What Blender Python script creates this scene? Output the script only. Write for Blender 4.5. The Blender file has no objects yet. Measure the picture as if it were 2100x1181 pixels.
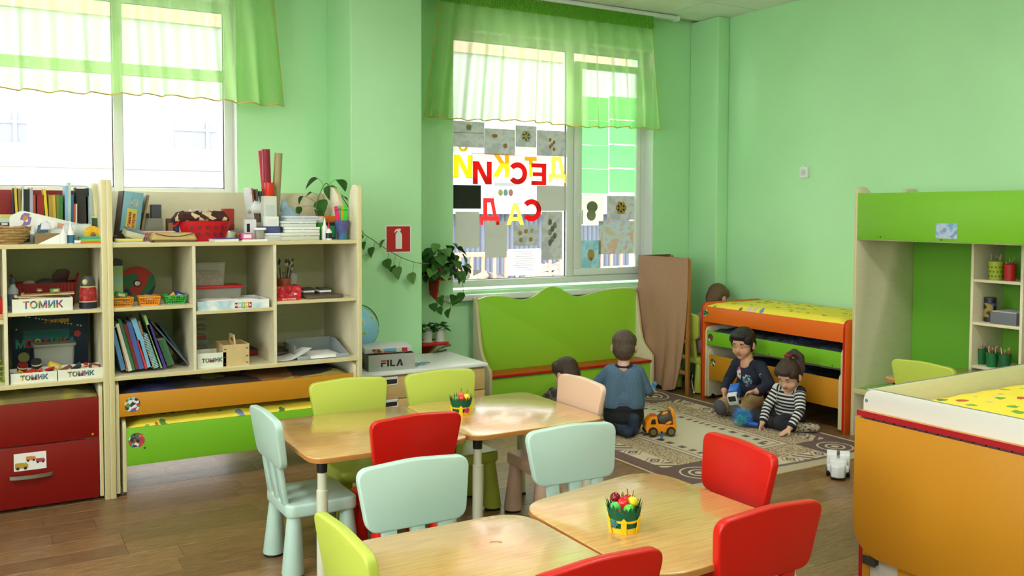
import bpy, bmesh, math, random
import numpy as np
from mathutils import Vector, Matrix, Euler

# ------------------------------------------------------------------ camera, sky, light, exposure
S = bpy.context.scene
COL = S.collection
YAW, PITCH, ROLL, FPX, CY, EYE = .53378, -.04303, .00319, 1865.415, 513.26, 1.55
_f = Vector((math.sin(YAW)*math.cos(PITCH), math.cos(YAW)*math.cos(PITCH), math.sin(PITCH)))
_r = Vector((math.cos(YAW), -math.sin(YAW), 0)); _u = _r.cross(_f)
CR = _r*math.cos(ROLL)+_u*math.sin(ROLL); CU = -_r*math.sin(ROLL)+_u*math.cos(ROLL); CF = _f
CAM = Vector((0, 0, EYE))
cd = bpy.data.cameras.new('camera'); cam = bpy.data.objects.new('camera', cd); COL.objects.link(cam)
cam.matrix_world = Matrix(((CR.x, CU.x, -CF.x, 0), (CR.y, CU.y, -CF.y, 0), (CR.z, CU.z, -CF.z, EYE), (0, 0, 0, 1)))
cd.sensor_width = 36; cd.lens = 36*FPX/2100; cd.shift_y = -(590.5-CY)/2100; cd.clip_start = .05; cd.clip_end = 300
S.camera = cam
w = bpy.data.worlds.new('world'); S.world = w; w.use_nodes = True
w.node_tree.nodes['Background'].inputs[0].default_value = (.97, .955, 1, 1)
w.node_tree.nodes['Background'].inputs[1].default_value = 7.6
S.view_settings.view_transform = 'Standard'; S.view_settings.look = 'None'
S.view_settings.exposure = 0.45; S.view_settings.gamma = 1; S.view_settings.use_curve_mapping = False
cy_ = S.cycles; cy_.max_bounces = 6; cy_.diffuse_bounces = 3; cy_.glossy_bounces = 3; cy_.transmission_bounces = 4; cy_.transparent_max_bounces = 10
cy_.caustics_reflective = False; cy_.caustics_refractive = False; cy_.adaptive_threshold = .09
def area(name, loc, size, power, rot=(0, 0, 0), col=(1, 1, 1), portal=False):
    l = bpy.data.lights.new(name, 'AREA'); l.shape = 'RECTANGLE'; l.size, l.size_y = size; l.energy = power; l.color = col
    if portal: l.cycles.is_portal = True
    o = bpy.data.objects.new(name, l); COL.objects.link(o); o.location = loc; o.rotation_euler = rot; return o
# the two visible windows and two assumed ones added in the unseen left wall let the sky in
area('sky_portal', (.35, 6.78, 1.56), (2.5, 2.9), 1, (math.radians(-90), 0, 0), portal=True)
area('sky_portal', (4.31, 6.78, 1.96), (2.05, 2.1), 1, (math.radians(-90), 0, 0), portal=True)
for _y in (-.6, 2.2):
    area('sky_portal', (-2.78, _y, 1.96), (2.0, 2.1), 1, (0, math.radians(-90), 0), portal=True)
LAMP = 16      # watts of each added ceiling panel lamp (built with its fixture further down)

# ------------------------------------------------------------------ helpers
def at(x, y, X=None, Y=None, Z=None):
    d = CR*((x-1050)/FPX)-CU*((y-CY)/FPX)+CF
    t = (X-CAM.x)/d.x if X is not None else (Y-CAM.y)/d.y if Y is not None else (Z-CAM.z)/d.z
    return CAM+d*t
def inview(P, m=40):
    d = Vector(P)-CAM; w_ = d.dot(CF)
    if w_ < .3: return False
    x = 1050+FPX*d.dot(CR)/w_; y = CY-FPX*d.dot(CU)/w_
    return -m < x < 2100+m and -m < y < 1181+m
def lin(c):
    c /= 255.; return c/12.92 if c <= .04045 else ((c+.055)/1.055)**2.4
def L3(c): return (lin(c[0]), lin(c[1]), lin(c[2]), 1)
MATS = {}
def mat(name, col=None, rough=.5, var=0, vs=6, bump=0, bs=80, metal=0, spec=.5, alpha=1, coat=0, stretch=None, sheen=0):
    if name in MATS: return MATS[name]
    m = bpy.data.materials.new(name); m.use_nodes = True; MATS[name] = m
    nt = m.node_tree; b = nt.nodes['Principled BSDF']; c = L3(col)
    b.inputs['Base Color'].default_value = c; b.inputs['Roughness'].default_value = rough
    b.inputs['Metallic'].default_value = metal; b.inputs['Specular IOR Level'].default_value = spec
    b.inputs['Alpha'].default_value = alpha; b.inputs['Coat Weight'].default_value = coat
    b.inputs['Sheen Weight'].default_value = sheen
    if var or bump:
        tc = nt.nodes.new('ShaderNodeTexCoord'); src = tc.outputs['Object']
        if stretch:
            mp = nt.nodes.new('ShaderNodeMapping'); mp.inputs['Scale'].default_value = stretch
            nt.links.new(src, mp.inputs[0]); src = mp.outputs[0]
    if var:
        n = nt.nodes.new('ShaderNodeTexNoise'); n.inputs['Scale'].default_value = vs; n.inputs['Detail'].default_value = 5
        nt.links.new(src, n.inputs['Vector'])
        rp = nt.nodes.new('ShaderNodeValToRGB'); nt.links.new(n.outputs[0], rp.inputs[0])
        rp.color_ramp.elements[0].position = .3; rp.color_ramp.elements[1].position = .7
        rp.color_ramp.elements[0].color = tuple(x*(1-var) for x in c[:3])+(1,)
        rp.color_ramp.elements[1].color = tuple(min(1, x*(1+var)) for x in c[:3])+(1,)
        nt.links.new(rp.outputs[0], b.inputs['Base Color'])
    if bump:
        n = nt.nodes.new('ShaderNodeTexNoise'); n.inputs['Scale'].default_value = bs; nt.links.new(src, n.inputs['Vector'])
        bp = nt.nodes.new('ShaderNodeBump'); bp.inputs['Strength'].default_value = bump; bp.inputs['Distance'].default_value = .01
        nt.links.new(n.outputs[0], bp.inputs['Height']); nt.links.new(bp.outputs[0], b.inputs['Normal'])
    return m
def ramp(nt, src, stops, interp='LINEAR'):
    rp = nt.nodes.new('ShaderNodeValToRGB'); rp.color_ramp.interpolation = interp; e = rp.color_ramp.elements
    while len(e) < len(stops): e.new(.5)
    for i, (p, c) in enumerate(stops): e[i].position = p; e[i].color = L3(c)
    nt.links.new(src, rp.inputs[0]); return rp.outputs[0]
def tex(nt, kind, scale, coord='Object', stretch=None, out=None, **kw):
    tc = nt.nodes.new('ShaderNodeTexCoord'); src = tc.outputs[coord]
    if stretch:
        mp = nt.nodes.new('ShaderNodeMapping'); mp.inputs['Scale'].default_value = stretch; nt.links.new(src, mp.inputs[0]); src = mp.outputs[0]
    n = nt.nodes.new('ShaderNodeTex'+kind); n.inputs['Scale'].default_value = scale
    for k, v in kw.items(): n.inputs[k].default_value = v
    nt.links.new(src, n.inputs['Vector']); return n.outputs[out or 0]
def multi(name, cols, scale, rough=.6, kind='Voronoi', rnd=1.0, stretch=None):
    """flat print or cloth of several colours in irregular patches"""
    if name in MATS: return MATS[name]
    m = mat(name, cols[0], rough); nt = m.node_tree; b = nt.nodes['Principled BSDF']
    if kind == 'Voronoi':
        o = tex(nt, 'Voronoi', scale, stretch=stretch, out='Color', Randomness=rnd)
        sp = nt.nodes.new('ShaderNodeSeparateColor'); nt.links.new(o, sp.inputs[0]); o = sp.outputs[0]
    else: o = tex(nt, 'Noise', scale, stretch=stretch, Detail=3.0)
    n = len(cols); lo, hi = (0, 1) if kind == 'Voronoi' else (.32, .68)
    nt.links.new(ramp(nt, o, [(lo+(hi-lo)*i/n, c) for i, c in enumerate(cols)], 'CONSTANT' if kind == 'Voronoi' else 'LINEAR'), b.inputs['Base Color'])
    return m
def clear(name, tint=(225, 232, 225), op=.35, rough=.15):
    if name in MATS: return MATS[name]
    m = mat(name, tint, rough); nt = m.node_tree; b = nt.nodes['Principled BSDF']
    t = nt.nodes.new('ShaderNodeBsdfTransparent'); mx = nt.nodes.new('ShaderNodeMixShader'); mx.inputs[0].default_value = op
    nt.links.new(t.outputs[0], mx.inputs[1]); nt.links.new(b.outputs[0], mx.inputs[2])
    nt.links.new(mx.outputs[0], nt.nodes['Material Output'].inputs[0]); return m

def rpoly(pts, rad, n=6):
    """polygon with rounded corners; rad one number or one for each corner"""
    out = []; N = len(pts)
    for i, p in enumerate(pts):
        r = rad if isinstance(rad, (int, float)) else rad[i]
        p = Vector(p); a = Vector(pts[i-1])-p; b = Vector(pts[(i+1) % N])-p
        if r <= 0 or a.length < 1e-6 or b.length < 1e-6: out.append(tuple(p)); continue
        ang = a.angle(b); t = min(r/max(math.tan(ang/2), 1e-3), a.length*.49, b.length*.49)
        p0 = p+a.normalized()*t; p1 = p+b.normalized()*t
        for k in range(n+1):
            s = k/n; out.append(tuple(p0*(1-s)**2+p*2*s*(1-s)+p1*s*s))
    return out
def rrect(x0, x1, y0, y1, r, n=6): return rpoly([(x0, y0), (x1, y0), (x1, y1), (x0, y1)], r, n)

class G:
    def __init__(s): s.v = []; s.f = []; s.m = []
    def add(s, v, f, m=0, M=None):
        o = len(s.v)
        s.v += [tuple(M@Vector(p)) for p in v] if M is not None else [tuple(p) for p in v]
        s.f += [tuple(i+o for i in q) for q in f]; s.m += m if isinstance(m, list) else [m]*len(f); return s
    def box(s, x0, x1, y0, y1, z0, z1, m=0, M=None):
        return s.add([(x0, y0, z0), (x1, y0, z0), (x1, y1, z0), (x0, y1, z0), (x0, y0, z1), (x1, y0, z1), (x1, y1, z1), (x0, y1, z1)],
                     [(0, 3, 2, 1), (4, 5, 6, 7), (0, 1, 5, 4), (1, 2, 6, 5), (2, 3, 7, 6), (3, 0, 4, 7)], m, M)
    def prism(s, pts, t0, t1, axis='z', m=0, me=None, M=None):
        f3 = {'z': lambda u, v, t: (u, v, t), 'y': lambda u, v, t: (u, t, v), 'x': lambda u, v, t: (t, u, v)}[axis]
        n = len(pts); v = [f3(p[0], p[1], t0) for p in pts]+[f3(p[0], p[1], t1) for p in pts]
        f = [tuple(range(n-1, -1, -1)), tuple(range(n, 2*n))]+[(i, (i+1) % n, n+(i+1) % n, n+i) for i in range(n)]
        return s.add(v, f, [m, m]+[m if me is None else me]*n, M)
    def lathe(s, prof, n=20, m=0, M=None):
        v = []; f = []; N = len(prof)
        for r, z in prof:
            for k in range(n): a = 2*math.pi*k/n; v.append((r*math.cos(a), r*math.sin(a), z))
        for j in range(N-1):
            for k in range(n): f.append((j*n+k, j*n+(k+1) % n, (j+1)*n+(k+1) % n, (j+1)*n+k))
        if prof[0][0] > 1e-5: f.append(tuple(range(n-1, -1, -1)))
        if prof[-1][0] > 1e-5: f.append(tuple((N-1)*n+k for k in range(n)))
        return s.add(v, f, m, M)
    def tube(s, pts, r, n=8, m=0, M=None, close=False):
        P = [Vector(p) for p in pts]; v = []; f = []; N = len(P); up = Vector((0, 0, 1))
        for i, p in enumerate(P):
            d = (P[(i+1) % N]-P[i-1]) if close else (P[min(i+1, N-1)]-P[max(i-1, 0)])
            d = d.normalized() if d.length > 1e-9 else Vector((0, 0, 1))
            a = d.cross(up); a = d.cross(Vector((1, 0, 0))) if a.length < .05 else a
            a.normalize(); b = d.cross(a); rr = r[i] if isinstance(r, (list, tuple)) else r
            for k in range(n): t = 2*math.pi*k/n; v.append(p+a*(rr*math.cos(t))+b*(rr*math.sin(t)))
        for i in range(N if close else N-1):
            j = (i+1) % N
            for k in range(n): f.append((i*n+k, i*n+(k+1) % n, j*n+(k+1) % n, j*n+k))
        if not close: f += [tuple(range(n-1, -1, -1)), tuple((N-1)*n+k for k in range(n))]
        return s.add(v, f, m, M)
    def ell(s, c, r, n=12, m=0, M=None):
        v = [(c[0], c[1], c[2]-r[2])]; f = []; k2 = max(4, n//2)
        for j in range(1, k2):
            a = -math.pi/2+math.pi*j/k2
            for k in range(n):
                t = 2*math.pi*k/n; v.append((c[0]+r[0]*math.cos(a)*math.cos(t), c[1]+r[1]*math.cos(a)*math.sin(t), c[2]+r[2]*math.sin(a)))
        v.append((c[0], c[1], c[2]+r[2])); e = len(v)-1
        for k in range(n):
            f.append((0, 1+(k+1) % n, 1+k))
            for j in range(k2-2): f.append((1+j*n+k, 1+j*n+(k+1) % n, 1+(j+1)*n+(k+1) % n, 1+(j+1)*n+k))
            f.append((1+(k2-2)*n+k, 1+(k2-2)*n+(k+1) % n, e))
        return s.add(v, f, m, M)
    def mesh(s, name, mats, bevel=0, seg=2, smooth=38):
        me = bpy.data.meshes.new(name); me.from_pydata(s.v, [], s.f)
        me.polygons.foreach_set('material_index', s.m)
        bm = bmesh.new(); bm.from_mesh(me); bmesh.ops.recalc_face_normals(bm, faces=bm.faces)
        if bevel:
            ed = [e for e in bm.edges if len(e.link_faces) == 2 and e.calc_face_angle(0) > math.radians(32)]
            bmesh.ops.bevel(bm, geom=ed, offset=bevel, segments=seg, affect='EDGES', profile=.5, clamp_overlap=True)
        bm.to_mesh(me); bm.free()
        for m in (mats if isinstance(mats, (list, tuple)) else [mats]): me.materials.append(m)
        if smooth:
            me.polygons.foreach_set('use_smooth', [True]*len(me.polygons)); me.set_sharp_from_angle(angle=math.radians(smooth))
        me.update(); return me
    def build(s, name, mats, parent=None, bevel=0, seg=2, smooth=38, loc=(0, 0, 0), rot=(0, 0, 0)):
        return put(name, s.mesh(name, mats, bevel, seg, smooth), parent, loc, rot)
def put(name, me, parent=None, loc=(0, 0, 0), rot=(0, 0, 0)):
    o = bpy.data.objects.new(name, me); COL.objects.link(o); o.location = loc; o.rotation_euler = rot
    if parent is not None: o.parent = parent
    return o
def tag(o, label, cat, group=None, kind=None):
    o['label'] = label; o['category'] = cat
    if group: o['group'] = group
    if kind: o['kind'] = kind
    return o
def thing(name, label, cat, loc=(0, 0, 0), rotz=0, group=None, rot=None):
    o = bpy.data.objects.new(name, None); COL.objects.link(o); o.location = loc
    o.rotation_euler = rot or (0, 0, rotz); o.empty_display_size = .05; return tag(o, label, cat, group)
def struct(o): o['kind'] = 'structure'; return o
def copy_tree(o, parent=None):
    c = o.copy(); COL.objects.link(c); c.parent = parent
    for ch in list(o.children): copy_tree(ch, c)
    return c
def glyphs(txt, size, depth=.0006, align='CENTER', bold=0):
    cu = bpy.data.curves.new('lettering', 'FONT'); cu.body = txt; cu.size = size; cu.extrude = depth; cu.align_x = align; cu.align_y = 'CENTER'; cu.offset = bold
    cu.resolution_u = 3
    o = bpy.data.objects.new('lettering', cu); COL.objects.link(o)
    dg = bpy.context.evaluated_depsgraph_get(); me = bpy.data.meshes.new_from_object(o.evaluated_get(dg))
    bpy.data.objects.remove(o); bpy.data.curves.remove(cu); return me
def lettering(name, txt, size, m, parent, loc, rot=(math.pi/2, 0, 0), depth=.0006, align='CENTER', bold=0):
    me = glyphs(txt, size, depth, align, bold); me.materials.clear(); me.materials.append(m)
    return put(name, me, parent, loc, rot)
rnd = random.Random(7)
PI = math.pi
def T(x, y, z): return Matrix.Translation((x, y, z))
def RX(a): return Matrix.Rotation(a, 4, 'X')
def RY(a): return Matrix.Rotation(a, 4, 'Y')
def RZ(a): return Matrix.Rotation(a, 4, 'Z')

# ------------------------------------------------------------------ materials
WALL = mat('wall_green', (190, 243, 186), .5, var=.03, vs=1.5, bump=.04, bs=160)
WHITE = mat('white_plastic', (238, 240, 236), .32); FRAME = mat('window_white', (236, 240, 234), .3)
CREAM = mat('cream_laminate', (230, 222, 186), .42, var=.035, vs=14, stretch=(1, 1, 8)); CREAME = mat('cream_edge', (218, 204, 148), .45)
LIME = mat('lime_laminate', (122, 190, 38), .38); LIMEB = mat('bench_green', (158, 218, 54), .4)
ORANGE = mat('orange_laminate', (240, 110, 28), .4); YELL = mat('amber_laminate', (204, 139, 28), .42); REDL = mat('red_laminate', (132, 9, 7), .36)
REDE = mat('red_edge', (198, 30, 22), .4); TERRA = mat('terracotta_laminate', (206, 84, 30), .36)
CHR = {'red': mat('chair_red', (208, 18, 10), .32), 'blue': mat('chair_pale_blue', (188, 218, 204), .36), 'green': mat('chair_lime', (190, 206, 82), .36), 'pink': mat('chair_blush', (232, 196, 168), .36)}
BLACK = mat('black_plastic', (24, 24, 26), .4); DARK = mat('dark_gap', (40, 36, 32), .7); GREY = mat('grey_plastic', (150, 158, 152), .4)
STEEL = mat('brushed_metal', (170, 170, 160), .35, metal=.9); LEGM = mat('leg_enamel', (214, 216, 190), .4)
PAPER = mat('paper_white', (240, 240, 232), .7); RED = mat('red_gloss', (206, 24, 30), .35); KRAFT = mat('kraft', (196, 160, 104), .7)
WOODL = mat('light_wood', (214, 184, 128), .5, var=.08, vs=20, stretch=(1, 1, 6)); OAK = mat('oak_frame', (176, 116, 52), .5, var=.1, vs=14, stretch=(6, 6, 1))
GREENP = mat('green_plastic', (58, 176, 70), .35); ORP = mat('orange_plastic', (240, 150, 32), .35); BLUEP = mat('blue_plastic', (30, 100, 200), .35)
PINKP = mat('pink_plastic', (236, 176, 160), .4); HOTPINK = mat('hot_pink', (236, 40, 110), .4); NEON = mat('neon_green', (60, 220, 60), .4)
def bed_cloth(name, base, sc=24):
    m = mat(name, base, .85); nt = m.node_tree; b = nt.nodes['Principled BSDF']; lk = nt.links.new
    tc = nt.nodes.new('ShaderNodeTexCoord'); nz = nt.nodes.new('ShaderNodeTexNoise'); nz.inputs['Scale'].default_value = 55; lk(tc.outputs['Object'], nz.inputs['Vector'])
    mp = nt.nodes.new('ShaderNodeVectorMath'); mp.operation = 'MULTIPLY_ADD'; mp.inputs[1].default_value = (.03, .03, .0); lk(nz.outputs['Color'], mp.inputs[0]); lk(tc.outputs['Object'], mp.inputs[2])
    fl = nt.nodes.new('ShaderNodeVectorMath'); fl.operation = 'MULTIPLY'; fl.inputs[1].default_value = (1, 1, .05); lk(mp.outputs[0], fl.inputs[0])
    v = nt.nodes.new('ShaderNodeTexVoronoi'); v.inputs['Scale'].default_value = sc; lk(fl.outputs[0], v.inputs['Vector'])
    sp = nt.nodes.new('ShaderNodeSeparateColor'); lk(v.outputs['Color'], sp.inputs[0])
    th = nt.nodes.new('ShaderNodeMath'); th.operation = 'MULTIPLY'; th.inputs[1].default_value = .42; lk(sp.outputs[1], th.inputs[0])
    ls = nt.nodes.new('ShaderNodeMath'); ls.operation = 'LESS_THAN'; lk(v.outputs['Distance'], ls.inputs[0]); lk(th.outputs[0], ls.inputs[1])
    mot = ramp(nt, sp.outputs[0], [(0, (120, 170, 60)), (.25, (90, 140, 60)), (.45, (150, 110, 60)), (.6, (214, 200, 190)), (.72, (120, 150, 180)), (.85, (196, 90, 60))], 'CONSTANT')
    mx = nt.nodes.new('ShaderNodeMix'); mx.data_type = 'RGBA'; lk(ls.outputs[0], mx.inputs[0]); mx.inputs[6].default_value = L3(base); lk(mot, mx.inputs[7]); lk(mx.outputs[2], b.inputs['Base Color']); return m
BEDC = bed_cloth('yellow_print_cloth', (250, 228, 70), 15)
def wood_top():
    m = mat('table_beech', (214, 170, 96), .2); nt = m.node_tree; b = nt.nodes['Principled BSDF']
    o = tex(nt, 'Noise', 5, stretch=(1.4, 22, 1), Detail=5.0, Roughness=.62)
    nt.links.new(ramp(nt, o, [(.3, (198, 150, 82)), (.5, (214, 167, 98)), (.7, (226, 182, 114))]), b.inputs['Base Color'])
    n = tex(nt, 'Noise', 14, stretch=(2, 60, 1), Detail=3.0); bp = nt.nodes.new('ShaderNodeBump'); bp.inputs['Strength'].default_value = .05; bp.inputs['Distance'].default_value = .003
    nt.links.new(n, bp.inputs['Height']); nt.links.new(bp.outputs[0], b.inputs['Normal']); b.inputs['Coat Weight'].default_value = .85; b.inputs['Coat Roughness'].default_value = .12; return m
TOPW = wood_top(); EDGEW = mat('table_edge', (190, 126, 62), .4)
def plank_mat():
    m = mat('floor_plank', (140, 112, 76), .33); nt = m.node_tree; b = nt.nodes['Principled BSDF']
    oi = nt.nodes.new('ShaderNodeObjectInfo'); tc = nt.nodes.new('ShaderNodeTexCoord')
    cb = nt.nodes.new('ShaderNodeVectorMath'); cb.operation = 'SCALE'; cb.inputs[3].default_value = 37
    cx = nt.nodes.new('ShaderNodeCombineXYZ'); nt.links.new(oi.outputs['Random'], cx.inputs[0]); nt.links.new(oi.outputs['Random'], cx.inputs[1]); nt.links.new(cx.outputs[0], cb.inputs[0])
    ad = nt.nodes.new('ShaderNodeVectorMath'); nt.links.new(tc.outputs['Object'], ad.inputs[0]); nt.links.new(cb.outputs[0], ad.inputs[1])
    mp = nt.nodes.new('ShaderNodeMapping'); mp.inputs['Scale'].default_value = (1.6, 17, 1); nt.links.new(ad.outputs[0], mp.inputs[0])
    n = nt.nodes.new('ShaderNodeTexNoise'); n.inputs['Scale'].default_value = 7.6; n.inputs['Detail'].default_value = 6; n.inputs['Roughness'].default_value = .6; n.inputs['Distortion'].default_value = .6
    nt.links.new(mp.outputs[0], n.inputs['Vector'])
    base = ramp(nt, n.outputs[0], [(.25, (88, 60, 36)), (.42, (128, 94, 60)), (.52, (140, 106, 70)), (.62, (164, 130, 90)), (.75, (112, 82, 52))])
    hv = nt.nodes.new('ShaderNodeHueSaturation'); mr = nt.nodes.new('ShaderNodeMapRange'); mr.inputs[3].default_value = .72; mr.inputs[4].default_value = 1.16
    nt.links.new(oi.outputs['Random'], mr.inputs[0]); nt.links.new(mr.outputs[0], hv.inputs['Value']); nt.links.new(base, hv.inputs['Color']); nt.links.new(hv.outputs[0], b.inputs['Base Color'])
    bp = nt.nodes.new('ShaderNodeBump'); bp.inputs['Strength'].default_value = .12; bp.inputs['Distance'].default_value = .004; nt.links.new(n.outputs[0], bp.inputs['Height']); nt.links.new(bp.outputs[0], b.inputs['Normal'])
    return m
PLANK = plank_mat()
# ------------------------------------------------------------------ the room
XL, XR, YR, YW, CZ = -2.7, 5.9, -2.7, 6.5, 3.3
fl = struct(G().box(XL, XR, YR, YW+.15, -.06, -.006).build('floor', mat('floor_bed', (96, 74, 50), .5), smooth=0))
pm = {}
def plank_mesh(l):
    k = round(l, 3)
    if k not in pm: pm[k] = G().box(-k/2+.0006, k/2-.0006, -.0744, .0744, -.0055, 0).mesh('plank', PLANK, bevel=.0008, seg=1, smooth=0)
    return pm[k]
rest = G(); row = 0; y = YR; pl = random.Random(3)
while y < YW:
    x = XL-pl.random()*.9
    while x < XR:
        a, b_ = max(x, XL), min(x+.95, XR)
        if b_-a > .05:
            c = ((a+b_)/2, min(y+.075, YW-.074), 0)
            vis = any(inview((px, py, 0), 10) for px in (a, (a+b_)/2, b_) for py in (y, y+.15)) and not (y > 5.45 and b_ < 5.9 and a < 5.0)
            if vis: put('plank', plank_mesh(b_-a), fl, c)
            else: rest.box(a+.0006, b_-.0006, c[1]-.0744, c[1]+.0744, -.0055, 0)
        x += .95
    y += .15
rest.build('plank', PLANK, fl, smooth=0)['kind'] = 'stuff'

ce = struct(G().box(XL, XR, YR, YW, CZ+.012, CZ+.08).build('ceiling', mat('ceiling_bed', (196, 204, 176), .9), smooth=0))
TILE = mat('ceiling_tile', (245, 246, 238), .9, bump=.1, bs=300); tm = G().box(-.296, .296, -.296, .296, -.006, 0).mesh('tile', TILE, bevel=.002, seg=1)
GRID = mat('ceiling_grid', (226, 230, 214), .6); lamps = []
rest = G(); nx = int((XR-XL)/.6)
for i in range(nx+1):
    for j in range(16):
        cx, cy = XR-.3-.6*i, YW-.12-.3-.6*j
        if cx < XL+.3 or cy < YR+.3: continue
        if (i, j) in ((4, 5), (4, 10), (9, 5), (9, 10), (12, 5), (12, 10)): lamps.append((cx, cy))
        if any(inview((cx+u, cy+v, CZ), 30) for u in (-.3, 0, .3) for v in (-.3, 0, .3)): put('tile', tm, ce, (cx, cy, CZ+.006))
        else: rest.box(cx-.296, cx+.296, cy-.296, cy+.296, CZ, CZ+.006)
rest.build('tile', TILE, ce, smooth=0)['kind'] = 'stuff'
g = G()
for i in range(nx+1): g.box(XR-.6*i-.008, XR-.6*i+.008, YR, YW, CZ-.001, CZ+.012)
g.build('grid_runners', GRID, ce, smooth=0)['kind'] = 'stuff'
g = G()
for j in range(16): g.box(XL, XR, YW-.12-.6*j-.008, YW-.12-.6*j+.008, CZ-.0014, CZ+.011)
g.build('grid_crossbars', GRID, ce, smooth=0)['kind'] = 'stuff'
# unseen panel lamps added below the grid ceiling to light the room
for k, (cx, cy) in enumerate(lamps):
    t = thing('added_ceiling_lamp', 'added unseen square white panel lamp hanging below the ceiling grid, %s' % ('over the near tables, window side', 'over the near tables, camera side', 'left of the camera, window side', 'left of the camera, rear side', 'far left, window side', 'far left, rear side')[k], 'lamp', (cx, cy, CZ-.16), group='added ceiling panel lamps')
    g = G()
    for a, b_, c, d in ((-.296, .296, -.296, -.27), (-.296, .296, .27, .296), (-.296, -.27, -.27, .27), (.27, .296, -.27, .27)): g.box(a, b_, c, d, -.012, .01)
    g.build('lamp_frame', WHITE, t, bevel=.002)
    dm = mat('lamp_diffuser', (245, 245, 240), .5); nb = dm.node_tree.nodes['Principled BSDF']; nb.inputs['Emission Color'].default_value = (1, .98, .93, 1); nb.inputs['Emission Strength'].default_value = 3
    G().box(-.27, .27, -.27, .27, -.004, .006).build('diffuser', dm, t, smooth=0)
    for sx in (-.2, .2): G().tube([(sx, 0, .006), (sx, 0, .166)], .004, 6).build('hanger', WHITE, t)
    l = area('added_panel_light', (cx, cy, CZ-.18), (.52, .52), LAMP, col=(1, .955, .98)); area('added_uplight', (cx, cy, CZ-.14), (.52, .52), LAMP*.3, (PI, 0, 0), (1, .955, .98))  # the upward light is added to brighten the ceiling

def wall(name, boxes, m=WALL):
    g = G()
    for b_ in boxes: g.box(*b_)
    return struct(g.build(name, m, smooth=0))
TH = .34; Z0, Z1 = .90, 3.0           # window openings; the left one is glazed down to a low kerb
Z0A = .10
W1 = (-.9, 1.6); W2 = (3.29, 5.33)
YO = YW+TH
wall('wall_back', [(XL-.2, W1[0], YW, YO, 0, CZ+.1), (W1[1], W2[0], YW, YO, 0, CZ+.1), (W2[1], XR+.2, YW, YO, 0, CZ+.1),
                   (W1[0], W1[1], YW, YO, 0, Z0A), (W2[0], W2[1], YW, YO, 0, Z0), (W1[0], W1[1], YW, YO, Z1, CZ+.1), (W2[0], W2[1], YW, YO, Z1, CZ+.1)])
wall('wall_right', [(XR, XR+.2, YR-.2, YW, 0, CZ+.1)])
wall('wall_front', [(XL-.2, XR+.2, YR-.2, YR, 0, CZ+.1)])
o3, o4 = (-1.6, .4), (1.2, 3.2)
wall('wall_left', [(XL-.2, XL, YR, o3[0], 0, CZ+.1), (XL-.2, XL, o3[1], o4[0], 0, CZ+.1), (XL-.2, XL, o4[1], YW, 0, CZ+.1)] +
     [(XL-.2, XL, a, b_, 0, Z0) for a, b_ in (o3, o4)]+[(XL-.2, XL, a, b_, Z1, CZ+.1) for a, b_ in (o3, o4)])
struct(G().box(2.257, 2.80, 6.02, YW, 0, CZ).build('wall_pillar', WALL, bevel=.012, seg=3))
struct(G().box(5.76, XR, 6.13, YW, 0, CZ).build('wall_pilaster', WALL, bevel=.012, seg=3))
struct(G().box(XR-.014, XR, YR, 6.13, 0, .07).build('baseboard_right', mat('baseboard_wood', (150, 116, 74), .5), bevel=.003))
struct(G().box(W1[1]+.2, 2.257, YW-.014, YW, 0, .07).build('baseboard_back', mat('baseboard_wood'), bevel=.003))

GLASS = mat('window_glass', (240, 250, 246), .03)
nt = GLASS.node_tree; gl = nt.nodes.new('ShaderNodeBsdfGlossy'); gl.inputs['Roughness'].default_value = .02; tr = nt.nodes.new('ShaderNodeBsdfTransparent'); tr.inputs[0].default_value = (.97, .99, .98, 1)
mx = nt.nodes.new('ShaderNodeMixShader'); fr = nt.nodes.new('ShaderNodeFresnel'); fr.inputs[0].default_value = 1.2
nt.links.new(fr.outputs[0], mx.inputs[0]); nt.links.new(tr.outputs[0], mx.inputs[1]); nt.links.new(gl.outputs[0], mx.inputs[2]); nt.links.new(mx.outputs[0], nt.nodes['Material Output'].inputs[0])
GASK = mat('window_gasket', (60, 60, 66), .6)
def window(n, x0, x1, muls, rails, y=6.62, Z0=Z0):
    w_ = bpy.data.objects.new('window_%d' % n, None); COL.objects.link(w_); struct(w_)
    g = G(); a, b_ = .07, .06
    g.box(x0, x1, y, y+a, Z0+.02, Z0+.02+b_).box(x0, x1, y, y+a, Z1-b_, Z1).box(x0, x0+b_, y, y+a, Z0+.02+b_, Z1-b_).box(x1-b_, x1, y, y+a, Z0+.02+b_, Z1-b_)
    g.build('window_frame', FRAME, w_, bevel=.006)
    xs = [x0+b_]
    for mu in muls:
        G().box(mu[0], mu[1], y-.006, y+a, Z0+.02+b_, Z1-b_).build('mullion', FRAME, w_, bevel=.006); xs += [mu[0], mu[1]]
    xs.append(x1-b_)
    for i in range(0, len(xs), 2):
        zs = [Z0+.02+b_]
        for r in rails[i//2]:
            G().box(xs[i], xs[i+1], y, y+a, r[0], r[1]).build('rail', FRAME, w_, bevel=.006); zs += [r[0], r[1]]
        zs.append(Z1-b_)
        for k in range(0, len(zs), 2):
            p = G().box(xs[i], xs[i+1], y+.03, y+.036, zs[k], zs[k+1]).build('pane', GLASS, w_, smooth=0)
            e = .005; g = G()
            g.box(xs[i], xs[i+1], y+.02, y+.03, zs[k], zs[k]+e).box(xs[i+1]-e, xs[i+1], y+.02, y+.03, zs[k], zs[k+1]).box(xs[i], xs[i]+e, y+.02, y+.03, zs[k], zs[k+1]).box(xs[i], xs[i+1], y+.02, y+.03, zs[k+1]-e, zs[k+1])
            g.build('gasket', GASK, p, smooth=0)
    return w_
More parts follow.
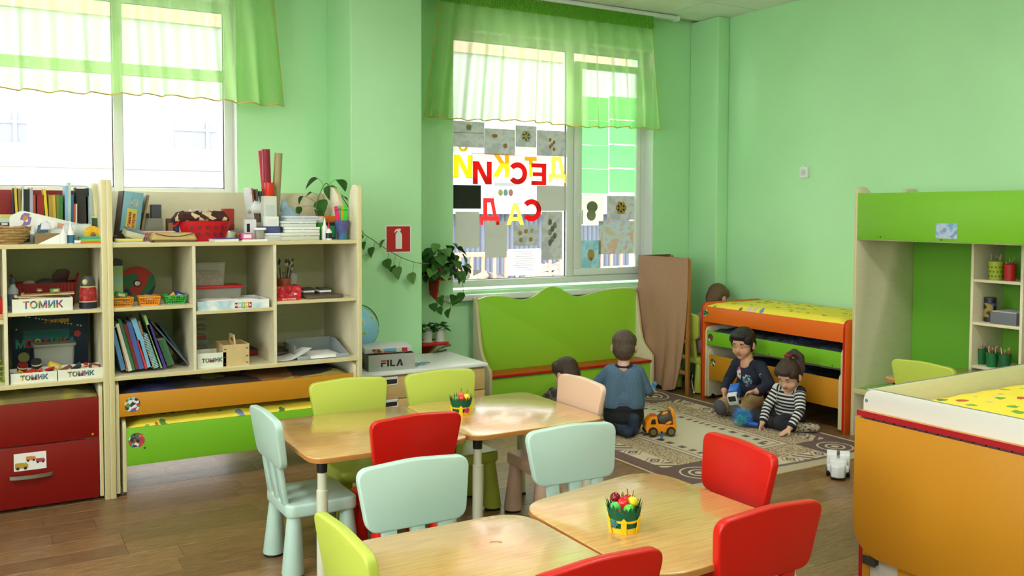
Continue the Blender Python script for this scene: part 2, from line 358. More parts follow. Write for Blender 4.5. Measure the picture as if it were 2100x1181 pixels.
w1 = window(1, W1[0], W1[1], [(-.12, -.06), (.812, .872)], [[(.88, .95), (1.64, 1.703), (2.46, 2.53)]]*3, Z0=Z0A)
w2 = window(2, W2[0], W2[1], [(4.465, 4.535)], [[], []])
g = G(); a = 4.54; b_ = 5.268
g.box(a, b_, 6.6, 6.64, .985, 1.045).box(a, b_, 6.6, 6.64, 2.80, 2.86).box(a, a+.075, 6.6, 6.64, 1.045, 2.80).box(b_-.05, b_, 6.6, 6.64, 1.045, 2.80)
sash = g.build('sash', FRAME, w2, bevel=.006)
hd = G().box(4.575, 4.597, 6.585, 6.6, 1.5, 1.57).box(4.578, 4.594, 6.56, 6.585, 1.53, 1.545).box(4.574, 4.598, 6.552, 6.566, 1.44, 1.56).build('handle', WHITE, sash, bevel=.004)
for w_, x0, x1 in ((w2, W2[0], W2[1]),):
    G().box(x0-.07, x1+.02, 6.425, 6.63, .83, .878).build('window_sill', FRAME, w_, bevel=.008, seg=3)
for w_, (x0, x1), z_ in ((w1, W1, Z0A), (w2, W2, Z0)):
    for nm, bx in (('reveal_side', (x0-.001, x0+.004, YW-.002, 6.62, z_, Z1)), ('reveal_side', (x1-.004, x1+.001, YW-.002, 6.62, z_, Z1)), ('reveal_top', (x0, x1, YW-.002, 6.62, Z1-.004, Z1+.001))): G().box(*bx).build(nm, FRAME, w_, smooth=0)
# assumed windows added in the side wall for daylight (out of the picture)
for n, (a, b_) in ((3, o3), (4, o4)):
    w_ = bpy.data.objects.new('window_%d' % n, None); COL.objects.link(w_); struct(w_); g = G()
    for c, d, e, f in ((a, b_, Z0, Z0+.06), (a, b_, Z1-.06, Z1), (a, a+.06, Z0, Z1), (b_-.06, b_, Z0, Z1), ((a+b_)/2-.04, (a+b_)/2+.04, Z0, Z1)): g.box(XL-.14, XL-.08, c, d, e, f)
    g.build('window_frame', FRAME, w_, smooth=0)
    for c, d in ((a+.06, (a+b_)/2-.04), ((a+b_)/2+.04, b_-.06)): G().box(XL-.11, XL-.105, c, d, Z0+.06, Z1-.06).build('pane', GLASS, w_, smooth=0)

# ------------------------------------------------------------------ outside
struct(G().box(-30, 45, YO, 60, -.75, -.7).build('ground', mat('pale_paving', (196, 196, 194), .9, var=.05, vs=2), smooth=0))
bl = thing('building', 'pale kindergarten building with peach bands seen through the left window', 'building', (4, 24, -.7))
bl.location = (0, 0, 0)
FAC = mat('facade_white', (146, 146, 144), .8); PEACH = mat('facade_peach', (158, 130, 112), .8); WGL = mat('far_glass', (92, 94, 106), .3)
G().box(-14, 30, 24, 34, -.7, 13).build('facade', FAC, bl, smooth=0)
for k, z in enumerate((2.55, 6.2, 9.4)): G().box(-14.05, 30.05, 23.92, 24, z, z+.55).build('band', PEACH, bl, smooth=0)
wm = G().box(-.52, .52, -.05, .02, -.34, .34).mesh('window', WGL, smooth=0)
wf = G().box(.24, .32, -.09, .02, -.34, .34).box(-.52, .24, -.08, .02, .1, .17).box(.32, .52, -.08, .02, .1, .17).mesh('window_bars', FAC, smooth=0)
wc = at(401, 278, Y=24)
for k in range(-4, 6):
    for j in range(-1, 3):
        o = put('window', wm, bl, (wc.x+4.3*k, 24, wc.z+3.1*j)); put('window_bars', wf, o)
fe = thing('fence', 'peach painted metal railing with thin upright bars outside the window', 'fence', (5, 9.3, -.7)); fe.location = (0, 0, 0)
FEN = mat('railing_peach', (200, 116, 92), .6); bmn = G().box(-.014, .014, -.014, .014, -.7, 1.04).mesh('bar', FEN, smooth=0)
for k in range(56): put('bar', bmn, fe, (3.4+.155*k, 9.3, 0))
for z in (1.02, .35, -.5): G().box(3.3, 12.2, 9.28, 9.32, z, z+.05).build('rail', FEN, fe, smooth=0)
ga = thing('garage', 'low grey corrugated metal garage beyond the railing', 'garage', (8, 14, -.7)); ga.location = (0, 0, 0)
pts = [(3+.1*i+(.05 if j else 0), 14+(.05 if j else 0)) for i in range(120) for j in (0, 1)]
G().prism(pts+[(15, 17), (3, 17)], -.7, 1.5, 'z').build('corrugated_wall', mat('zinc_sheet', (88, 92, 104), .5), ga, smooth=0)
G().box(2.8, 15.2, 13.8, 17.2, 1.5, 1.6).build('roof', mat('roof_sheet', (170, 174, 182), .6), ga, smooth=0)
ct = thing('car', 'grey parked car half hidden behind the peach railing', 'car', (9.6, 11.4, -.7), .05)
G().prism(rpoly([(-2, .25), (2, .25), (2, .75), (1.2, .85), (.6, 1.35), (-1.0, 1.35), (-1.7, .85), (-2, .8)], .12), -.8, .8, 'y').build('body', mat('car_grey', (110, 112, 122), .3), ct, bevel=.05)
for a in (-1.25, 1.25):
    for b_ in (-.8, .66): G().lathe([(0, 0), (.3, 0), (.3, .14), (0, .14)], 18, M=T(a, b_+.14, .3)@RX(PI/2)).build('wheel', BLACK, ct)
G().prism(rpoly([(-.95, .88), (1.0, .88), (.55, 1.27), (-.92, 1.27)], .05), -.82, .82, 'y').build('side_windows', WGL, ct)

BSH = mat('bush_twigs', (96, 92, 84), .9, var=.3, vs=12, bump=.5, bs=20)
for k, (x, y_, r_) in enumerate(((5.9, 10.6, .8), (7.4, 10.9, .9), (12.3, 10.8, 1.0))):
    g = G().ell((0, 0, r_*.8), (r_, r_*.8, r_*.85), 24); rr_ = random.Random(k); g.v = [(a+rr_.gauss(0, .07), b_+rr_.gauss(0, .07), max(0, c+rr_.gauss(0, .09))) for a, b_, c in g.v]
    t = thing('bush', ('bare grey bush behind the left of the railing', 'bare grey bush behind the middle of the railing', 'bare grey bush behind the right of the railing')[k], 'bush', (x, y_, -.7), group='bushes outside'); g.build('twigs', BSH, t, smooth=0); G().tube([(0, 0, 0), (0, 0, .4)], .05, 8).build('trunk', BSH, t)

# ------------------------------------------------------------------ curtains
def sheer(name, col, op):
    m = bpy.data.materials.new(name); m.use_nodes = True; nt = m.node_tree; nt.nodes.clear(); MATS[name] = m
    out = nt.nodes.new('ShaderNodeOutputMaterial'); tl = nt.nodes.new('ShaderNodeBsdfTranslucent'); df = nt.nodes.new('ShaderNodeBsdfDiffuse'); tp = nt.nodes.new('ShaderNodeBsdfTransparent')
    tl.inputs[0].default_value = L3(col); df.inputs[0].default_value = L3(col)
    a = nt.nodes.new('ShaderNodeMixShader'); a.inputs[0].default_value = .35; nt.links.new(tl.outputs[0], a.inputs[1]); nt.links.new(df.outputs[0], a.inputs[2])
    b = nt.nodes.new('ShaderNodeMixShader'); lw = nt.nodes.new('ShaderNodeLayerWeight'); lw.inputs[0].default_value = .35
    mr = nt.nodes.new('ShaderNodeMapRange'); mr.inputs[3].default_value = op; mr.inputs[4].default_value = min(1, op+.42); nt.links.new(lw.outputs['Facing'], mr.inputs[0])
    nt.links.new(mr.outputs[0], b.inputs[0]); nt.links.new(tp.outputs[0], b.inputs[1]); nt.links.new(a.outputs[0], b.inputs[2]); nt.links.new(b.outputs[0], out.inputs[0]); return m
SH = sheer('sheer_green', (196, 236, 160), .6); SHH = sheer('sheer_heading', (156, 216, 84), .85); HEM = mat('hem_gold', (226, 196, 90), .6)
def curtain(label, xt0, xt1, xb0, xb1, zt, zb, y0, folds, seed):
    r = random.Random(seed); t = thing('curtain', label, 'curtain', ((xb0+xb1)/2, y0, zb), group='sheer green window valances'); off = -Vector(t.location)
    n = folds*10; ph = [r.uniform(-.8, .8) for _ in range(folds+2)]; am = [r.uniform(.55, 1.25) for _ in range(folds+2)]
    rows = 14; v = []; f = []
    def pt(s, k):
        q = k/rows; u = s*folds; i = int(u); fr_ = u-i
        p_ = ph[i]*(1-fr_)+ph[i+1]*fr_; A = am[i]*(1-fr_)+am[i+1]*fr_
        a_ = (.012+.05*q)*A
        x = (xt0+(xt1-xt0)*s)*(1-q)+(xb0+(xb1-xb0)*s)*q+.022*q*math.sin(2*PI*u*1+p_*2)
        yy = y0+a_*math.sin(2*PI*u+p_)
        return (x, yy, zt+(zb-zt)*q+.01*q*math.sin(4*PI*s+seed))
    for k in range(rows+1):
        for i in range(n+1): v.append(pt(i/n*.9999, k))
    for k in range(rows):
        for i in range(n): a = k*(n+1)+i; f.append((a, a+1, a+n+2, a+n+1))
    G().add(v, f).build('sheer_cloth', SH, t, smooth=180, loc=off)
    hem = [pt(i/n*.9999, rows) for i in range(n+1)]
    G().tube(hem, .0045, 5).build('hem', HEM, t, smooth=180, loc=off)
    for s in (0, .9999): G().tube([pt(s, k) for k in range(rows+1)], .0035, 5).build('side_hem', HEM, t, smooth=180, loc=off)
    v = []; f = []; n2 = folds*22
    for k in range(5):
        for i in range(n2+1):
            s = i/n2; v.append((xt0+(xt1-xt0)*s, y0-.012+.013*math.sin(i*1.9+k*1.3+r.uniform(-.6, .6))-(.012 if k in (1, 3) else 0), zt+.10-.115*k/4+r.uniform(-.003, .003)))
    for k in range(4):
        for i in range(n2): a = k*(n2+1)+i; f.append((a, a+1, a+n2+2, a+n2+1))
    G().add(v, f).build('gathered_heading', SHH, t, smooth=180, loc=off)
    return t
curtain('sheer green valance gathered over the window with the paper letters', 3.09, 5.17, 2.97, 5.26, 3.165, 2.272, 6.33, 14, 3)
curtain('sheer pale green valance hanging over the bright left window', -1.1, 1.80, -1.15, 1.875, 3.165, 2.29, 6.33, 18, 11)
for k, (a, b_, lb) in enumerate(((2.9, 5.44, 'white curtain rail above the window with the paper letters'), (-1.3, 1.95, 'white curtain rail above the left window'))):
    t = thing('curtain_rail', lb, 'curtain rail', ((a+b_)/2, 6.33, CZ-.03), group='curtain rails'); h = (b_-a)/2
    G().box(-h, h, -.035, .03, -.012, .022).build('rail', FRAME, t, bevel=.004)
    for sg in (-1, 1): G().box(sg*h-.012, sg*h+.012, -.04, .035, -.022, .024).build('end_cap', FRAME, t, bevel=.004)
# ------------------------------------------------------------------ shelf units and roll-out beds
YF, YB = 5.235, 5.88
def side_profile(h=1.71, dip=1.46):
    p = [(YF, 0), (YF, h-.03), (YF+.012, h-.008), (YF+.035, h), (YF+.09, h-.002), (YF+.13, h-.04), (YF+.16, h-.14), (YF+.19, dip+.03), (YF+.23, dip), (YF+.27, dip+.04),
         (YF+.31, h-.14), (YF+.36, h-.06), (YF+.43, h-.015), (YF+.5, h-.004), (YB-.03, h-.01), (YB, h-.04), (YB, 0)]
    return p
def board(name, parent, x0, x1, y0, y1, z0, z1, off, face=None, edge=None):
    g = G(); g.prism([(x0, z0), (x1, z0), (x1, z1), (x0, z1)], y0, y1, 'y', m=1, me=0)
    return g.build(name, [face or CREAM, edge or CREAME], parent, bevel=.0015, seg=1, loc=off)
def shelf_unit(label, x0, x1, divs, shelves, upper, group):
    t = thing('shelf_unit', label, 'shelf', ((x0+x1)/2, YF, 0), group=group); off = -Vector(t.location); th = .028
    for a in (x0, x1-th):
        G().prism(side_profile(), a, a+th, 'x', 0, 1).build('side_panel', [CREAM, CREAME], t, bevel=.004, loc=off)
    a, b_ = x0+th, x1-th
    board('top_board', t, a, b_, YF+.008, YB-.02, 1.35, 1.372, off); board('bottom_board', t, a, b_, YF+.004, YB-.02, .635, .657, off)
    xs = [a]+divs+[b_]
    for d in divs: G().box(d-.009, d+.009, YF+.01, YB-.02, .657, 1.35).build('divider', CREAM, t, bevel=.0015, seg=1, loc=off)
    for i, z in enumerate(shelves): board('shelf', t, xs[i]+(.009 if i else 0), xs[i+1]-(.009 if i < len(divs) else 0), YF+.012, YB-.02, z, z+.018, off)
    G().box(a, b_, YB-.02, YB-.008, .62, 1.372).build('back_panel', CREAM, t, loc=off)
    G().box(a, b_, YB-.024, YB-.006, 1.372, 1.662).build('upper_back_board', upper, t, bevel=.003, loc=off)
    return t
CZ1 = (1.012, .968, 1.003)
shelf_unit('cream open shelf unit with cream back board next to the green pillar', .603, 2.031, [1.047, 1.50], [.99+.016, .967, 1.001], CREAM, 'cream shelf units')
shelf_unit('cream open shelf unit with red back board at the left edge', -.853, .603, [-.36, .127], [.99, .97, 1.006], mat('maroon_board', (150, 26, 22), .5), 'cream shelf units')

def rumple(x0, x1, y0, y1, z0, z1, amp, seed, nx=36, ny=16, hump=0):
    r = random.Random(seed); ks = [(r.uniform(2, 9), r.uniform(3, 12), r.uniform(0, 6), r.uniform(.4, 1)) for _ in range(9)]
    v = []; f = []
    for j in range(ny+1):
        for i in range(nx+1):
            u, w_ = i/nx, j/ny; e = min(u, 1-u, w_, 1-w_); k = min(1, e/.06)
            h = sum(c*math.sin(a*u*6+b_*w_*3+p) for a, b_, p, c in ks)/6
            v.append((x0+(x1-x0)*u, y0+(y1-y0)*w_, z1-.03*(1-k)+amp*h*k+hump*math.sin(PI*u)*math.sin(PI*w_)))
    for j in range(ny):
        for i in range(nx): a = j*(nx+1)+i; f.append((a, a+1, a+nx+2, a+nx+1))
    g = G().add(v, f); n0 = len(v); loop = [i for i in range(nx+1)]+[j*(nx+1)+nx for j in range(1, ny+1)]+[ny*(nx+1)+i for i in range(nx-1, -1, -1)]+[j*(nx+1) for j in range(ny-1, 0, -1)]
    g.v += [(v[i][0], v[i][1], z0) for i in loop]; L = len(loop)
    for k in range(L): g.f.append((loop[k], loop[(k+1) % L], n0+(k+1) % L, n0+k)); g.m.append(0)
    g.f.append(tuple(n0+k for k in range(L))); g.m.append(0); return g
STK = [multi('sticker_print_a', [(230, 236, 240), (200, 40, 50), (70, 150, 80), (60, 110, 190), (250, 210, 70), (60, 50, 60), (150, 210, 235)], 55),
       multi('sticker_print_b', [(235, 225, 205), (220, 130, 60), (190, 60, 80), (70, 120, 90), (60, 50, 50), (130, 190, 200)], 60),
       multi('sticker_print_c', [(30, 80, 50), (60, 160, 70), (120, 40, 30), (235, 235, 230), (30, 30, 30)], 60)]
def trundle(label, L, D, H, z0, z1, fm, sm, em, zb, cloth, loc, rotz, group, stick=None, casters=False, holes=(), thick=.018, feet=.02, amp=.02, back=True):
    t = thing('trundle_bed', label, 'bed', loc, rotz, group)
    for a in (0, L-thick):
        G().prism(rpoly([(0, feet), (D, feet), (D, H), (0, H)], [.004, .004, .05, .065], 8), a, a+thick, 'x', 0, 1).build('side_panel', [sm, em], t, bevel=.003)
    G().prism([(thick, z0), (L-thick, z0), (L-thick, z1), (thick, z1)], .004, .02, 'y', 0, 0).build('front_panel', fm, t, bevel=.002)
    if back: G().box(thick, L-thick, D-.02, D-.004, z0, z1+.02).build('rear_panel', sm, t)
    G().box(thick, L-thick, .02, D-.02, z0+.012, z0+.026).build('slat_board', WOODL, t)
    rumple(thick+.006, L-thick-.006, .026, D-.026, z0+.026, zb, amp, int(L*997+z0*331), hump=.012).build('bedding', cloth, t, smooth=180)
    if stick: G().lathe([(0, 0), (stick[2], 0), (stick[2], .0012), (0, .0012)], 28, M=T(stick[0], .004, stick[1])@RX(PI/2)).build('round_sticker', STK[stick[3]], t)
    for hx, hz in holes: G().lathe([(0, 0), (.006, 0), (.004, .002), (0, .002)], 10, M=T(hx, .004, hz)@RX(PI/2)).build('screw_cap', mat('cap_'+fm.name, tuple(int(255*c**(1/2.2)*.6) for c in fm.diffuse_color[:3]) if 0 else (40, 90, 40) if fm == LIME else (214, 150, 30), .5), t)
    if casters:
        for a in (thick/2+.006, L-thick/2-.006):
            for b_ in (.05, D-.05): G().lathe([(0, -.008), (.018, -.008), (.02, 0), (.018, .008), (0, .008)], 14, M=T(a, b_, .021)@RY(PI/2)).build('caster', BLACK, t)
    return t
CLOTHS = multi('dark_toy_cloths', [(30, 90, 60), (44, 34, 28), (130, 84, 40), (50, 40, 34), (150, 136, 60), (40, 36, 34), (30, 36, 80)], 5, .85)
YPR = BEDC
trundle('roll-out bed with amber front under the cream shelf unit', 1.365, .62, .628, .435, .558, YELL, CREAM, CREAME, .575, CLOTHS, (.634, YF+.012, 0), 0, 'nested beds under the shelves', (.084, .497, .04, 0), True, ((.13, .445), (1.2, .45)), amp=.03)
trundle('roll-out bed with lime green front, lowest under the cream shelf unit', 1.31, .56, .42, .16, .366, LIME, CREAM, CREAME, .39, YPR, (.668, YF+.02, 0), 0, 'nested beds under the shelves', (.07, .297, .042, 1), True, ((.11, .25), (.8, .28)), amp=.012)
rb = trundle('roll-out bed with dark red front under the left shelf unit', 1.38, .62, .632, .341, .557, REDL, CREAM, CREAME, .6, multi('dim_yellow_cloth', [(200, 180, 70), (150, 140, 60), (120, 110, 60)], 6, .9, 'Noise'), (-.81, YF+.012, 0), 0, 'nested beds under the shelves', None, False, ((1.33, .36),), amp=.03)
dr = thing('toy_chest', 'dark red roll-out toy drawer with metal handle and vehicle card', 'drawer', (-.13, YF+.01, .02))
G().box(-.66, .678, 0, .018, 0, .315).build('drawer_front', REDL, dr, bevel=.003)
g = G().box(-.65, .664, .018, .56, .01, .024).box(-.65, -.634, .018, .56, .024, .25).box(.648, .664, .018, .56, .024, .25).box(-.634, .648, .544, .56, .024, .25); g.build('drawer_box', CREAM, dr)
g = G(); n = 12
pts = [(.26+.195*i/n, -.004-.022*math.sin(PI*i/n)**.6, .162) for i in range(n+1)]
g.add([(p[0], p[1]+d, p[2]+h) for p in pts for d, h in ((0, -.009), (-.006, -.009), (-.006, .009), (0, .009))],
      [(4*i+k, 4*i+(k+1) % 4, 4*i+4+(k+1) % 4, 4*i+4+k) for i in range(n) for k in range(4)]+[(3, 2, 1, 0), (4*n, 4*n+1, 4*n+2, 4*n+3)])
g.build('handle', STEEL, dr)
card = G().box(.28, .428, -.002, 0, .192, .282).build('picture_card', PAPER, dr, smooth=0)
def toon_truck(x, z, s, c, parent, y=-.0025):
    g = G().prism(rpoly([(x, z), (x+s, z), (x+s, z+.3*s), (x+.72*s, z+.55*s), (x+.7*s, z+.3*s), (x+.66*s, z+.48*s), (x, z+.48*s)], .004, 3), y, y+.001, 'y'); g.build('printed_truck', c, parent, smooth=0)
    for k in (.2, .78): G().lathe([(0, 0), (.13*s, 0), (.13*s, .0008), (0, .0008)], 12, M=T(x+k*s, y, z)@RX(PI/2)).build('printed_wheel', DARK, parent)
toon_truck(.285, .205, .06, mat('print_gold', (190, 150, 50), .6), card); toon_truck(.335, .242, .045, mat('print_amber', (214, 130, 60), .6), card); toon_truck(.38, .228, .042, mat('print_rose', (180, 70, 80), .6), card)

# ------------------------------------------------------------------ chest, bench, screen
ZC = .51; CX0, CX1, CYF, CYB = 2.045, 3.0, 5.43, 6.0
t = thing('low_chest', 'low beech chest of drawers with white top between shelf unit and bench', 'chest', ((CX0+CX1)/2, CYF, 0)); off = -Vector(t.location)
BEE = mat('beech_front', (206, 172, 112), .45, var=.06, vs=9, stretch=(1, 1, 7))
G().box(CX0, CX1, CYF+.02, CYB, .03, ZC-.022).build('carcass', BEE, t, bevel=.002, loc=off)
G().box(CX0-.005, CX1+.012, CYF-.012, CYB+.005, ZC-.022, ZC).build('top', WHITE, t, bevel=.003, loc=off)
for k in range(3):
    z0, z1 = .04+.146*k, .04+.146*(k+1)-.006
    f = G().box(CX0+.004, CX1-.004, CYF, CYF+.02, z0, z1).build('drawer', BEE, t, bevel=.002, loc=off)
    for cx in (2.28, 2.84):
        cx = 2.275 if cx < 2.5 else 2.82
        G().box(cx-.07, cx+.07, CYF-.0008, CYF+.004, z1-.042, z1).build('handle_slot', DARK, f, smooth=0)
        g = G().box(cx-.076, cx+.076, CYF-.004, CYF+.006, z1-.012 if k == 2 else z1-.014, z1+.004); g.prism(rpoly([(cx-.076, z1), (cx-.076, z1-.05), (cx+.076, z1-.05), (cx+.076, z1), (cx+.07, z1), (cx+.07, z1-.044), (cx-.07, z1-.044), (cx-.07, z1)], [0, .014, .014, 0, 0, .01, .01, 0]), CYF-.004, CYF+.002, 'y'); g.build('handle_trim', WHITE, f, bevel=.001)
G().box(2.43, 2.52, CYF-.0015, CYF, .33, .42).build('blue_card', multi('card_print', [(120, 160, 200), (200, 215, 225), (90, 100, 110)], 40), t, smooth=0, loc=off)
G().box(CX0+.03, CX1-.03, CYF+.06, CYB-.04, 0, .03).build('plinth', BEE, t, loc=off)

t = thing('bench', 'lime green bench with wavy back and terracotta seat under the window', 'bench', (4.25, 6.14, 0)); off = -Vector(t.location)
BX0, BX1 = 3.43, 5.07
wave = [(3.455, .845), (3.55, .866), (3.68, .86), (3.78, .838), (3.87, .824), (3.95, .835), (4.02, .868), (4.08, .902), (4.155, .922), (4.23, .904), (4.3, .868), (4.36, .838), (4.44, .826), (4.54, .838), (4.66, .862), (4.82, .876), (4.95, .874), (5.045, .864)]
def smoothline(p, n=5):
    out = []
    for i in range(len(p)-1):
        a, b_, c, d = Vector(p[max(i-1, 0)]), Vector(p[i]), Vector(p[i+1]), Vector(p[min(i+2, len(p)-1)])
        for k in range(n): s = k/n; out.append(tuple(.5*((2*b_)+(c-a)*s+(2*a-5*b_+4*c-d)*s*s+(3*b_-a-3*c+d)*s**3)))
    return out+[tuple(p[-1])]
G().prism([(5.045, .03), (3.455, .03)]+smoothline(wave), 6.37, 6.395, 'y', 0, 1).build('backrest', [LIMEB, CREAME], t, bevel=.002, loc=off)
prof = smoothline([(6.14, .285), (6.152, .31), (6.2, .345), (6.265, .4), (6.30, .47), (6.322, .56), (6.34, .66), (6.358, .75), (6.375, .82), (6.395, .852)])
for a in (BX0, BX1-.025): G().prism([(6.14, 0)]+prof+[(6.41, .858), (6.42, .85), (6.42, 0)], a, a+.025, 'x', 0, 1).build('side_panel', [CREAM, CREAME], t, bevel=.003, loc=off)
st = G().box(3.455, 5.045, 6.15, 6.37, .245, .262).build('seat', TERRA, t, bevel=.002, loc=off)
G().box(3.455, 5.045, 6.143, 6.15, .243, .264).build('seat_edge', REDE, st, bevel=.002)
G().box(3.455, 5.045, 6.165, 6.18, .01, .245).build('front_panel', LIMEB, t, bevel=.002, loc=off)

CLO = mat('taupe_cloth', (178, 138, 108), .85, var=.06, vs=60, bump=.12, bs=500)
t = thing('folding_screen', 'folding wooden screen draped with taupe cloth beside the bench', 'screen', (5.15, 6.1, 0)); off = -Vector(t.location)
def drape(x0, y0, x1, y1, zt, zb, seed, nx=40, nz=30, flip=1):
    r = random.Random(seed); v = []; f = []; dx, dy = x1-x0, y1-y0; L = math.hypot(dx, dy); nx_, ny_ = -dy/L*flip, dx/L*flip
    for side in (0, 1):
        for k in range(nz+1):
            for i in range(nx+1):
                u, q = i/nx, k/nz
                wv = .004+q*q*.03*(math.sin(u*9+seed)+.6*math.sin(u*17+2))+.012*q*math.sin(q*5+u*3)
                inset = .24*q**2.6*(u**3)
                uu = u-inset*.9
                z = zt-(zt-zb)*q+.03*q*math.sin(u*5+1)
                d = abs(wv)+.018+side*.0025
                v.append((x0+dx*uu+nx_*d, y0+dy*uu+ny_*d, z))
    N = (nx+1)*(nz+1)
    for side in (0, 1):
        for k in range(nz):
            for i in range(nx): a = side*N+k*(nx+1)+i; f.append((a, a+1, a+nx+2, a+nx+1))
    return G().add(v, f)
P0, P1, P2 = (5.115, 6.40), (5.165, 5.80), (5.52, 6.44)
for (a, b_) in ((P0, P1), (P0, P2)):
    A, B = Vector((a[0], a[1], 0)), Vector((b_[0], b_[1], 0)); d = (B-A).normalized(); ang = math.atan2(d.y, d.x); L = (B-A).length
    M = T(A.x, A.y, 0)@RZ(ang); g = G()
    for s in (.0, L-.032): G().box(s, s+.032, -.014, .014, 0, 1.15, M=M).build('post', OAK, t, bevel=.002, loc=off)
    for z in (.17, .31, .44, 1.10): G().box(.032, L-.032, -.01, .01, z, z+.03, M=M).build('crossbar', OAK, t, bevel=.002, loc=off)
drape(P0[0]+.003, P0[1]-.0, P1[0], P1[1], 1.155, .05, 2, flip=-1).build('cloth', CLO, t, smooth=180, loc=off)
G().box(-.004, .004, -.6, .0, 1.152, 1.162, M=T(P0[0]-.008, P0[1], 0)@RZ(math.atan2(P1[1]-P0[1], P1[0]-P0[0])+PI/2)).build('cloth_fold', CLO, t, loc=off)
drape(P2[0], P2[1], P0[0], P0[1], 1.16, .1, 5, flip=-1).build('cloth', mat('olive_cloth', (112, 96, 58), .85), t, smooth=180, loc=off)

# ------------------------------------------------------------------ nested beds by the right wall, loft bed, near bed
R90 = -PI/2; xf = 5.195; y0 = 5.69
ORI = ORANGE
trundle('bed with orange front and yellow printed bedding, top of the nested trio', 1.46, .68, .80, .64, .769, ORANGE, ORANGE, REDE, .80, BEDC, (xf, y0, 0), R90, 'nested beds by the right wall', (.045, .715, .03, 2), False, ((.05, .655), (1.39, .66)), thick=.026, feet=0, amp=.008)
trundle('roll-out bed with lime green front, middle of the nested trio', 1.39, .6, .605, .452, .567, LIME, CREAM, CREAME, .585, multi('blue_dark_cloths', [(30, 60, 110), (70, 120, 190), (30, 34, 40), (60, 70, 80), (20, 22, 26)], 6, .85, 'Noise'), (xf+.012, y0-.036, 0), R90, 'nested beds by the right wall', (.06, .515, .03, 2), True, ((.7, .465), (1.3, .465)), thick=.016, amp=.012)
trundle('roll-out bed with amber front, lowest of the nested trio', 1.345, .55, .422, .165, .37, YELL, CREAM, CREAME, .33, multi('blue_dark_cloths', [(0, 0, 0)], 1), (xf+.02, y0-.058, 0), R90, 'nested beds by the right wall', (.06, .31, .03, 0), True, ((1.2, .18),), thick=.016, amp=.01)

t = thing('loft_bed', 'tall lime green and cream loft bed with shelf tower along the right wall', 'bed', (5.54, 3.4, 0)); off = -Vector(t.location)
LX0, LX1 = 5.22, 5.87
for yy in (4.2, 2.30):
    pr_ = [(LX0, 0), (LX0, 1.70), (LX0+.02, 1.725), (LX0+.10, 1.725), (LX0+.14, 1.69), (LX0+.18, 1.60), (LX0+.3, 1.57), (LX1-.18, 1.60), (LX1-.15, 1.69), (LX1-.12, 1.722), (LX1-.02, 1.722), (LX1, 1.70), (LX1, 0)]
    G().prism(pr_, yy-.022, yy, 'y', 0, 1).build('side_panel', [CREAM, CREAME], t, bevel=.004, loc=off)
fp = G().box(LX0+.004, LX0+.02, 2.302, 4.176, 1.365, 1.68).build('front_panel', LIME, t, bevel=.002, loc=off)
G().box(LX1-.03, LX1-.014, 2.302, 4.176, 0, 1.66).build('rear_panel', mat('loft_back_green', (108, 176, 48), .45), t, loc=off)
G().box(LX0+.02, LX1-.03, 2.302, 4.176, 1.36, 1.38).build('bed_base', CREAM, t, loc=off)
G().box(LX0+.03, LX1-.04, 2.31, 4.17, 1.38, 1.5).build('mattress', BEDC, t, bevel=.03, seg=4, loc=off)
q0, q1 = at(1919, 458, X=LX0), at(1962, 490, X=LX0)
cdp = multi('loft_card', [(110, 160, 200), (160, 190, 215), (190, 200, 215), (120, 150, 190)], 18, .5, 'Noise')
cc = G().box(LX0+.0025, LX0+.004, q1.y, q0.y, q1.z, q0.z).build('picture_card', cdp, fp, smooth=0)
for (yy, zz) in ((3.99, 1.385), (3.545, 1.378)): G().lathe([(0, 0), (.007, 0), (.005, .002), (0, .002)], 10, M=T(LX0+.004, yy, zz)@RY(-PI/2)).build('screw_cap', mat('cap_green', (40, 120, 30), .5), fp)
sp = G().box(LX0+.01, LX1-.03, 3.42, 4.176, .30, .333).build('step_board', LIME, t, bevel=.006, loc=off)
G().box(LX0+.004, LX0+.012, 3.42, 4.176, .298, .335).build('step_edge', CREAME, sp, bevel=.002)
G().box(LX0+.16, LX0+.18, 3.42, 4.176, .02, .30).build('step_riser', CREAM, t, loc=off)
TX = 5.5; ya, yb = at(1990, 600, X=TX).y, at(2092, 600, X=TX).y
for yy in (ya, yb): G().box(TX, LX1-.03, yy-.018, yy, 0, 1.36).build('tower_side', CREAM, t, bevel=.002, loc=off)
SZ = [at(2040, 581, X=TX).z, at(2040, 671, X=TX).z, at(2040, 762, X=TX).z]
for z in SZ: G().box(TX+.004, LX1-.03, yb, ya-.018, z, z+.018).build('tower_shelf', CREAM, t, bevel=.002, loc=off)

t = thing('low_bed', 'cream and amber bed with hinged amber panel at the right edge', 'bed', (3.9, 2.1, 0)); off = -Vector(t.location)
EX, EY0, EY1 = 3.174, 1.60, 2.49
GRYP = mat('grey_white_laminate', (222, 220, 208), .4); GRYE = mat('grey_edge', (120, 130, 124), .5)
G().prism(rpoly([(EY0, .04), (EY1, .04), (EY1, .82), (EY0, .82)], [.004, .004, .06, .06], 8), EX, EX+.02, 'x', 0, 1).build('end_panel', [GRYP, GRYE], t, bevel=.002, loc=off)
G().prism(rpoly([(EY0, .04), (EY1, .04), (EY1, .82), (EY0, .82)], [.004, .004, .06, .06], 8), EX+1.42, EX+1.44, 'x', 0, 1).build('end_panel', [GRYP, GRYE], t, bevel=.002, loc=off)
for yy in (EY1-.022, EY0): G().prism([(EX+.02, .3), (EX+1.42, .3), (EX+1.42, .83), (EX+.02, .815)], yy+.002, yy+.02, 'y', 0, 1).build('side_rail', [CREAM, GRYE], t, bevel=.002, loc=off)
G().box(EX+.02, EX+1.42, EY0+.02, EY1-.022, .55, .57).build('slat_board', WOODL, t, loc=off)
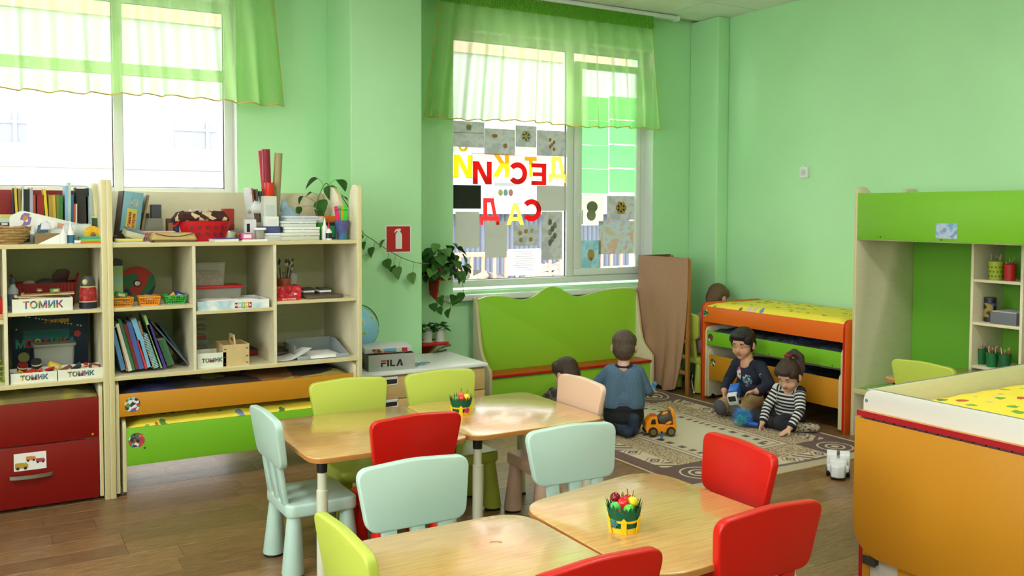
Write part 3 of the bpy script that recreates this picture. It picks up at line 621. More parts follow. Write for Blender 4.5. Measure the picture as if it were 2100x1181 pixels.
rumple(EX+.03, EX+1.41, EY0+.03, EY1-.03, .57, .745, .006, 4, hump=.03).build('bedding', BEDC, t, smooth=180, loc=off)
pn = G().prism(rpoly([(1.62, .13), (2.507, .13), (2.507, .70), (1.62, .70)], [.15, .15, .004, .004], 10), EX-.03, EX-.012, 'x', 0, 1).build('hinged_panel', [YELL, mat('amber_edge', (214, 170, 60), .5)], t, bevel=.002, loc=off)
lg = G().box(EX-.03, EX, 1.60, 2.495, .712, .73).build('ledge', YELL, t, bevel=.002, loc=off)
G().box(EX-.034, EX-.03, 1.60, 2.495, .71, .732).build('ledge_edge', mat('crimson_edge', (176, 22, 34), .4), lg)
hm = G().box(-.003, .003, -.02, .02, -.006, .006).mesh('hinge', mat('hinge_metal', (120, 80, 84), .4, metal=.7), smooth=0)
for k in range(17): put('hinge', hm, pn, (EX-.026, 2.44-.048*k, .704))
G().box(EX-.004, EX, 2.475, 2.495, .0, .71).build('corner_strip', mat('crimson_edge'), t, loc=off)
G().box(EX-.006, EX-.001, 2.44, 2.475, .02, .68).build('corner_strip', YELL, t, loc=off)
G().box(EX-.022, EX, 2.40, 2.425, .1, .125).box(EX-.026, EX-.02, 2.40, 2.46, .095, .13).build('bracket', mat('bracket_dark', (60, 60, 52), .5), t, loc=off)
G().box(EX-.014, EX-.004, 2.22, 2.30, .02, .68).build('fold_leg', YELL, t, loc=off)
G().lathe([(0, 0), (.008, 0), (.006, .003), (0, .003)], 10, M=T(EX, 2.475, .77)@RY(-PI/2)).build('screw_cap', GRYE, t, loc=off)

# ------------------------------------------------------------------ tables and chairs
def table(label, poly, rad, zt=.55, legs=None):
    cx = sum(p[0] for p in poly)/len(poly); cy = sum(p[1] for p in poly)/len(poly)
    t = thing('table', label, 'table', (cx, cy, 0), group='beech topped children tables'); P = [(p[0]-cx, p[1]-cy) for p in poly]
    G().prism(rpoly(P, rad, 8), zt-.024, zt, 'z', 0, 1).build('table_top', [TOPW, EDGEW], t, bevel=.004, seg=3)
    for p in ([(q[0]-cx, q[1]-cy) for q in legs] if legs else [(q[0]*.82, q[1]*.82) for q in P]):
        M = T(p[0], p[1], 0)
        lg = G().lathe([(0, .012), (.0235, .012), (.0235, .40), (.019, .402), (.019, zt-.07), (0, zt-.07)], 16, M=M).build('leg', LEGM, t)
        G().lathe([(0, zt-.075), (.021, zt-.075), (.023, zt-.024), (0, zt-.024)], 16, M=M).build('leg_socket', BLACK, lg)
        G().lathe([(0, 0), (.026, 0), (.026, .014), (0, .014)], 16, M=M).build('foot', BLACK, lg)
    return t
def rect(x0, x1, a, b_): return [(x0, a), (x1, a), (x1, b_), (x0, b_)]
table('far beech table on the left, between the pale blue chair and the fruit pot', rect(1.148, 1.874, 3.515, 4.285), .085, legs=[(1.213, 3.584), (1.809, 3.584), (1.842, 4.235), (1.213, 4.216)])
table('far beech table on the right, carrying a fruit pot, beside the blush chair', rect(1.879, 2.622, 3.525, 4.285), .085)
table('near beech table on the left, in front of the pale blue chair', rect(.885, 1.556, 1.84, 2.575), .14, legs=[(.95, 1.91), (1.509, 1.89), (1.505, 2.45), (.93, 2.54)])
table('near beech table on the right, carrying a fruit pot, between red chairs', [(1.564, 1.885), (2.262, 1.93), (2.25, 2.75), (1.575, 2.62)], .15, legs=[(1.66, 1.98), (2.2, 1.99), (2.075, 2.6), (1.65, 2.54)])
table('beech table standing under the loft bed', rect(4.74, 5.46, 2.86, 3.60), .085)

def chair_meshes(key):
    m = CHR[key]; d = {}
    d['seat'] = G().prism(rrect(-.172, .172, -.165, .152, .045, 8), .252, .31, 'z').mesh('seat', m, bevel=.012, seg=3)
    s = []
    for sx in (-1, 1):
        for sy in (-1, 1):
            n = 20; v = []; pr_ = [(.0, .012), (.046, .012), (.0475, .018), (.030, .256), (.0, .256)]
            g = G().lathe(pr_, n, M=T(sx*.132, -.126 if sy < 0 else .108, 0)); g.v = [(x+sx*.012*(1-z/.25), y+sy*.01*(1-z/.25), z) for x, y, z in g.v]; s.append(g.mesh('leg', m))
    d['legs'] = s
    d['feet'] = [G().lathe([(0, 0), (.042, 0), (.042, .013), (0, .013)], 16, M=T(sx*.144, -.136 if sy < 0 else .118, 0)).mesh('foot_pad', BLACK) for sx in (-1, 1) for sy in (-1, 1)]
    def tilt(x, yy, z): s_ = (z-.30); return (x, yy-.045-.14-.16*s_*.9+.03, z)
    d['slats'] = []
    for x in (-.105, 0, .105):
        g = G().box(x-.028, x+.028, -.011, .011, .30, .49); g.v = [tilt(*p) for p in g.v]; d['slats'].append(g.mesh('slat', m, bevel=.006, seg=2))
    top = []; w_, b_ = .214, .184
    out = rpoly([(-b_, .468), (b_, .468), (w_, .68), (.0, .694), (-w_, .68)], [.05, .05, .045, .8, .045], 9)
    g = G().prism(out, -.0165, .0165, 'y'); g.v = [tilt(*p) for p in g.v]; d['back'] = g.mesh('backrest', m, bevel=.007, seg=3)
    return d
CM = {k: chair_meshes(k) for k in CHR}
def chair(key, label, x, y, rz):
    d = CM[key]; t = thing('chair', label, 'chair', (x, y, 0), rz, 'children chairs with cone legs')
    put('seat', d['seat'], t); put('backrest', d['back'], t)
    for l, f in zip(d['legs'], d['feet']): put('foot_pad', f, put('leg', l, t))
    for s in d['slats']: put('slat', s, t)
    return t
D = math.radians
chair('blue', 'pale blue plastic chair seen from the side at the left end of the far tables', 1.27, 3.88, D(-90))
chair('green', 'lime plastic chair behind the far left table, by the roll-out beds', 1.64, 4.215, D(180))
chair('green', 'lime plastic chair behind the far fruit pot, by the white topped chest', 2.155, 4.20, D(180))
chair('red', 'red plastic chair with its back to us at the far tables', 1.597, 3.70, D(0))
chair('pink', 'blush pink plastic chair at the right end of the far tables', 2.485, 3.85, D(88))
chair('blue', 'pale blue plastic chair behind the near left table, largest of the pale blue', 1.295, 2.65, D(180))
chair('blue', 'pale blue plastic chair behind the near right table, between the two fruit pots', 2.05, 2.80, D(178))
chair('red', 'red plastic chair at the right end of the near tables, facing left', 2.262, 2.51, D(83))
chair('red', 'red plastic chair at the front of the near right table, back towards us', 1.99, 2.085, D(0))
chair('red', 'red plastic chair at the bottom edge, only its back top in view', 1.31, 2.015, D(2))
chair('green', 'lime plastic chair at the left end of the near tables, bottom edge', 1.055, 2.33, D(-90))
chair('green', 'lime plastic chair at the table under the loft bed', 4.90, 3.27, D(-92))
chair('green', 'lime plastic chair behind the taupe screen, occupied', 5.44, 5.97, D(-90))

# ------------------------------------------------------------------ rug
RUGX0, RUGX1, RUGY0, RUGY1 = 3.42, 5.08, 3.77, 6.09
rw, rh = (RUGX1-RUGX0)/2, (RUGY1-RUGY0)/2
def rug_mat():
    m = mat('rug_pile', (180, 160, 120), .95); nt = m.node_tree; b = nt.nodes['Principled BSDF']; lk = nt.links.new
    tc = nt.nodes.new('ShaderNodeTexCoord'); sp = nt.nodes.new('ShaderNodeSeparateXYZ'); lk(tc.outputs['Object'], sp.inputs[0])
    def M_(op, a, b_=None):
        n = nt.nodes.new('ShaderNodeMath'); n.operation = op
        for i, v in enumerate((a, b_)):
            if v is None: continue
            if isinstance(v, (int, float)): n.inputs[i].default_value = v
            else: lk(v, n.inputs[i])
        return n.outputs[0]
    dx = M_('SUBTRACT', rw, M_('ABSOLUTE', sp.outputs[0])); dy = M_('SUBTRACT', rh, M_('ABSOLUTE', sp.outputs[1])); d = M_('MINIMUM', dx, dy)
    BR = (104, 62, 50); LT = (236, 220, 184); TN = (204, 174, 130); MD = (146, 98, 76); CT = (240, 226, 190)
    band = ramp(nt, M_('MULTIPLY', d, 1.5), [(0, LT), (.022, BR), (.18, LT), (.36, TN), (.66, MD), (.675, LT), (.72, MD), (.735, LT), (.90, CT)], 'CONSTANT')
    def mixc(fac, a, b_, mode='MIX'):
        n = nt.nodes.new('ShaderNodeMix'); n.data_type = 'RGBA'; n.blend_type = mode
        if isinstance(fac, (int, float)): n.inputs[0].default_value = fac
        else: lk(fac, n.inputs[0])
        for i, v in ((6, a), (7, b_)):
            if isinstance(v, tuple): n.inputs[i].default_value = v
            else: lk(v, n.inputs[i])
        return n.outputs[2]
    def between(v, a, b_): return M_('MULTIPLY', M_('GREATER_THAN', v, a), M_('LESS_THAN', v, b_))
    sp1 = ramp(nt, tex(nt, 'Noise', 70, Detail=3.0), [(.4, (128, 86, 62)), (.48, (206, 176, 130)), (.6, (230, 206, 160))])
    c = mixc(between(d, .24, .44), band, sp1)
    c = mixc(M_('MULTIPLY', between(d, .015, .12), .5), c, ramp(nt, tex(nt, 'Noise', 80, Detail=3.0), [(.35, (80, 48, 40)), (.6, (150, 106, 86))]))
    # motif band: long slanted bars, diamonds and rings along each side
    side = M_('LESS_THAN', dx, dy); al = M_('ADD', M_('MULTIPLY', side, sp.outputs[1]), M_('MULTIPLY', M_('SUBTRACT', 1, side), sp.outputs[0]))
    t_ = M_('SUBTRACT', d, .18); u_ = M_('SUBTRACT', M_('FRACT', M_('MULTIPLY', al, 2.1)), .5)
    dia = M_('ADD', M_('MULTIPLY', M_('ABSOLUTE', M_('SUBTRACT', M_('ABSOLUTE', u_), .27)), .62), M_('ABSOLUTE', t_))
    ring = ramp(nt, M_('MULTIPLY', dia, 9), [(0, (60, 54, 48)), (.1, LT), (.2, BR), (.42, LT), (.62, TN), (.75, BR), (.8, LT)], 'CONSTANT')
    bars = M_('GREATER_THAN', M_('SINE', M_('ADD', M_('MULTIPLY', al, 95), M_('MULTIPLY', t_, 60))), .1)
    barc = mixc(bars, L3(LT), L3((118, 74, 58))); mot = mixc(M_('LESS_THAN', M_('ABSOLUTE', u_), .13), ring, barc); c = mixc(between(d, .12, .24), c, mot)
    inn = between(d, .52, .57); b2 = M_('GREATER_THAN', M_('SINE', M_('ADD', M_('MULTIPLY', al, 75), M_('MULTIPLY', M_('SINE', M_('MULTIPLY', al, 9)), 3))), .15); c = mixc(M_('MULTIPLY', inn, b2), c, L3((112, 72, 56)))
    crn = M_('LESS_THAN', M_('MAXIMUM', dx, dy), .42); rr = M_('SQRT', M_('ADD', M_('POWER', M_('SUBTRACT', dx, .24), 2), M_('POWER', M_('SUBTRACT', dy, .24), 2)))
    cr_ = ramp(nt, M_('MULTIPLY', rr, 4), [(0, LT), (.1, BR), (.2, LT), (.26, BR), (.42, LT), (.47, BR)], 'CONSTANT'); c = mixc(M_('MULTIPLY', crn, between(d, .03, .42)), c, cr_)
    c = mixc(M_('LESS_THAN', sp.outputs[1], -rh+.085), c, L3((206, 188, 148)))
    fine = ramp(nt, tex(nt, 'Noise', 420, Detail=2.0), [(.3, (190, 190, 190)), (.7, (255, 255, 255))]); c = mixc(.6, c, fine, 'MULTIPLY')
    lk(c, b.inputs['Base Color']); bp = nt.nodes.new('ShaderNodeBump'); bp.inputs['Strength'].default_value = .6; bp.inputs['Distance'].default_value = .006
    lk(tex(nt, 'Noise', 500, Detail=2.0), bp.inputs['Height']); lk(bp.outputs[0], b.inputs['Normal']); b.inputs['Sheen Weight'].default_value = .2; return m
RM = rug_mat()
rg = G(); nx, ny = 40, 50; v = []; f = []
for j in range(ny+1):
    for i in range(nx+1):
        x, yy = -rw+2*rw*i/nx, -rh+2*rh*j/ny
        h = .011+.002*math.sin(x*7+yy*3)+.03*math.exp(-((x-rw+.12)**2/.01+(yy-rh+.1)**2/.02)); e = min(i, nx-i, j, ny-j)
        v.append((x, yy, .004 if e == 0 else h))
for j in range(ny):
    for i in range(nx): a = j*(nx+1)+i; f.append((a, a+1, a+nx+2, a+nx+1))
rug = thing('rug', 'brown and beige patterned rug under the playing children', 'rug', ((RUGX0+RUGX1)/2, (RUGY0+RUGY1)/2, 0))
G().add(v, f).build('pile', RM, rug, smooth=60)
loop = [(-rw, -rh), (rw, -rh), (rw, rh), (-rw, rh)]
G().tube([(a, b_, .005) for a, b_ in loop], .005, 6, close=True).build('binding', mat('rug_binding', (206, 184, 140), .9), rug)
# ------------------------------------------------------------------ small things: builders
CC = {}
def C(*rgb, rough=.5):
    k = 'tint_%d_%d_%d_%d' % (rgb+(int(rough*100),))
    return mat(k, rgb, rough)
def fit(px0, px1, pyt, Y, zb):
    a, b_, c = at(px0, 600, Y=Y), at(px1, 600, Y=Y), at((px0+px1)/2, pyt, Y=Y); return a.x, b_.x, c.z-zb
def carton(name, label, cat, px0, px1, pyt, Y, zb, depth, m, panel=None, rz=0, group=None, lid=None, pr=(.12, .88, .2, .8)):
    """closed box with a printed front panel and, if lid is given, a lid with its own rim"""
    x0, x1, h = fit(px0, px1, pyt, Y, zb); w_ = x1-x0
    t = thing(name, label, cat, ((x0+x1)/2, Y+depth/2, zb), rz, group); a, d = w_/2, depth/2
    top = h if not lid else h*.72
    G().box(-a, a, -d, d, 0, top).build('body', m, t, bevel=.0015, seg=1)
    if lid: G().box(-a-.003, a+.003, -d-.003, d+.003, top, h).build('lid', lid, t, bevel=.002)
    if panel: G().box(-a+w_*pr[0], -a+w_*pr[1], -d-.0008, -d, top*pr[2], top*pr[3]).build('front_print', panel, t, smooth=0)
    return t, w_, h
def tray_box(label, px0, px1, pyt, Y, zb, depth, m, text=None, tm=None, rz=0, group=None, size=.04, bold=.0015):
    x0, x1, h = fit(px0, px1, pyt, Y, zb); a, d, k = (x1-x0)/2, depth/2, .003
    t = thing('carton_tray', label, 'box', ((x0+x1)/2, Y+d, zb), rz, group)
    g = G().box(-a, a, -d, d, 0, k).box(-a, a, -d, -d+k, k, h).box(-a, a, d-k, d, k, h).box(-a, -a+k, -d+k, d-k, k, h).box(a-k, a, -d+k, d-k, k, h); g.build('tray', m, t, bevel=.0008, seg=1)
    if text: lettering('lettering', text, size, tm, t, (0, -d-.0006, h*.5), bold=bold)
    return t
def wire_basket(label, cx, cy, zb, w_, d, h, m, taper=.85, nu=7, nv=3, group=None, rz=0, th=.004, name='plastic_basket'):
    t = thing(name, label, 'basket', (cx, cy, zb), rz, group)
    bm = bmesh.new(); rows = []; nd = max(3, round(nu*d/w_))
    ring = [(-1+2*i/nu, -1) for i in range(nu)]+[(1, -1+2*i/nd) for i in range(nd)]+[(1-2*i/nu, 1) for i in range(nu)]+[(-1, 1-2*i/nd) for i in range(nd)]
    for k in range(nv+1):
        s = taper+(1-taper)*k/nv; rows.append([bm.verts.new((u*w_/2*s, v*d/2*s, .006+(h-.012)*k/nv)) for u, v in ring])
    n = len(ring)
    for k in range(nv):
        for i in range(n): bm.faces.new((rows[k][i], rows[k][(i+1) % n], rows[k+1][(i+1) % n], rows[k+1][i]))
    bmesh.ops.recalc_face_normals(bm, faces=bm.faces)
    bmesh.ops.wireframe(bm, faces=list(bm.faces), thickness=th, offset=0, use_replace=True, use_boundary=True, use_even_offset=True)
    me = bpy.data.meshes.new('lattice_wall'); bm.to_mesh(me); bm.free(); me.materials.append(m); put('lattice_wall', me, t)
    G().prism(rrect(-w_/2*taper, w_/2*taper, -d/2*taper, d/2*taper, .008, 3), 0, .006, 'z').build('base', m, t)
    r = [(p[0], p[1], h-.004) for p in rrect(-w_/2, w_/2, -d/2, d/2, .012, 4)]
    G().tube(r, .005, 6, close=True).build('rim', m, t); return t
def bottle(label, x, y, zb, prof, m, cap=None, cm=None, group=None, band=None, name='bottle', cat='bottle', part='body'):
    t = thing(name, label, cat, (x, y, zb), 0, group); G().lathe(prof, 18).build(part, m, t)
    if cap: G().lathe(cap, 14).build('cap', cm, t)
    if band: G().lathe([(band[0], band[1]), (band[0]+.0006, band[1]), (band[0]+.0006, band[2]), (band[0], band[2])], 18).build('label_band', band[3], t)
    return t
def book_at(name, label, Tp, Bp, thick, Y, col, pages=PAPER, depth=.19, group=None, spiral=False, cat='book'):
    a, b_ = at(*Tp, Y=Y), at(*Bp, Y=Y); L = (a-b_).length; ang = math.atan2(a.x-b_.x, a.z-b_.z)
    t = thing(name, label, cat, (b_.x, Y, b_.z), 0, group, rot=(0, ang, 0)); k = min(.0022, thick*.2)
    g = G().box(0, k, 0, depth, 0, L).box(thick-k, thick, 0, depth, 0, L).box(k, thick-k, 0, k, 0, L); g.build('cover', col, t, smooth=0)
    G().box(k, thick-k, k, depth-.004, .003, L-.003).build('pages', pages, t, smooth=0)
    if spiral:
        n = int(L/.009); me = G().tube([(thick/2+.62*thick*math.cos(s*PI/5), -.002+.005*math.sin(s*PI/5), 0) for s in range(10)], .0011, 5, close=True).mesh('wire_ring', WHITE)
        for i in range(n): put('wire_ring', me, t, (0, 0, .006+i*.009))
    return t
LEAF = mat('pothos_leaf', (52, 104, 40), .4, var=.25, vs=25); LEAF2 = mat('pothos_leaf_pale', (96, 140, 70), .42, var=.2, vs=25); STEM = mat('vine_stem', (92, 120, 60), .6)
def leaf_mesh(L, W, m, curl=.25):
    out = [(0, 0), (.12, .36), (.3, .5), (.5, .47), (.75, .27), (1, 0)]; v = []; f = []
    for u, w_ in out:
        z = -curl*L*u*u*.6
        for s in (-1, 0, 1): v.append((s*w_*W, u*L, z+abs(s)*w_*W*.35))
    for i in range(len(out)-1):
        for s in (0, 1): a = 3*i+s; f.append((a, a+1, a+4, a+3))
    return G().add(v, f).mesh('leaf', m, smooth=180)
LM = [leaf_mesh(.075, .075, LEAF), leaf_mesh(.06, .055, LEAF), leaf_mesh(.07, .065, LEAF2), leaf_mesh(.05, .045, LEAF2)]
def leaf(parent, p, yaw, pitch, k=0, s=1.0):
    o = put('leaf', LM[k], parent, p); o.rotation_euler = Euler((pitch, rnd.uniform(-.4, .4), yaw)); o.scale = (s, s, s); return o
MC = multi('bright_letters', [(200, 60, 50), (60, 130, 70), (70, 60, 130), (220, 160, 40), (120, 60, 90), (60, 120, 160)], 60)
BUFF = C(232, 234, 214)
TOP = 1.372; S1 = 1.024; S2 = .985; S3 = 1.019; LOW = .657; LU = 1.024

# ------------------------------------------------------------------ right shelf unit: lower left books
z4 = lambda x, y: (200+x*.2456, 490+y*.2456)
bk = [('blue spine picture book, leftmost of the leaning row', (112, 750), (198, 1100), .028, (92, 146, 196), 0),
      ('tan spine book second in the leaning row', (140, 735), (240, 1103), .012, (196, 140, 100), 0),
      ('white spine book third in the leaning row', (152, 712), (258, 1106), .02, (228, 222, 206), 0),
      ('dark green spine book in the leaning row', (172, 680), (292, 1100), .016, (48, 118, 72), 0),
      ('maroon spine book in the leaning row', (214, 718), (322, 1092), .018, (116, 40, 44), 0),
      ('indigo blue spine book in the leaning row', (244, 704), (352, 1090), .024, (70, 96, 160), 0),
      ('short bright red spine book in the leaning row', (330, 850), (398, 1086), .014, (206, 56, 66), 0),
      ('pale blue spine book, tall, in the leaning row', (280, 676), (418, 1076), .026, (118, 178, 206), 0),
      ('brown spine book behind the spiral notebook', (338, 690), (448, 1074), .01, (150, 110, 80), 0),
      ('teal spiral bound notebook in the leaning row', (372, 800), (474, 1084), .024, (66, 146, 150), 1),
      ('light green spine book, tallest, in the leaning row', (384, 642), (530, 1080), .014, (150, 190, 130), 0),
      ('violet spine book right of the spiral notebook', (410, 720), (545, 1084), .022, (74, 52, 136), 0)]
for lb, a, b_, th, c, sp_ in bk: book_at('book', lb, z4(*a), z4(*b_), th, 5.31, C(*c), depth=.2, group='books leaning in the lower left cell', spiral=bool(sp_))
book_at('book', 'thick cream paged book leaning right of the violet one', z4(505, 850), z4(585, 1064), .038, 5.34, C(60, 110, 70), C(222, 222, 190), .2, 'books leaning in the lower left cell')
book_at('book', 'thin grey folder leaning most, right end of the row', z4(440, 690), z4(765, 1062), .008, 5.36, C(96, 100, 104), C(120, 124, 124), .22, 'books leaning in the lower left cell')
book_at('book', 'thin dark teal book leaning behind the grey folder', z4(520, 730), z4(745, 1040), .012, 5.44, C(40, 90, 110), C(200, 200, 190), .2, 'books leaning in the lower left cell')
# upper left cell
x0, x1, h = fit(232, 252, 545, 5.45, S1)
t = thing('tall_carton', 'tall pale green carton with pictures beside the round plate', 'box', ((x0+x1)/2, 5.5, S1)); w_ = .055
G().box(-w_/2, w_/2, -.04, .04, 0, h).build('body', C(150, 186, 130), t, bevel=.002); G().prism([(-w_/2, h), (w_/2, h), (w_/2, h+.03), (-w_/2+.01, h+.045)], -.04, -.036, 'y').build('open_flap', C(40, 40, 40), t)
for k in (.25, .62): G().lathe([(0, 0), (.014, 0), (.014, .001), (0, .001)], 12, M=T(0, -.04, h*k)@RX(PI/2)).build('printed_spot', C(120, 170, 190), t)
p = at(283, 588, Y=5.6)
t = thing('round_plate', 'round board with blue, red and green sectors leaning in the upper cell', 'plate', (p.x, 5.62, S1), rot=(-.18, 0, 0))
G().lathe([(0, 0), (.098, 0), (.1, .004), (.1, .01), (0, .01)], 40, M=T(0, 0, .1)@RX(PI/2)).build('disc', multi('plate_print', [(30, 70, 90), (190, 50, 40), (50, 120, 80), (40, 80, 120)], 12), t)
G().lathe([(0, 0), (.022, 0), (.014, .012), (0, .014)], 16, M=T(0, -.01, .1)@RX(PI/2)).build('hub', STEEL, t)
bs = []
for k, (px, Yb, m, lb) in enumerate(((252, 5.30, ORP, 'small orange plastic basket, left of the two orange ones'), (308, 5.31, ORP, 'small orange plastic basket, middle of the three baskets'), (361, 5.32, GREENP, 'small green plastic basket holding coloured shapes'))):
    p = at(px, 610, Y=Yb); wire_basket(lb, p.x, Yb+.055, S1, .108, .1, .05, m, .86, 8, 3, 'small baskets in the upper left cell')
    bs.append(p.x)
def block(label, x, y, z, s, m, rot, kind=0, group=None):
    t = thing('toy_block', label, 'toy', (x, y, z), group=group, rot=rot)
    if kind == 0: G().box(-s, s, -s*.5, s*.5, 0, s*.9).build('block_body', m, t, bevel=.002); G().box(-s*.6, s*.6, -s*.5-.0005, -s*.5, s*.2, s*.7).build('painted_face', C(230, 210, 170), t, smooth=0)
    elif kind == 1: G().prism([(-s, 0), (s, 0), (0, s*1.5)], -s*.25, s*.25, 'y').build('wedge_body', m, t, bevel=.002); G().prism([(-s*.5, s*.2), (s*.5, s*.2), (0, s)], -s*.26, s*.26, 'y').build('wedge_inset', DARK, t)
    else: G().lathe([(0, 0), (s*.7, 0), (s*.7, s*1.2), (0, s*1.2)], 14).build('cylinder_body', m, t, bevel=.002); G().lathe([(s*.705, s*.5), (s*.71, s*.5), (s*.71, s*.7), (s*.705, s*.7)], 14).build('painted_ring', C(240, 230, 200), t)
    return t
block('flat yellow piece in the left orange basket', bs[0]-.01, 5.345, S1+.012, .018, C(240, 200, 40), (.2, .1, .3), 0); block('green strip lying across the left orange basket', bs[0]-.005, 5.36, S1+.05, .03, C(60, 150, 60), (.1, .2, .2), 0)
block('pale wooden piece in the middle orange basket', bs[1], 5.37, S1+.03, .025, C(200, 160, 100), (.3, .2, .2), 0)
block('yellow triangle in the green basket', bs[2]-.01, 5.36, S1+.03, .024, C(230, 200, 40), (.1, .1, 0), 1); block('blue plank in the green basket', bs[2]+.025, 5.37, S1+.035, .03, C(30, 60, 150), (.2, .3, .1), 0); block('dark red stick in the green basket', bs[2]-.005, 5.385, S1+.045, .022, C(110, 24, 30), (0, -.7, 0), 0)
# upper middle cell
CLR = clear('clear_plastic', (210, 214, 200), .3); CLR2 = clear('cloudy_plastic', (190, 190, 175), .5)
z5 = lambda x, y: (390+x*.2372, 490+y*.2372)
x0, x1, h = fit(405, 549, z5(0, 545)[1], 5.27, S2)
t = tray_box('white and blue game carton reading ЖИЗНЬ, in the upper middle cell', 405, 552, 616, 5.27, S2, .3, multi('sky_print', [(225, 236, 234), (170, 205, 215), (236, 240, 234)], 6, .5, 'Noise'))
zz = .5*h
for k, (ch, c) in enumerate((('Ж', (190, 30, 50)), ('И', (230, 232, 230)), ('З', (120, 170, 60)), ('Н', (230, 190, 50)), ('Ь', (180, 40, 70)))):
    xx = .012+k*.0195
    G().prism(rrect(xx-.0095, xx+.0095, zz-.016, zz+.016, .003, 3), -.1512, -.15, 'y').build('letter_tile', C(*c) if ch != 'И' else C(150, 190, 215), t, smooth=0)
    lettering('lettering', ch, .024, PAPER if ch != 'И' else C(250, 250, 250), t, (xx, -.1516, zz), bold=.0008)
for k, (a, dz, tl) in enumerate(((-.03, .004, .04), (.05, .012, -.05), (-.06, .018, .02))):
    tag(rumple(-.1, .1, -.08, .08, 0, .002, .004, 20+k, 10, 8).build('paper_sheet', PAPER, None, loc=(1.27+a, 5.42, S2+h*.72+dz), rot=(0, tl, .1*k), smooth=180), ('crumpled white sheet lying in the ЖИЗНЬ carton', 'upper white sheet bulging out of the ЖИЗНЬ carton', 'white sheet at the left inside the ЖИЗНЬ carton')[k], 'paper', 'papers in the ЖИЗНЬ carton')
def tub(label, cx, cy, zb, w_, d, h, body, lid, content=None, ch=.5, lm=None, group=None, taper=.92):
    t = thing('storage_tub', label, 'container', (cx, cy, zb), group=group); k = .002; a, b_ = w_/2, d/2
    def shell(s0, s1, z0, z1, inner):
        return
    o = rrect(-a*taper, a*taper, -b_*taper, b_*taper, .015, 4); p_ = rrect(-a, a, -b_, b_, .018, 4); n = len(o); v = [(x, y, 0) for x, y in o]+[(x, y, h) for x, y in p_]+[(x*.97, y*.97, h) for x, y in p_]+[(x*.97, y*.97, .003) for x, y in o]
    f = [tuple(range(n-1, -1, -1))]+[(j*n+i, j*n+(i+1) % n, (j+1)*n+(i+1) % n, (j+1)*n+i) for j in range(3) for i in range(n)]+[tuple(3*n+i for i in range(n))]
    G().add(v, f).build('tub_wall', body, t)
    if lid: G().prism(rrect(-a-.008, a+.008, -b_-.008, b_+.008, .02, 4), h, h+.014, 'z').build('lid', lid, t, bevel=.003)
    else: G().tube([(x*1.03, y*1.03, h) for x, y in p_], .004, 6, close=True).build('rim', body, t)
    if content: rumple(-a*taper*.9, a*taper*.9, -b_*taper*.9, b_*taper*.9, .006, h*ch, .008, 31, 14, 10).build('contents', content, t, smooth=180); t.children[-1]['kind'] = 'stuff'
    return t
tub('low clear tub with red lid holding coloured beads, in the upper middle cell', 1.215, 5.58, S2, .31, .2, .105, CLR2, RED, multi('bead_mix', [(200, 90, 40), (60, 150, 70), (40, 90, 170), (180, 180, 160)], 40), .6)
tub('clear tub of mauve beads on top of the red lidded tub', 1.175, 5.58, S2+.12, .21, .16, .135, CLR, None, multi('mauve_beads', [(150, 110, 120), (190, 50, 50), (170, 150, 150), (120, 90, 110)], 90), .62)
# lower middle cell
t = thing('drawer_tower', 'small clear plastic tower of drawers at the back of the lower middle cell', 'container', (1.13, 5.70, LOW))
for k in range(4):
    b_ = G().prism(rrect(-.075, .075, -.08, .06, .02, 4), .002+.06*k, .055+.06*k, 'z').build('drawer', CLR, t, bevel=.002); G().box(-.06, .06, -.082, .04, .006+.06*k, .02+.06*k).build('drawer_contents', C(*((170, 160, 120), (150, 150, 150), (190, 60, 60), (160, 130, 110))[k]), b_)
G().prism(rpoly([(-.08, .245), (.08, .245), (.06, .29), (-.06, .29)], .02), -.07, .06, 'y').build('top_cover', CLR, t)
tray_box('small white carton reading ТОМИК, in the lower middle cell', 403, 463, 724, 5.27, LOW, .17, BUFF, 'ТОМИК', MC, size=.03, group='white ТОМИК cartons')
block('wooden tile lying in the small ТОМИК carton', 1.09, 5.33, LOW+.028, .03, C(190, 170, 140), (.05, .05, .1), 0); block('mauve wooden tile lying in the small ТОМИК carton', 1.15, 5.36, LOW+.03, .022, C(170, 130, 140), (.1, -.05, .3), 0)
a = at(452, 745, Y=5.27); b_ = at(510, 745, Y=5.27); cw = b_.x-a.x
t = thing('wooden_crate', 'small plywood crate with cut-out handle in the lower middle cell', 'crate', ((a.x+b_.x)/2+.01, 5.37, LOW)); hw = cw/2-.006; hh = .125; PLY = mat('plywood', (214, 188, 130), .55, var=.05, vs=30)
G().box(-hw, hw, -.1, -.096, 0, hh).build('front_board', PLY, t); G().box(-hw, hw, .096, .1, 0, hh).build('back_board', PLY, t); G().box(-hw, -hw+.004, -.096, .096, 0, hh).build('side_board', PLY, t); G().box(hw-.004, hw, -.096, .096, 0, hh).build('side_board', PLY, t); G().box(-hw+.004, hw-.004, -.096, .096, 0, .004).build('base_board', PLY, t)
nm = G().box(-.006, .006, -.0006, .0006, -.003, .003).mesh('finger_joint', C(90, 66, 40), smooth=0)
for sx in (-1, 1):
    for zz in (.018, .055, .1): put('finger_joint', nm, t, (sx*(hw-.012), -.1004, zz))
hp = rpoly([(-.085, .11), (.085, .11), (.05, .175), (-.05, .175)], .012); hp2 = [(x*.55, .143+(z-.143)*.4) for x, z in hp]
g = G(); n = len(hp); v = [(0.003*s, x, z) for s in (-1, 1) for q in (hp, hp2) for x, z in q]; f = []
for i in range(n): j = (i+1) % n; f += [(i, j, n+j, n+i), (2*n+i, 2*n+j, 3*n+j, 3*n+i), (i, j, 2*n+j, 2*n+i), (n+i, n+j, 3*n+j, 3*n+i)]
g.add(v, f).build('carry_handle', PLY, t)
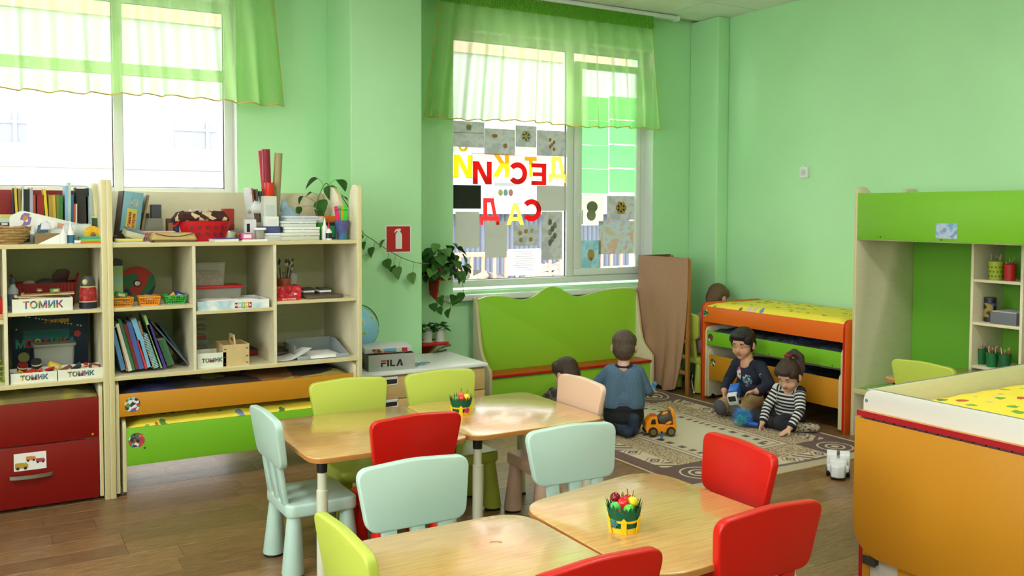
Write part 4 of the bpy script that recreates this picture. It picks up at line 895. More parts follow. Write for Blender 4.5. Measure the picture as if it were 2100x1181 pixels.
carton('thin_book', 'flat red edged book lying behind the plywood crate', 'book', 505, 534, 716, 5.6, LOW, .16, C(60, 70, 60), C(190, 30, 40))
# upper right cell
t = thing('red_carton', 'red patterned carton holding the brush pot, upper right cell', 'box', (1.60, 5.40, S3)); x0, x1, h = fit(575, 630, z5(0, 405)[1], 5.33, S3); a = (x1-x0)/2; RP = multi('red_print', [(190, 26, 40), (210, 40, 50), (170, 20, 36), (220, 90, 90)], 60)
g = G().box(-a, a, -.07, .07, 0, .003).box(-a, a, -.07, -.066, .003, h).box(-a, a, .066, .07, .003, h).box(-a, -a+.004, -.066, .066, .003, h).box(a-.004, a, -.066, .066, .003, h); g.build('carton_body', RP, t, bevel=.001, seg=1)
G().prism([(-.006, -.008), (.014, 0), (-.006, .008)], -.0712, -.07, 'y', M=T(a*.55, 0, h*.4)).build('printed_arrow', PAPER, t, smooth=0)
t = bottle('terracotta pot of dark brushes in the red carton', 1.595, 5.40, S3+.003, [(0, 0), (.034, 0), (.042, h+.025), (.045, h+.025), (.045, h+.04), (.039, h+.04), (.032, .01), (0, .01)], C(150, 76, 40), name='brush_pot', cat='pot')
for k in range(11):
    a_ = k*2.4; r_ = .012+.02*((k*7) % 5)/5; L = .2+.035*((k*3) % 4)/3
    tb = thing('paint_brush', 'dark paint brush standing in the terracotta pot', 'brush', (1.595+r_*math.cos(a_), 5.40+r_*math.sin(a_), S3+.02), group='brushes in the terracotta pot', rot=(.14*math.sin(a_+1.5), .2*math.cos(a_), 0))
    G().tube([(0, 0, 0), (0, 0, L*.8)], .0022, 6).build('handle', C(60, 40, 34), tb); G().tube([(0, 0, L*.8), (0, 0, L*.88)], .0035, 6).build('ferrule', STEEL, tb); G().tube([(0, 0, L*.88), (0, 0, L*.94), (0, 0, L)], [.005, .0075, .001], 6).build('bristles', C(36, 30, 30), tb)
t = bottle('clear plastic cup behind the brush pot', 1.665, 5.50, S3, [(0, 0), (.035, 0), (.048, .15), (.046, .15), (.033, .004), (0, .004)], CLR, name='clear_cup', cat='cup'); G().tube([(.047*math.cos(i*PI/8), .047*math.sin(i*PI/8), .15) for i in range(16)], .002, 5, close=True).build('rim', CLR2, t)
x0, x1, h = fit(570, 615, z5(0, 503)[1], 5.27, S3)
t = thing('booklet', 'flat red booklet lettered МАСТЕРИМ at the front of the upper right cell', 'book', ((x0+x1)/2, 5.36, S3)); a = (x1-x0)/2
G().box(-a, a, -.09, .09, 0, .003).box(-a, a, -.09, .09, .014, .017).box(-a, a, -.09, -.087, .003, .014).build('cover', RED, t, smooth=0); G().box(-a+.003, a-.003, -.087, .088, .003, .014).build('pages', PAPER, t, smooth=0); lettering('lettering', 'МАСТЕРИМ', .014, PAPER, t, (0, -.0908, .0085))
t = thing('dark_board', 'flat dark board with rounded end in the upper right cell', 'board', (1.83, 5.42, S3)); G().prism(rpoly([(-.13, -.13), (.1, -.13), (.13, -.05), (.1, .14), (-.13, .14)], .03), 0, .012, 'z').build('board', C(90, 76, 58), t, bevel=.003); G().prism(rpoly([(-.125, -.125), (.095, -.125), (.124, -.05), (.095, .135), (-.125, .135)], .03), .012, .016, 'z').build('lid', C(110, 94, 74), t)
for k, (x, y_) in enumerate(((1.755, 5.47), (1.855, 5.45))):
    t = thing('cassette_pile', ('left pile of black and white boxes on the dark board', 'right pile of black and white boxes on the dark board')[k], 'box', (x, y_, S3+.016))
    for j in range(3): G().box(-.035+.003*j, .035+.003*j, -.05, .05, .013*j, .013*j+.0115).build('slim_case', (C(70, 66, 56), PAPER, C(60, 56, 48))[j], t, bevel=.001, seg=1)
# lower right cell
t = thing('letter_tray', 'grey letter tray with white paper in the lower right cell', 'tray', (1.80, 5.42, LOW)); GT = C(150, 160, 158)
G().box(-.15, .15, -.14, .17, 0, .004).build('tray_floor', GT, t); G().box(-.15, -.145, -.05, .17, .004, .075).build('tray_wall', GT, t); G().prism([(-.14, .004), (.17, .004), (.17, .09), (.06, .09), (-.14, .03)], .145, .15, 'x').build('tray_wall', GT, t); G().box(-.145, .145, .165, .17, .004, .09).build('tray_wall', GT, t)
for sx in (-1, 1): G().box(sx*.12-.04, sx*.12+.04, -.145, -.13, 0, .024).build('tray_lip', GT, t, bevel=.004)
tag(rumple(-.12, .12, -.14, .12, 0, .006, .004, 9, 12, 12).build('paper_stack', PAPER, None, loc=(1.81, 5.42, LOW+.012), smooth=180), 'small stack of white paper lying in the grey letter tray', 'paper')
v = [(-.11+.22*i/10, -.12+.2*j/8, .004+.075*max(0, (i/10-.35))**1.4*1.6*(1-.3*j/8)) for j in range(9) for i in range(11)]; f = [(j*11+i, j*11+i+1, j*11+i+12, j*11+i+11) for j in range(8) for i in range(10)]
tag(G().add(v, f).build('paper_sheet', PAPER, None, loc=(1.62, 5.40, LOW), smooth=180), 'single curled white sheet slipping off the grey letter tray', 'paper')
t = thing('magazine', 'dark magazines lying at the left of the lower right cell', 'magazine', (1.58, 5.58, LOW))
for k in range(4): G().box(-.06, .1, -.1, .1, .009*k, .009*k+.008, M=RZ(.1*k-.1)).build('issue', C(*((80, 60, 56), (60, 60, 80), (120, 110, 90), (60, 50, 44))[k]), t)
t = thing('green_folder', 'pale green folder lying behind the grey letter tray', 'folder', (1.77, 5.72, LOW)); G().box(-.16, .16, -.12, .12, .0, .03).build('file_block', C(130, 140, 100), t, bevel=.002); G().box(-.165, .165, -.125, .122, .03, .034).build('cover', C(150, 170, 120), t)

# ------------------------------------------------------------------ left shelf unit cells
t = thing('plastic_crate', 'dark red ribbed plastic crate in the upper left cell', 'basket', (.33, 5.60, LU)); DR = C(140, 30, 26)
o = rrect(-.135, .135, -.09, .09, .02, 4); p_ = rrect(-.155, .155, -.1, .1, .02, 4); n = len(o); v = [(x, y, 0) for x, y in o]+[(x, y, .13) for x, y in p_]+[(x*.97, y*.97, .13) for x, y in p_]+[(x*.97, y*.97, .004) for x, y in o]
G().add(v, [tuple(range(n-1, -1, -1))]+[(j*n+i, j*n+(i+1) % n, (j+1)*n+(i+1) % n, (j+1)*n+i) for j in range(3) for i in range(n)]+[tuple(3*n+i for i in range(n))]).build('crate_wall', DR, t)
rbm = G().box(-.003, .003, -.004, 0, .01, .12).mesh('rib', DR, smooth=0)
for k in range(15): put('rib', rbm, t, (-.126+.018*k, -.094, 0), (.07, 0, 0))
for sx in (-1, 1): G().tube([(sx*.155, -.03, .13), (sx*.165, -.03, .17), (sx*.165, .03, .17), (sx*.155, .03, .13)], .006, 6).build('handle', DR, t)
for k, (x, z, s, c, lb) in enumerate(((.41, .135, .05, (70, 16, 24), 'dark maroon toy fin sticking out of the red crate'), (.25, .125, .02, (200, 190, 170), 'pale round toy in the red crate'), (.33, .125, .03, (70, 80, 70), 'grey green toy lying in the red crate'))):
    t = thing('toy_piece', lb, 'toy', (x, 5.6, LU+z))
    if k == 0: G().prism(rpoly([(-.05, 0), (.03, 0), (.045, .05), (.02, .065), (-.02, .06), (-.045, .03)], .012), -.008, .008, 'y').build('fin', C(*c), t, bevel=.004); G().box(-.04, .02, -.012, .012, -.02, .004).build('fin_base', C(*c), t)
    else: G().ell((0, 0, 0), (s*1.6, s, s*.8)).build('toy_body', C(*c), t); G().ell((s, -s*.3, s*.2), (s*.5, s*.4, s*.4)).build('toy_head', C(*c), t)
tray_box('white carton reading ТОМИК with wooden boards, on the upper left shelf', 24, 149, 612, 5.265, LU, .2, BUFF, 'ТОМИК', MC, size=.05, group='white ТОМИК cartons')
for k, (x, y_, rz) in enumerate(((.29, 5.34, .05), (.33, 5.40, -.08))):
    t = thing('wooden_board', ('slanting pale wooden board in the upper ТОМИК carton', 'rear pale wooden board in the upper ТОМИК carton')[k], 'board', (x, y_, LU+.064+.012*k), group='boards in the carton', rot=(0, .08-.1*k, rz))
    G().box(-.125, .125, -.05, .05, 0, .006).build('board', WOODL, t); G().box(-.125, -.113, -.05, .05, .006, .014).build('end_strip', WOODL, t)
block('small green and white cube on the upper ТОМИК carton', .36, 5.36, LU+.09, .022, C(90, 160, 80), (0, 0, .4), 0); block('brown round toy on the upper ТОМИК carton', .29, 5.40, LU+.09, .018, C(120, 76, 50), (0, 0, 0), 2)
t = thing('nesting_doll', 'red and dark painted nesting doll standing right of the carton', 'doll', (.517, 5.34, LU))
G().lathe([(0, 0), (.04, 0), (.043, .01), (.043, .05), (.042, .1), (.036, .115), (0, .115)], 22).build('doll_body', multi('doll_paint', [(150, 24, 20), (170, 30, 26), (190, 60, 50), (150, 24, 20)], 90), t); G().lathe([(.0435, .0), (.044, .0), (.044, .034), (.0435, .034)], 22).build('doll_skirt', C(24, 28, 50), t); G().lathe([(.0437, .034), (.0445, .034), (.0445, .04), (.0437, .04)], 22).build('skirt_band', C(220, 180, 150), t)
hd_ = G().lathe([(0, .112), (.037, .115), (.0385, .13), (.034, .155), (.022, .172), (0, .178)], 22).build('doll_head', C(66, 70, 66), t); G().ell((-.016, -.031, .142), (.014, .008, .016)).build('doll_face', C(220, 200, 160), hd_); G().lathe([(.0375, .113), (.039, .113), (.039, .119), (.0375, .119)], 22).build('collar', C(214, 196, 130), hd_)
t = thing('spray_bottle', 'slim grey bottle at the left end of the upper cell', 'bottle', (.165, 5.36, LU)); G().lathe([(0, 0), (.024, 0), (.026, .01), (.026, .11), (.012, .13), (.012, .14), (0, .14)], 16).build('body', C(150, 156, 160), t); G().lathe([(0, .14), (.014, .14), (.012, .175), (0, .175)], 12).build('cap', C(40, 60, 60), t); G().lathe([(.0262, .03), (.0266, .03), (.0266, .09), (.0262, .09)], 16).build('label_band', C(90, 100, 130), t)
# lower cell: mosaic box, clear bin, two ТОМИК cartons
x0, x1, h = fit(24, 178, 655, 5.62, LOW)
t = thing('game_box', 'large dark blue starry game box reading МОЗАИКА standing at the back', 'box', ((x0+x1)/2, 5.66, LOW)); a = (x1-x0)/2
NAVY = mat('navy_carton', (18, 44, 74), .45); G().box(-a, a, -.04, .04, 0, .33).build('body', NAVY, t, bevel=.003); G().box(-a-.002, a+.002, -.043, -.036, .0, .332).build('lid_edge', NAVY, t, bevel=.002)
G().box(-a*.72, a*.5, -.0436, -.043, .175, .23).build('teal_band', C(30, 110, 130), t, smooth=0)
for k, (ch, c) in enumerate(zip('МОЗАИКА', ((60, 150, 130), (200, 60, 60), (220, 190, 60), (200, 60, 60), (90, 160, 70), (200, 90, 60), (60, 150, 160)))): lettering('lettering', ch, .06, C(*c), t, (-a*.8+.042*k, -.0442, .155), bold=.002)
G().box(-a*.2, a*.5, -.0436, -.043, .268, .288).build('yellow_title', multi('title_print', [(210, 160, 40), (180, 110, 40), (60, 60, 80)], 50), t, smooth=0)
G().lathe([(0, 0), (.028, 0), (.028, .001), (0, .001)], 20, M=T(-a*.72, -.043, .085)@RX(PI/2)).build('round_badge', C(190, 180, 120), t); G().lathe([(0, 0), (.02, 0), (.02, .001), (0, .001)], 5, M=T(a*.72, -.043, .2)@RX(PI/2)).build('red_star', C(200, 50, 50), t)
sm = G().lathe([(0, 0), (.005, 0), (.005, .001), (0, .001)], 6).mesh('printed_dot', C(200, 200, 180))
for k in range(16): put('printed_dot', sm, t, (-a*.9+a*1.8*((k*.381) % 1), -.043, .24+.08*((k*.618) % 1)), (PI/2, 0, 0))
tub('clear lidded plastic bin behind the two lower cartons', .36, 5.53, LOW, .20, .14, .155, CLR, CLR2, C(140, 120, 100), .25)
for k, (p0, p1, lb) in enumerate(((18, 114, 'white carton reading ТОМИК full of coloured blocks, lower left of the pair'), (116, 209, 'white carton reading ТОМИК, lower right of the pair'))):
    tray_box(lb, p0, p1, (764, 756)[k], 5.262, LOW, .17, BUFF, 'ТОМИК', MC, size=.034, group='white ТОМИК cartons')
for k, (x, y_, z, s, c, rot, kd, lb) in enumerate(((.155, 5.31, .03, .022, (30, 90, 170), (.2, .3, .4), 0, 'blue block in the left ТОМИК carton'), (.195, 5.32, .035, .024, (220, 180, 40), (.3, -.4, .2), 1, 'yellow wedge in the left ТОМИК carton'), (.235, 5.30, .032, .03, (200, 40, 30), (.2, -.3, .3), 0, 'red block at the front of the left ТОМИК carton'), (.275, 5.32, .036, .026, (230, 90, 40), (.4, .3, 0), 1, 'orange wedge in the left ТОМИК carton'), (.32, 5.31, .04, .028, (180, 24, 20), (.1, .7, .2), 1, 'dark red wedge in the left ТОМИК carton'),
        (.345, 5.33, .06, .03, (220, 190, 50), (.2, .4, .2), 0, 'tall yellow block leaning in the left ТОМИК carton'), (.2, 5.38, .05, .035, (130, 30, 26), (.3, .1, .1), 2, 'maroon cylinder behind the blue block'), (.27, 5.40, .06, .035, (40, 46, 40), (.3, -.2, .4), 2, 'black cylinder in the left ТОМИК carton'), (.3, 5.3, .028, .02, (60, 130, 130), (.1, .2, .8), 0, 'teal block in the left ТОМИК carton'),
        (.41, 5.33, .035, .028, (130, 70, 56), (.2, -.4, .3), 0, 'brown block in the right ТОМИК carton'), (.46, 5.34, .04, .03, (60, 66, 70), (.2, .3, -.2), 1, 'grey wedge in the right ТОМИК carton'), (.485, 5.32, .036, .016, (190, 190, 70), (.2, 0, 0), 2, 'small yellow green cylinder in the right ТОМИК carton'), (.5, 5.33, .055, .016, (190, 30, 40), (.3, 0, 0), 2, 'small red cylinder in the right ТОМИК carton'), (.54, 5.34, .04, .028, (120, 64, 50), (.1, .3, .1), 0, 'reddish brown block in the right ТОМИК carton'))):
    block(lb, x, y_, LOW+z, s, C(*c), rot, kd, 'blocks in the ТОМИК cartons')
# sliver of the leftmost cell
tray_box('wicker brown carton at the very left edge of the middle cell', -70, 6, 646, 5.3, .988, .2, KRAFT); wire_basket('green basket at the very left edge of the lower cell', .05, 5.45, LOW, .14, .2, .09, C(150, 170, 50), .9, 6, 3); carton('red_carton', 'red carton at the very left edge of the upper cell', 'box', -60, 5, 615, 5.4, .988, .2, RED, PAPER)

# ------------------------------------------------------------------ top of the left shelf unit
z7 = lambda x, y: (x*.13544, 360+y*.13544)
FOL = [((190, 190), (160, 560), .006, (40, 46, 60), 'black folder, leftmost of the upright row'), ((210, 180), (250, 560), .012, (220, 190, 60), 'yellow folder second in the upright row'), ((270, 190), (290, 560), .012, (150, 130, 70), 'olive folder in the upright row'), ((335, 130), (300, 560), .010, (210, 220, 200), 'pale clear folder sticking up in the upright row'), ((355, 190), (350, 540), .03, (24, 30, 34), 'thick black binder in the upright row'), ((440, 180), (445, 560), .018, (170, 176, 184), 'grey clear pocket folder in the upright row'),
       ((500, 280), (500, 560), .012, (190, 60, 40), 'red orange magazine file in the upright row'), ((560, 280), (560, 600), .034, (150, 30, 20), 'dark red magazine file in the upright row'), ((650, 200), (715, 620), .014, (236, 210, 40), 'bright yellow folder in the upright row'), ((735, 285), (740, 620), .02, (180, 150, 50), 'mustard magazine file in the upright row'), ((795, 285), (810, 620), .014, (220, 180, 60), 'amber magazine file in the upright row'), ((850, 285), (850, 640), .014, (120, 130, 50), 'olive green magazine file in the upright row'),
       ((895, 285), (890, 640), .018, (60, 130, 50), 'green magazine file in the upright row'), ((980, 150), (985, 780), .016, (150, 190, 225), 'light blue clear folder in the upright row'), ((1030, 100), (1030, 780), .014, (190, 220, 200), 'pale mint clear folder in the upright row'), ((1075, 270), (1065, 780), .014, (50, 100, 150), 'blue folder in the upright row'), ((1120, 420), (1105, 780), .01, (210, 90, 50), 'short orange book in the upright row'), ((1145, 420), (1140, 780), .008, (230, 225, 215), 'short white book in the upright row'),
       ((1150, 180), (1160, 600), .06, (44, 40, 36), 'wide black case standing in the upright row'), ((1300, 300), (1310, 760), .014, (150, 160, 160), 'grey plastic wallet in the upright row'), ((1345, 180), (1350, 760), .02, (170, 200, 205), 'pale blue plastic wallet at the right of the row'), ((1390, 200), (1400, 760), .012, (210, 160, 150), 'pinkish wallet at the right end of the row')]
for k, (a, b_, th, c, lb) in enumerate(FOL):
    Yk = 5.66 if k < 18 else 5.68
    A, B = at(*z7(*a), Y=Yk), at(*z7(*b_), Y=Yk); t = thing('folder', lb, 'folder', (B.x, Yk, TOP), 0, 'folders on top of the left shelf unit', rot=(0, math.atan2(A.x-B.x, A.z-TOP), 0)); L = A.z-TOP
    G().box(0, .0015, 0, .15, 0, L).box(th-.0015, th, 0, .15, 0, L).box(.0015, th-.0015, 0, .0015, 0, L*.98).build('cover', C(*c), t, smooth=0); G().box(.002, th-.002, .003, .145, .003, L*.93).build('papers', PAPER if k % 3 else C(200, 196, 176), t, smooth=0)
carton('violet_carton', 'violet carton with white tab behind the wicker basket', 'box', -30, 50, 456, 5.45, TOP, .12, C(72, 58, 104), PAPER, pr=(.45, .6, .88, .97))
carton('flat_carton', 'white and green flat carton lying on the violet one', 'box', 3, 45, 440, 5.46, TOP+.105, .1, C(200, 214, 190), C(210, 200, 70), pr=(.02, .98, .6, .98))
t = thing('wicker_basket', 'small woven wicker basket at the left edge of the shelf top', 'basket', (.135, 5.34, TOP)); WK = mat('wicker', (170, 134, 78), .7, var=.2, vs=60)
for k in range(7):
    rr = .075+.012*math.sin(k/6*PI*.8)+.004*k; G().tube([(rr*1.1*math.cos(i*PI/9), rr*.8*math.sin(i*PI/9), .008+.013*k+.003*math.sin(i*4+k*PI)) for i in range(18)], .0072, 6, close=True).build('woven_ring', WK, t)
G().lathe([(0, 0), (.075, 0), (.075, .006), (0, .006)], 18).build('basket_base', WK, t)
t = thing('game_board', 'white oval game board with printed figure leaning behind the glue bottles', 'board', (.36, 5.42, TOP+.045), rot=(-.12, .22, 0)); g = G().prism(rpoly([(-.2, -.03), (.23, -.03), (.24, .08), (-.17, .095), (-.22, .05)], [.04, .01, .01, .05, .03]), -.006, .006, 'y'); g.build('board', C(226, 226, 214), t, bevel=.003)
G().prism(rpoly([(-.17, .0), (-.12, .0), (-.115, .085), (-.165, .085)], .02), -.0075, -.006, 'y').build('printed_oval', multi('figure_print', [(200, 190, 200), (210, 130, 60), (130, 110, 160), (230, 225, 220)], 45), t)
for k in range(3): G().box(-.09+.1*k, .0+.1*k, -.0072, -.006, .03-.005*k, .072-.005*k).build('printed_panel', C(236, 236, 226) if k != 1 else C(226, 160, 130), t, smooth=0)
t = thing('paper_bag', 'crumpled white lace bag lying behind the glue bottles', 'bag', (.43, 5.41, TOP)); rumple(-.16, .15, -.05, .05, 0, .075, .02, 77, 24, 10).build('bag_body', C(220, 224, 214), t, smooth=180); rumple(-.03, .12, -.06, -.03, .01, .1, .015, 78, 14, 6).build('bag_flap', C(206, 212, 204), t, smooth=180)
t = thing('brown_card', 'folded brown and white card standing at the front of the left shelf top', 'card', (.33, 5.30, TOP)); G().box(-.06, .06, 0, .003, 0, .055).build('card_back', C(140, 110, 70), t, smooth=0); G().prism([(-.05, 0), (.06, 0), (.06, .055)], -.006, -.003, 'y').build('card_fold', PAPER, t, smooth=0)
GB = [(0, 0), (.017, 0), (.018, .005), (.018, .05), (.008, .062), (.006, .075), (0, .075)]
bottle('white glue bottle, left of the pair on the left shelf top', .40, 5.29, TOP, GB, WHITE, [(0, .07), (.005, .07), (.002, .095), (0, .095)], WHITE, 'glue bottles'); bottle('white and blue glue bottle, right of the pair on the left shelf top', .435, 5.31, TOP, [(r, z*1.25) for r, z in GB], WHITE, [(0, .09), (.006, .09), (.003, .118), (0, .118)], WHITE, 'glue bottles', (.0182, .004, .045, C(50, 110, 150)))
t = thing('marker', 'white marker lying at the front of the left shelf top', 'pen', (.49, 5.28, TOP+.009), rot=(PI/2, 0, PI/2)); G().lathe([(0, -.04), (.009, -.04), (.009, .025), (0, .025)], 12).build('barrel', WHITE, t); G().lathe([(0, .025), (.0095, .025), (.0085, .045), (0, .045)], 12).build('cap', C(150, 200, 190), t)
t = thing('yarn_roll', 'yellow crocheted round roll standing near the right of the left shelf top', 'toy', (.545, 5.36, TOP+.046)); G().lathe([(0, 0), (.025, 0), (.045, .008), (.046, .03), (.03, .036), (0, .036)], 22, M=RX(PI/2)).build('roll', mat('yarn_yellow', (226, 174, 40), .85, var=.2, vs=40, bump=.3, bs=150), t); G().ell((0, -.034, 0), (.014, .008, .014)).build('roll_centre', C(150, 90, 40), t)
for k, (c, lb) in enumerate((((226, 110, 60), 'orange sheet block at the bottom of the coloured paper pile'), ((140, 200, 70), 'green sheet block in the middle of the coloured paper pile'), ((70, 180, 150), 'turquoise sheet block on top of the coloured paper pile'))):
    t = thing('paper_block', lb, 'paper', (.53, 5.30, TOP+.0125*k), .06*k, 'coloured paper pile'); G().box(-.05, .05, -.04, .05, 0, .006).build('sheets', C(*c), t); G().box(-.051, .05, -.041, .051, .006, .0115).build('top_sheets', C(*c), t)
bottle('small dark green vase with pale rim right of the folders', .575, 5.42, TOP, [(0, 0), (.02, 0), (.028, .07), (.024, .12), (.028, .135), (0, .135)], C(50, 74, 46), [(.025, .13), (.032, .135), (.03, .142), (0, .142)], C(190, 200, 130), name='vase', cat='vase')
for k, (px, py, c) in enumerate(((690, 760, (220, 215, 225)), (640, 800, (60, 90, 110)), (440, 830, (215, 225, 220)))):
    p = at(*z7(px, py), Y=5.33); t = thing('wrapped_sweet', ('lilac white wrapped bundle on the lace bag', 'dark blue ribbon bundle on the lace bag', 'white crumpled bundle left of the glue bottles')[k], 'bundle', (p.x, 5.33, p.z-.02)); rumple(-.025, .025, -.02, .02, 0, .035, .01, 90+k, 8, 8).build('wrapper', C(*c), t, smooth=180); G().ell((.0, 0, .03), (.012, .012, .02)).build('twist', C(*c), t)

# ------------------------------------------------------------------ top of the right shelf unit
t = thing('game_box', 'tall light blue game box with yellow title panel leaning at the left post', 'box', (at(250, 470, Y=5.52).x, 5.52, TOP), rot=(0, .12, 0)); LB = C(130, 184, 196)
G().box(-.018, .085, 0, .2, 0, .285).build('body', LB, t, bevel=.002); G().box(-.024, -.018, .0, .2, 0, .285).build('side_face', C(70, 50, 50), t); G().box(.008, .06, -.001, 0, .03, .19).build('title_panel', C(230, 214, 90), t, smooth=0)
lettering('lettering', 'Картинная', .024, RED, t, (.024, -.0016, .11), (PI/2, -PI/2, 0), bold=.0006); lettering('lettering', 'галерея', .024, RED, t, (.046, -.0016, .118), (PI/2, -PI/2, 0), bold=.0006)
G().prism(rpoly([(.015, .205), (.06, .2), (.065, .245), (.03, .255)], .012), -.001, 0, 'y').build('printed_picture', multi('pic_print', [(190, 190, 170), (120, 90, 70), (150, 190, 200)], 50), t, smooth=0)
book_at('folder', 'white folder leaning right of the light blue game box', (300, 396), (286, 478), .014, 5.6, C(226, 226, 222), PAPER, .16, cat='folder'); book_at('book', 'thin brown book leaning right of the light blue game box', (303, 400), (288, 480), .01, 5.55, C(160, 130, 84), KRAFT, .16)
t = thing('desk_organizer', 'clear plastic organizer of dark tools behind the pink basket', 'organizer', (at(310, 470, Y=5.62).x, 5.62, TOP)); G().box(-.06, -.056, -.03, .04, 0, .13).box(-.056, .056, -.03, -.027, 0, .13).box(.056, .06, -.03, .04, 0, .13).build('box_wall', CLR2, t); G().box(.0, .056, -.02, .045, .02, .21).build('dark_case', C(70, 74, 82), t, bevel=.004); G().box(-.05, -.01, -.01, .03, .01, .16).build('tool_bundle', C(40, 44, 44), t, bevel=.004)
wire_basket('shallow pale pink plastic basket on the right shelf top', at(325, 480, Y=5.42).x, 5.47, TOP, .175, .12, .058, PINKP, .86, 14, 2, th=.003)
t = thing('small_carton', 'small white and blue carton tilted in front of the game box', 'box', (at(271, 480, Y=5.36).x, 5.36, TOP+.03), rot=(.3, .25, .3)); G().box(-.05, .05, -.03, .03, 0, .035).build('body', C(222, 220, 196), t, bevel=.002); G().box(-.051, .051, -.031, .031, .035, .041).build('lid', C(110, 130, 150), t)
t = thing('sponge', 'flat yellow foam sheet at the front left of the right shelf top', 'sponge', (at(265, 492, Y=5.29).x, 5.30, TOP)); G().prism(rrect(-.07, .07, -.03, .035, .008, 3), .006, .022, 'z').build('foam', C(226, 206, 90), t, bevel=.004); G().box(-.085, .1, -.035, .06, 0, .005).build('backing_sheet', C(200, 204, 196), t)
t = thing('dark_ornament', 'small dark ornament in the left corner of the right shelf top', 'ornament', (.68, 5.40, TOP)); G().ell((0, 0, .02), (.04, .03, .02)).build('base_lump', C(50, 24, 20), t); G().prism(rpoly([(-.02, .02), (.03, .02), (.02, .07), (.0, .06)], .008), -.01, .01, 'y').build('upright_piece', C(36, 20, 26), t)
t = thing('wooden_case', 'flat tan case with a dark cord at the front of the right shelf top', 'case', (at(357, 490, Y=5.30).x, 5.33, TOP)); rumple(-.12, .12, -.045, .045, .012, .052, .004, 55, 20, 8).build('case_top', mat('tan_cloth', (196, 168, 104), .8, var=.1, vs=30), t, smooth=180); G().box(-.105, .115, -.04, .04, 0, .014).build('case_base', C(120, 96, 56), t, bevel=.003); G().tube([(-.1+.2*i/10, -.046, .05-.018*math.sin(PI*i/10)) for i in range(11)], .002, 5).build('cord', DARK, t)
t = thing('red_basket', 'red plastic basket with cut-out flowers on the right shelf top', 'basket', (at(424, 480, Y=5.40).x, 5.45, TOP)); RB = mat('basket_red', (206, 22, 34), .3)
n = 36; ring = lambda rx, ry, z: [(rx*math.cos(2*PI*i/n), ry*math.sin(2*PI*i/n), z) for i in range(n)]
v = ring(.115, .07, 0)+ring(.15, .09, .115)+ring(.155, .095, .118)+ring(.145, .086, .118)+ring(.11, .066, .005)
G().add(v, [tuple(range(n-1, -1, -1))]+[(j*n+i, j*n+(i+1) % n, (j+1)*n+(i+1) % n, (j+1)*n+i) for j in range(4) for i in range(n)]+[tuple(4*n+i for i in range(n))]).build('basket_wall', RB, t)
fm_ = G()
for q in range(6): fm_.lathe([(0, 0), (.0045, 0), (.0045, .002), (0, .002)], 8, M=T(.009*math.cos(q*PI/3), .009*math.sin(q*PI/3), 0))
fm_ = fm_.mesh('cut_flower', C(90, 8, 14))
for k in range(5):
    for z in (.045, .082):
        a_ = -PI/2+(k-2)*.33; rx = .115+.035*z/.115+.0005; ry = .07+.02*z/.115+.0005; o = put('cut_flower', fm_, t, (rx*math.cos(a_), ry*math.sin(a_), z)); o.rotation_euler = Euler((PI/2-.2, 0, math.atan2(math.sin(a_)/ry, math.cos(a_)/rx)+PI/2)); o['kind'] = 'stuff'
G().tube([(-.15, -.03, .11), (-.168, -.02, .085), (-.168, .02, .085), (-.15, .03, .11)], .006, 6).build('handle', RB, t)
t = thing('patterned_cloth', 'brown cream patterned cloth heaped on the red basket', 'cloth', (at(415, 440, Y=5.42).x, 5.46, TOP+.115)); CLB = multi('brown_cream_print', [(70, 36, 28), (84, 46, 34), (214, 190, 150), (60, 30, 26)], 30, .9); rumple(-.15, .145, -.07, .07, 0, .05, .022, 61, 24, 12).build('cloth_heap', CLB, t, smooth=180)
rumple(-.07, .05, -.05, .04, .045, .065, .008, 62, 12, 8).build('pale_cloth', C(214, 190, 176), t, smooth=180)
carton('dark_carton', 'small brown carton behind the pink basket', 'box', 345, 361, 448, 5.6, TOP, .06, C(110, 70, 50), C(180, 140, 90)); carton('dark_carton', 'small blue carton left of the red basket', 'box', 359, 369, 448, 5.56, TOP, .06, C(30, 60, 130), C(60, 90, 160)); carton('red_carton', 'dark red carton behind the red basket', 'box', 462, 482, 428, 5.62, TOP, .08, C(170, 40, 26), C(120, 20, 24), pr=(0, 1, 0, .5))
bottle('silver striped tin on the right shelf top', at(475, 480, Y=5.42).x, 5.44, TOP, [(0, 0), (.034, 0), (.034, .058), (.032, .06), (.0, .06)], STEEL, name='tin', cat='tin', band=(.0342, .006, .05, C(180, 190, 150))); bottle('small clear jar with lid behind the silver tin', at(494, 470, Y=5.58).x, 5.6, TOP, [(0, 0), (.027, 0), (.028, .05), (0, .05)], CLR2, [(0, .05), (.029, .05), (.029, .066), (0, .066)], C(170, 176, 160), name='jar', cat='jar')
t = thing('notebook', 'thin white notebook lying at the front of the right shelf top', 'book', (at(462, 493, Y=5.29).x, 5.32, TOP), .1); G().box(-.07, .07, -.05, .06, 0, .002).box(-.07, .07, -.05, .06, .012, .014).build('cover', C(210, 220, 206), t, smooth=0); G().box(-.068, .068, -.048, .058, .002, .012).build('pages', PAPER, t, smooth=0); G().box(-.05, .06, -.03, .05, .014, .018, M=RZ(.15)).build('blue_slip', C(80, 84, 150), t, smooth=0)
NB = [((511, 385), (518, 450), .012, (225, 228, 228), 1, 'white spiral notebook standing left in the upright group'), ((515, 386), (524, 450), .010, (160, 70, 40), 0, 'rust brown book in the upright group'), ((524, 388), (528, 456), .014, (90, 96, 84), 0, 'grey green folder in the upright group'), ((532, 392), (533, 456), .010, (70, 80, 66), 0, 'dark green folder in the upright group'), ((537, 392), (539, 456), .009, (110, 110, 100), 0, 'grey folder at the right of the upright group')]
for a, b_, th, c, sp_, lb in NB: book_at('notebook', lb, a, b_, th, 5.56, C(*c), PAPER, .14, 'upright notebooks on the right shelf top', bool(sp_))
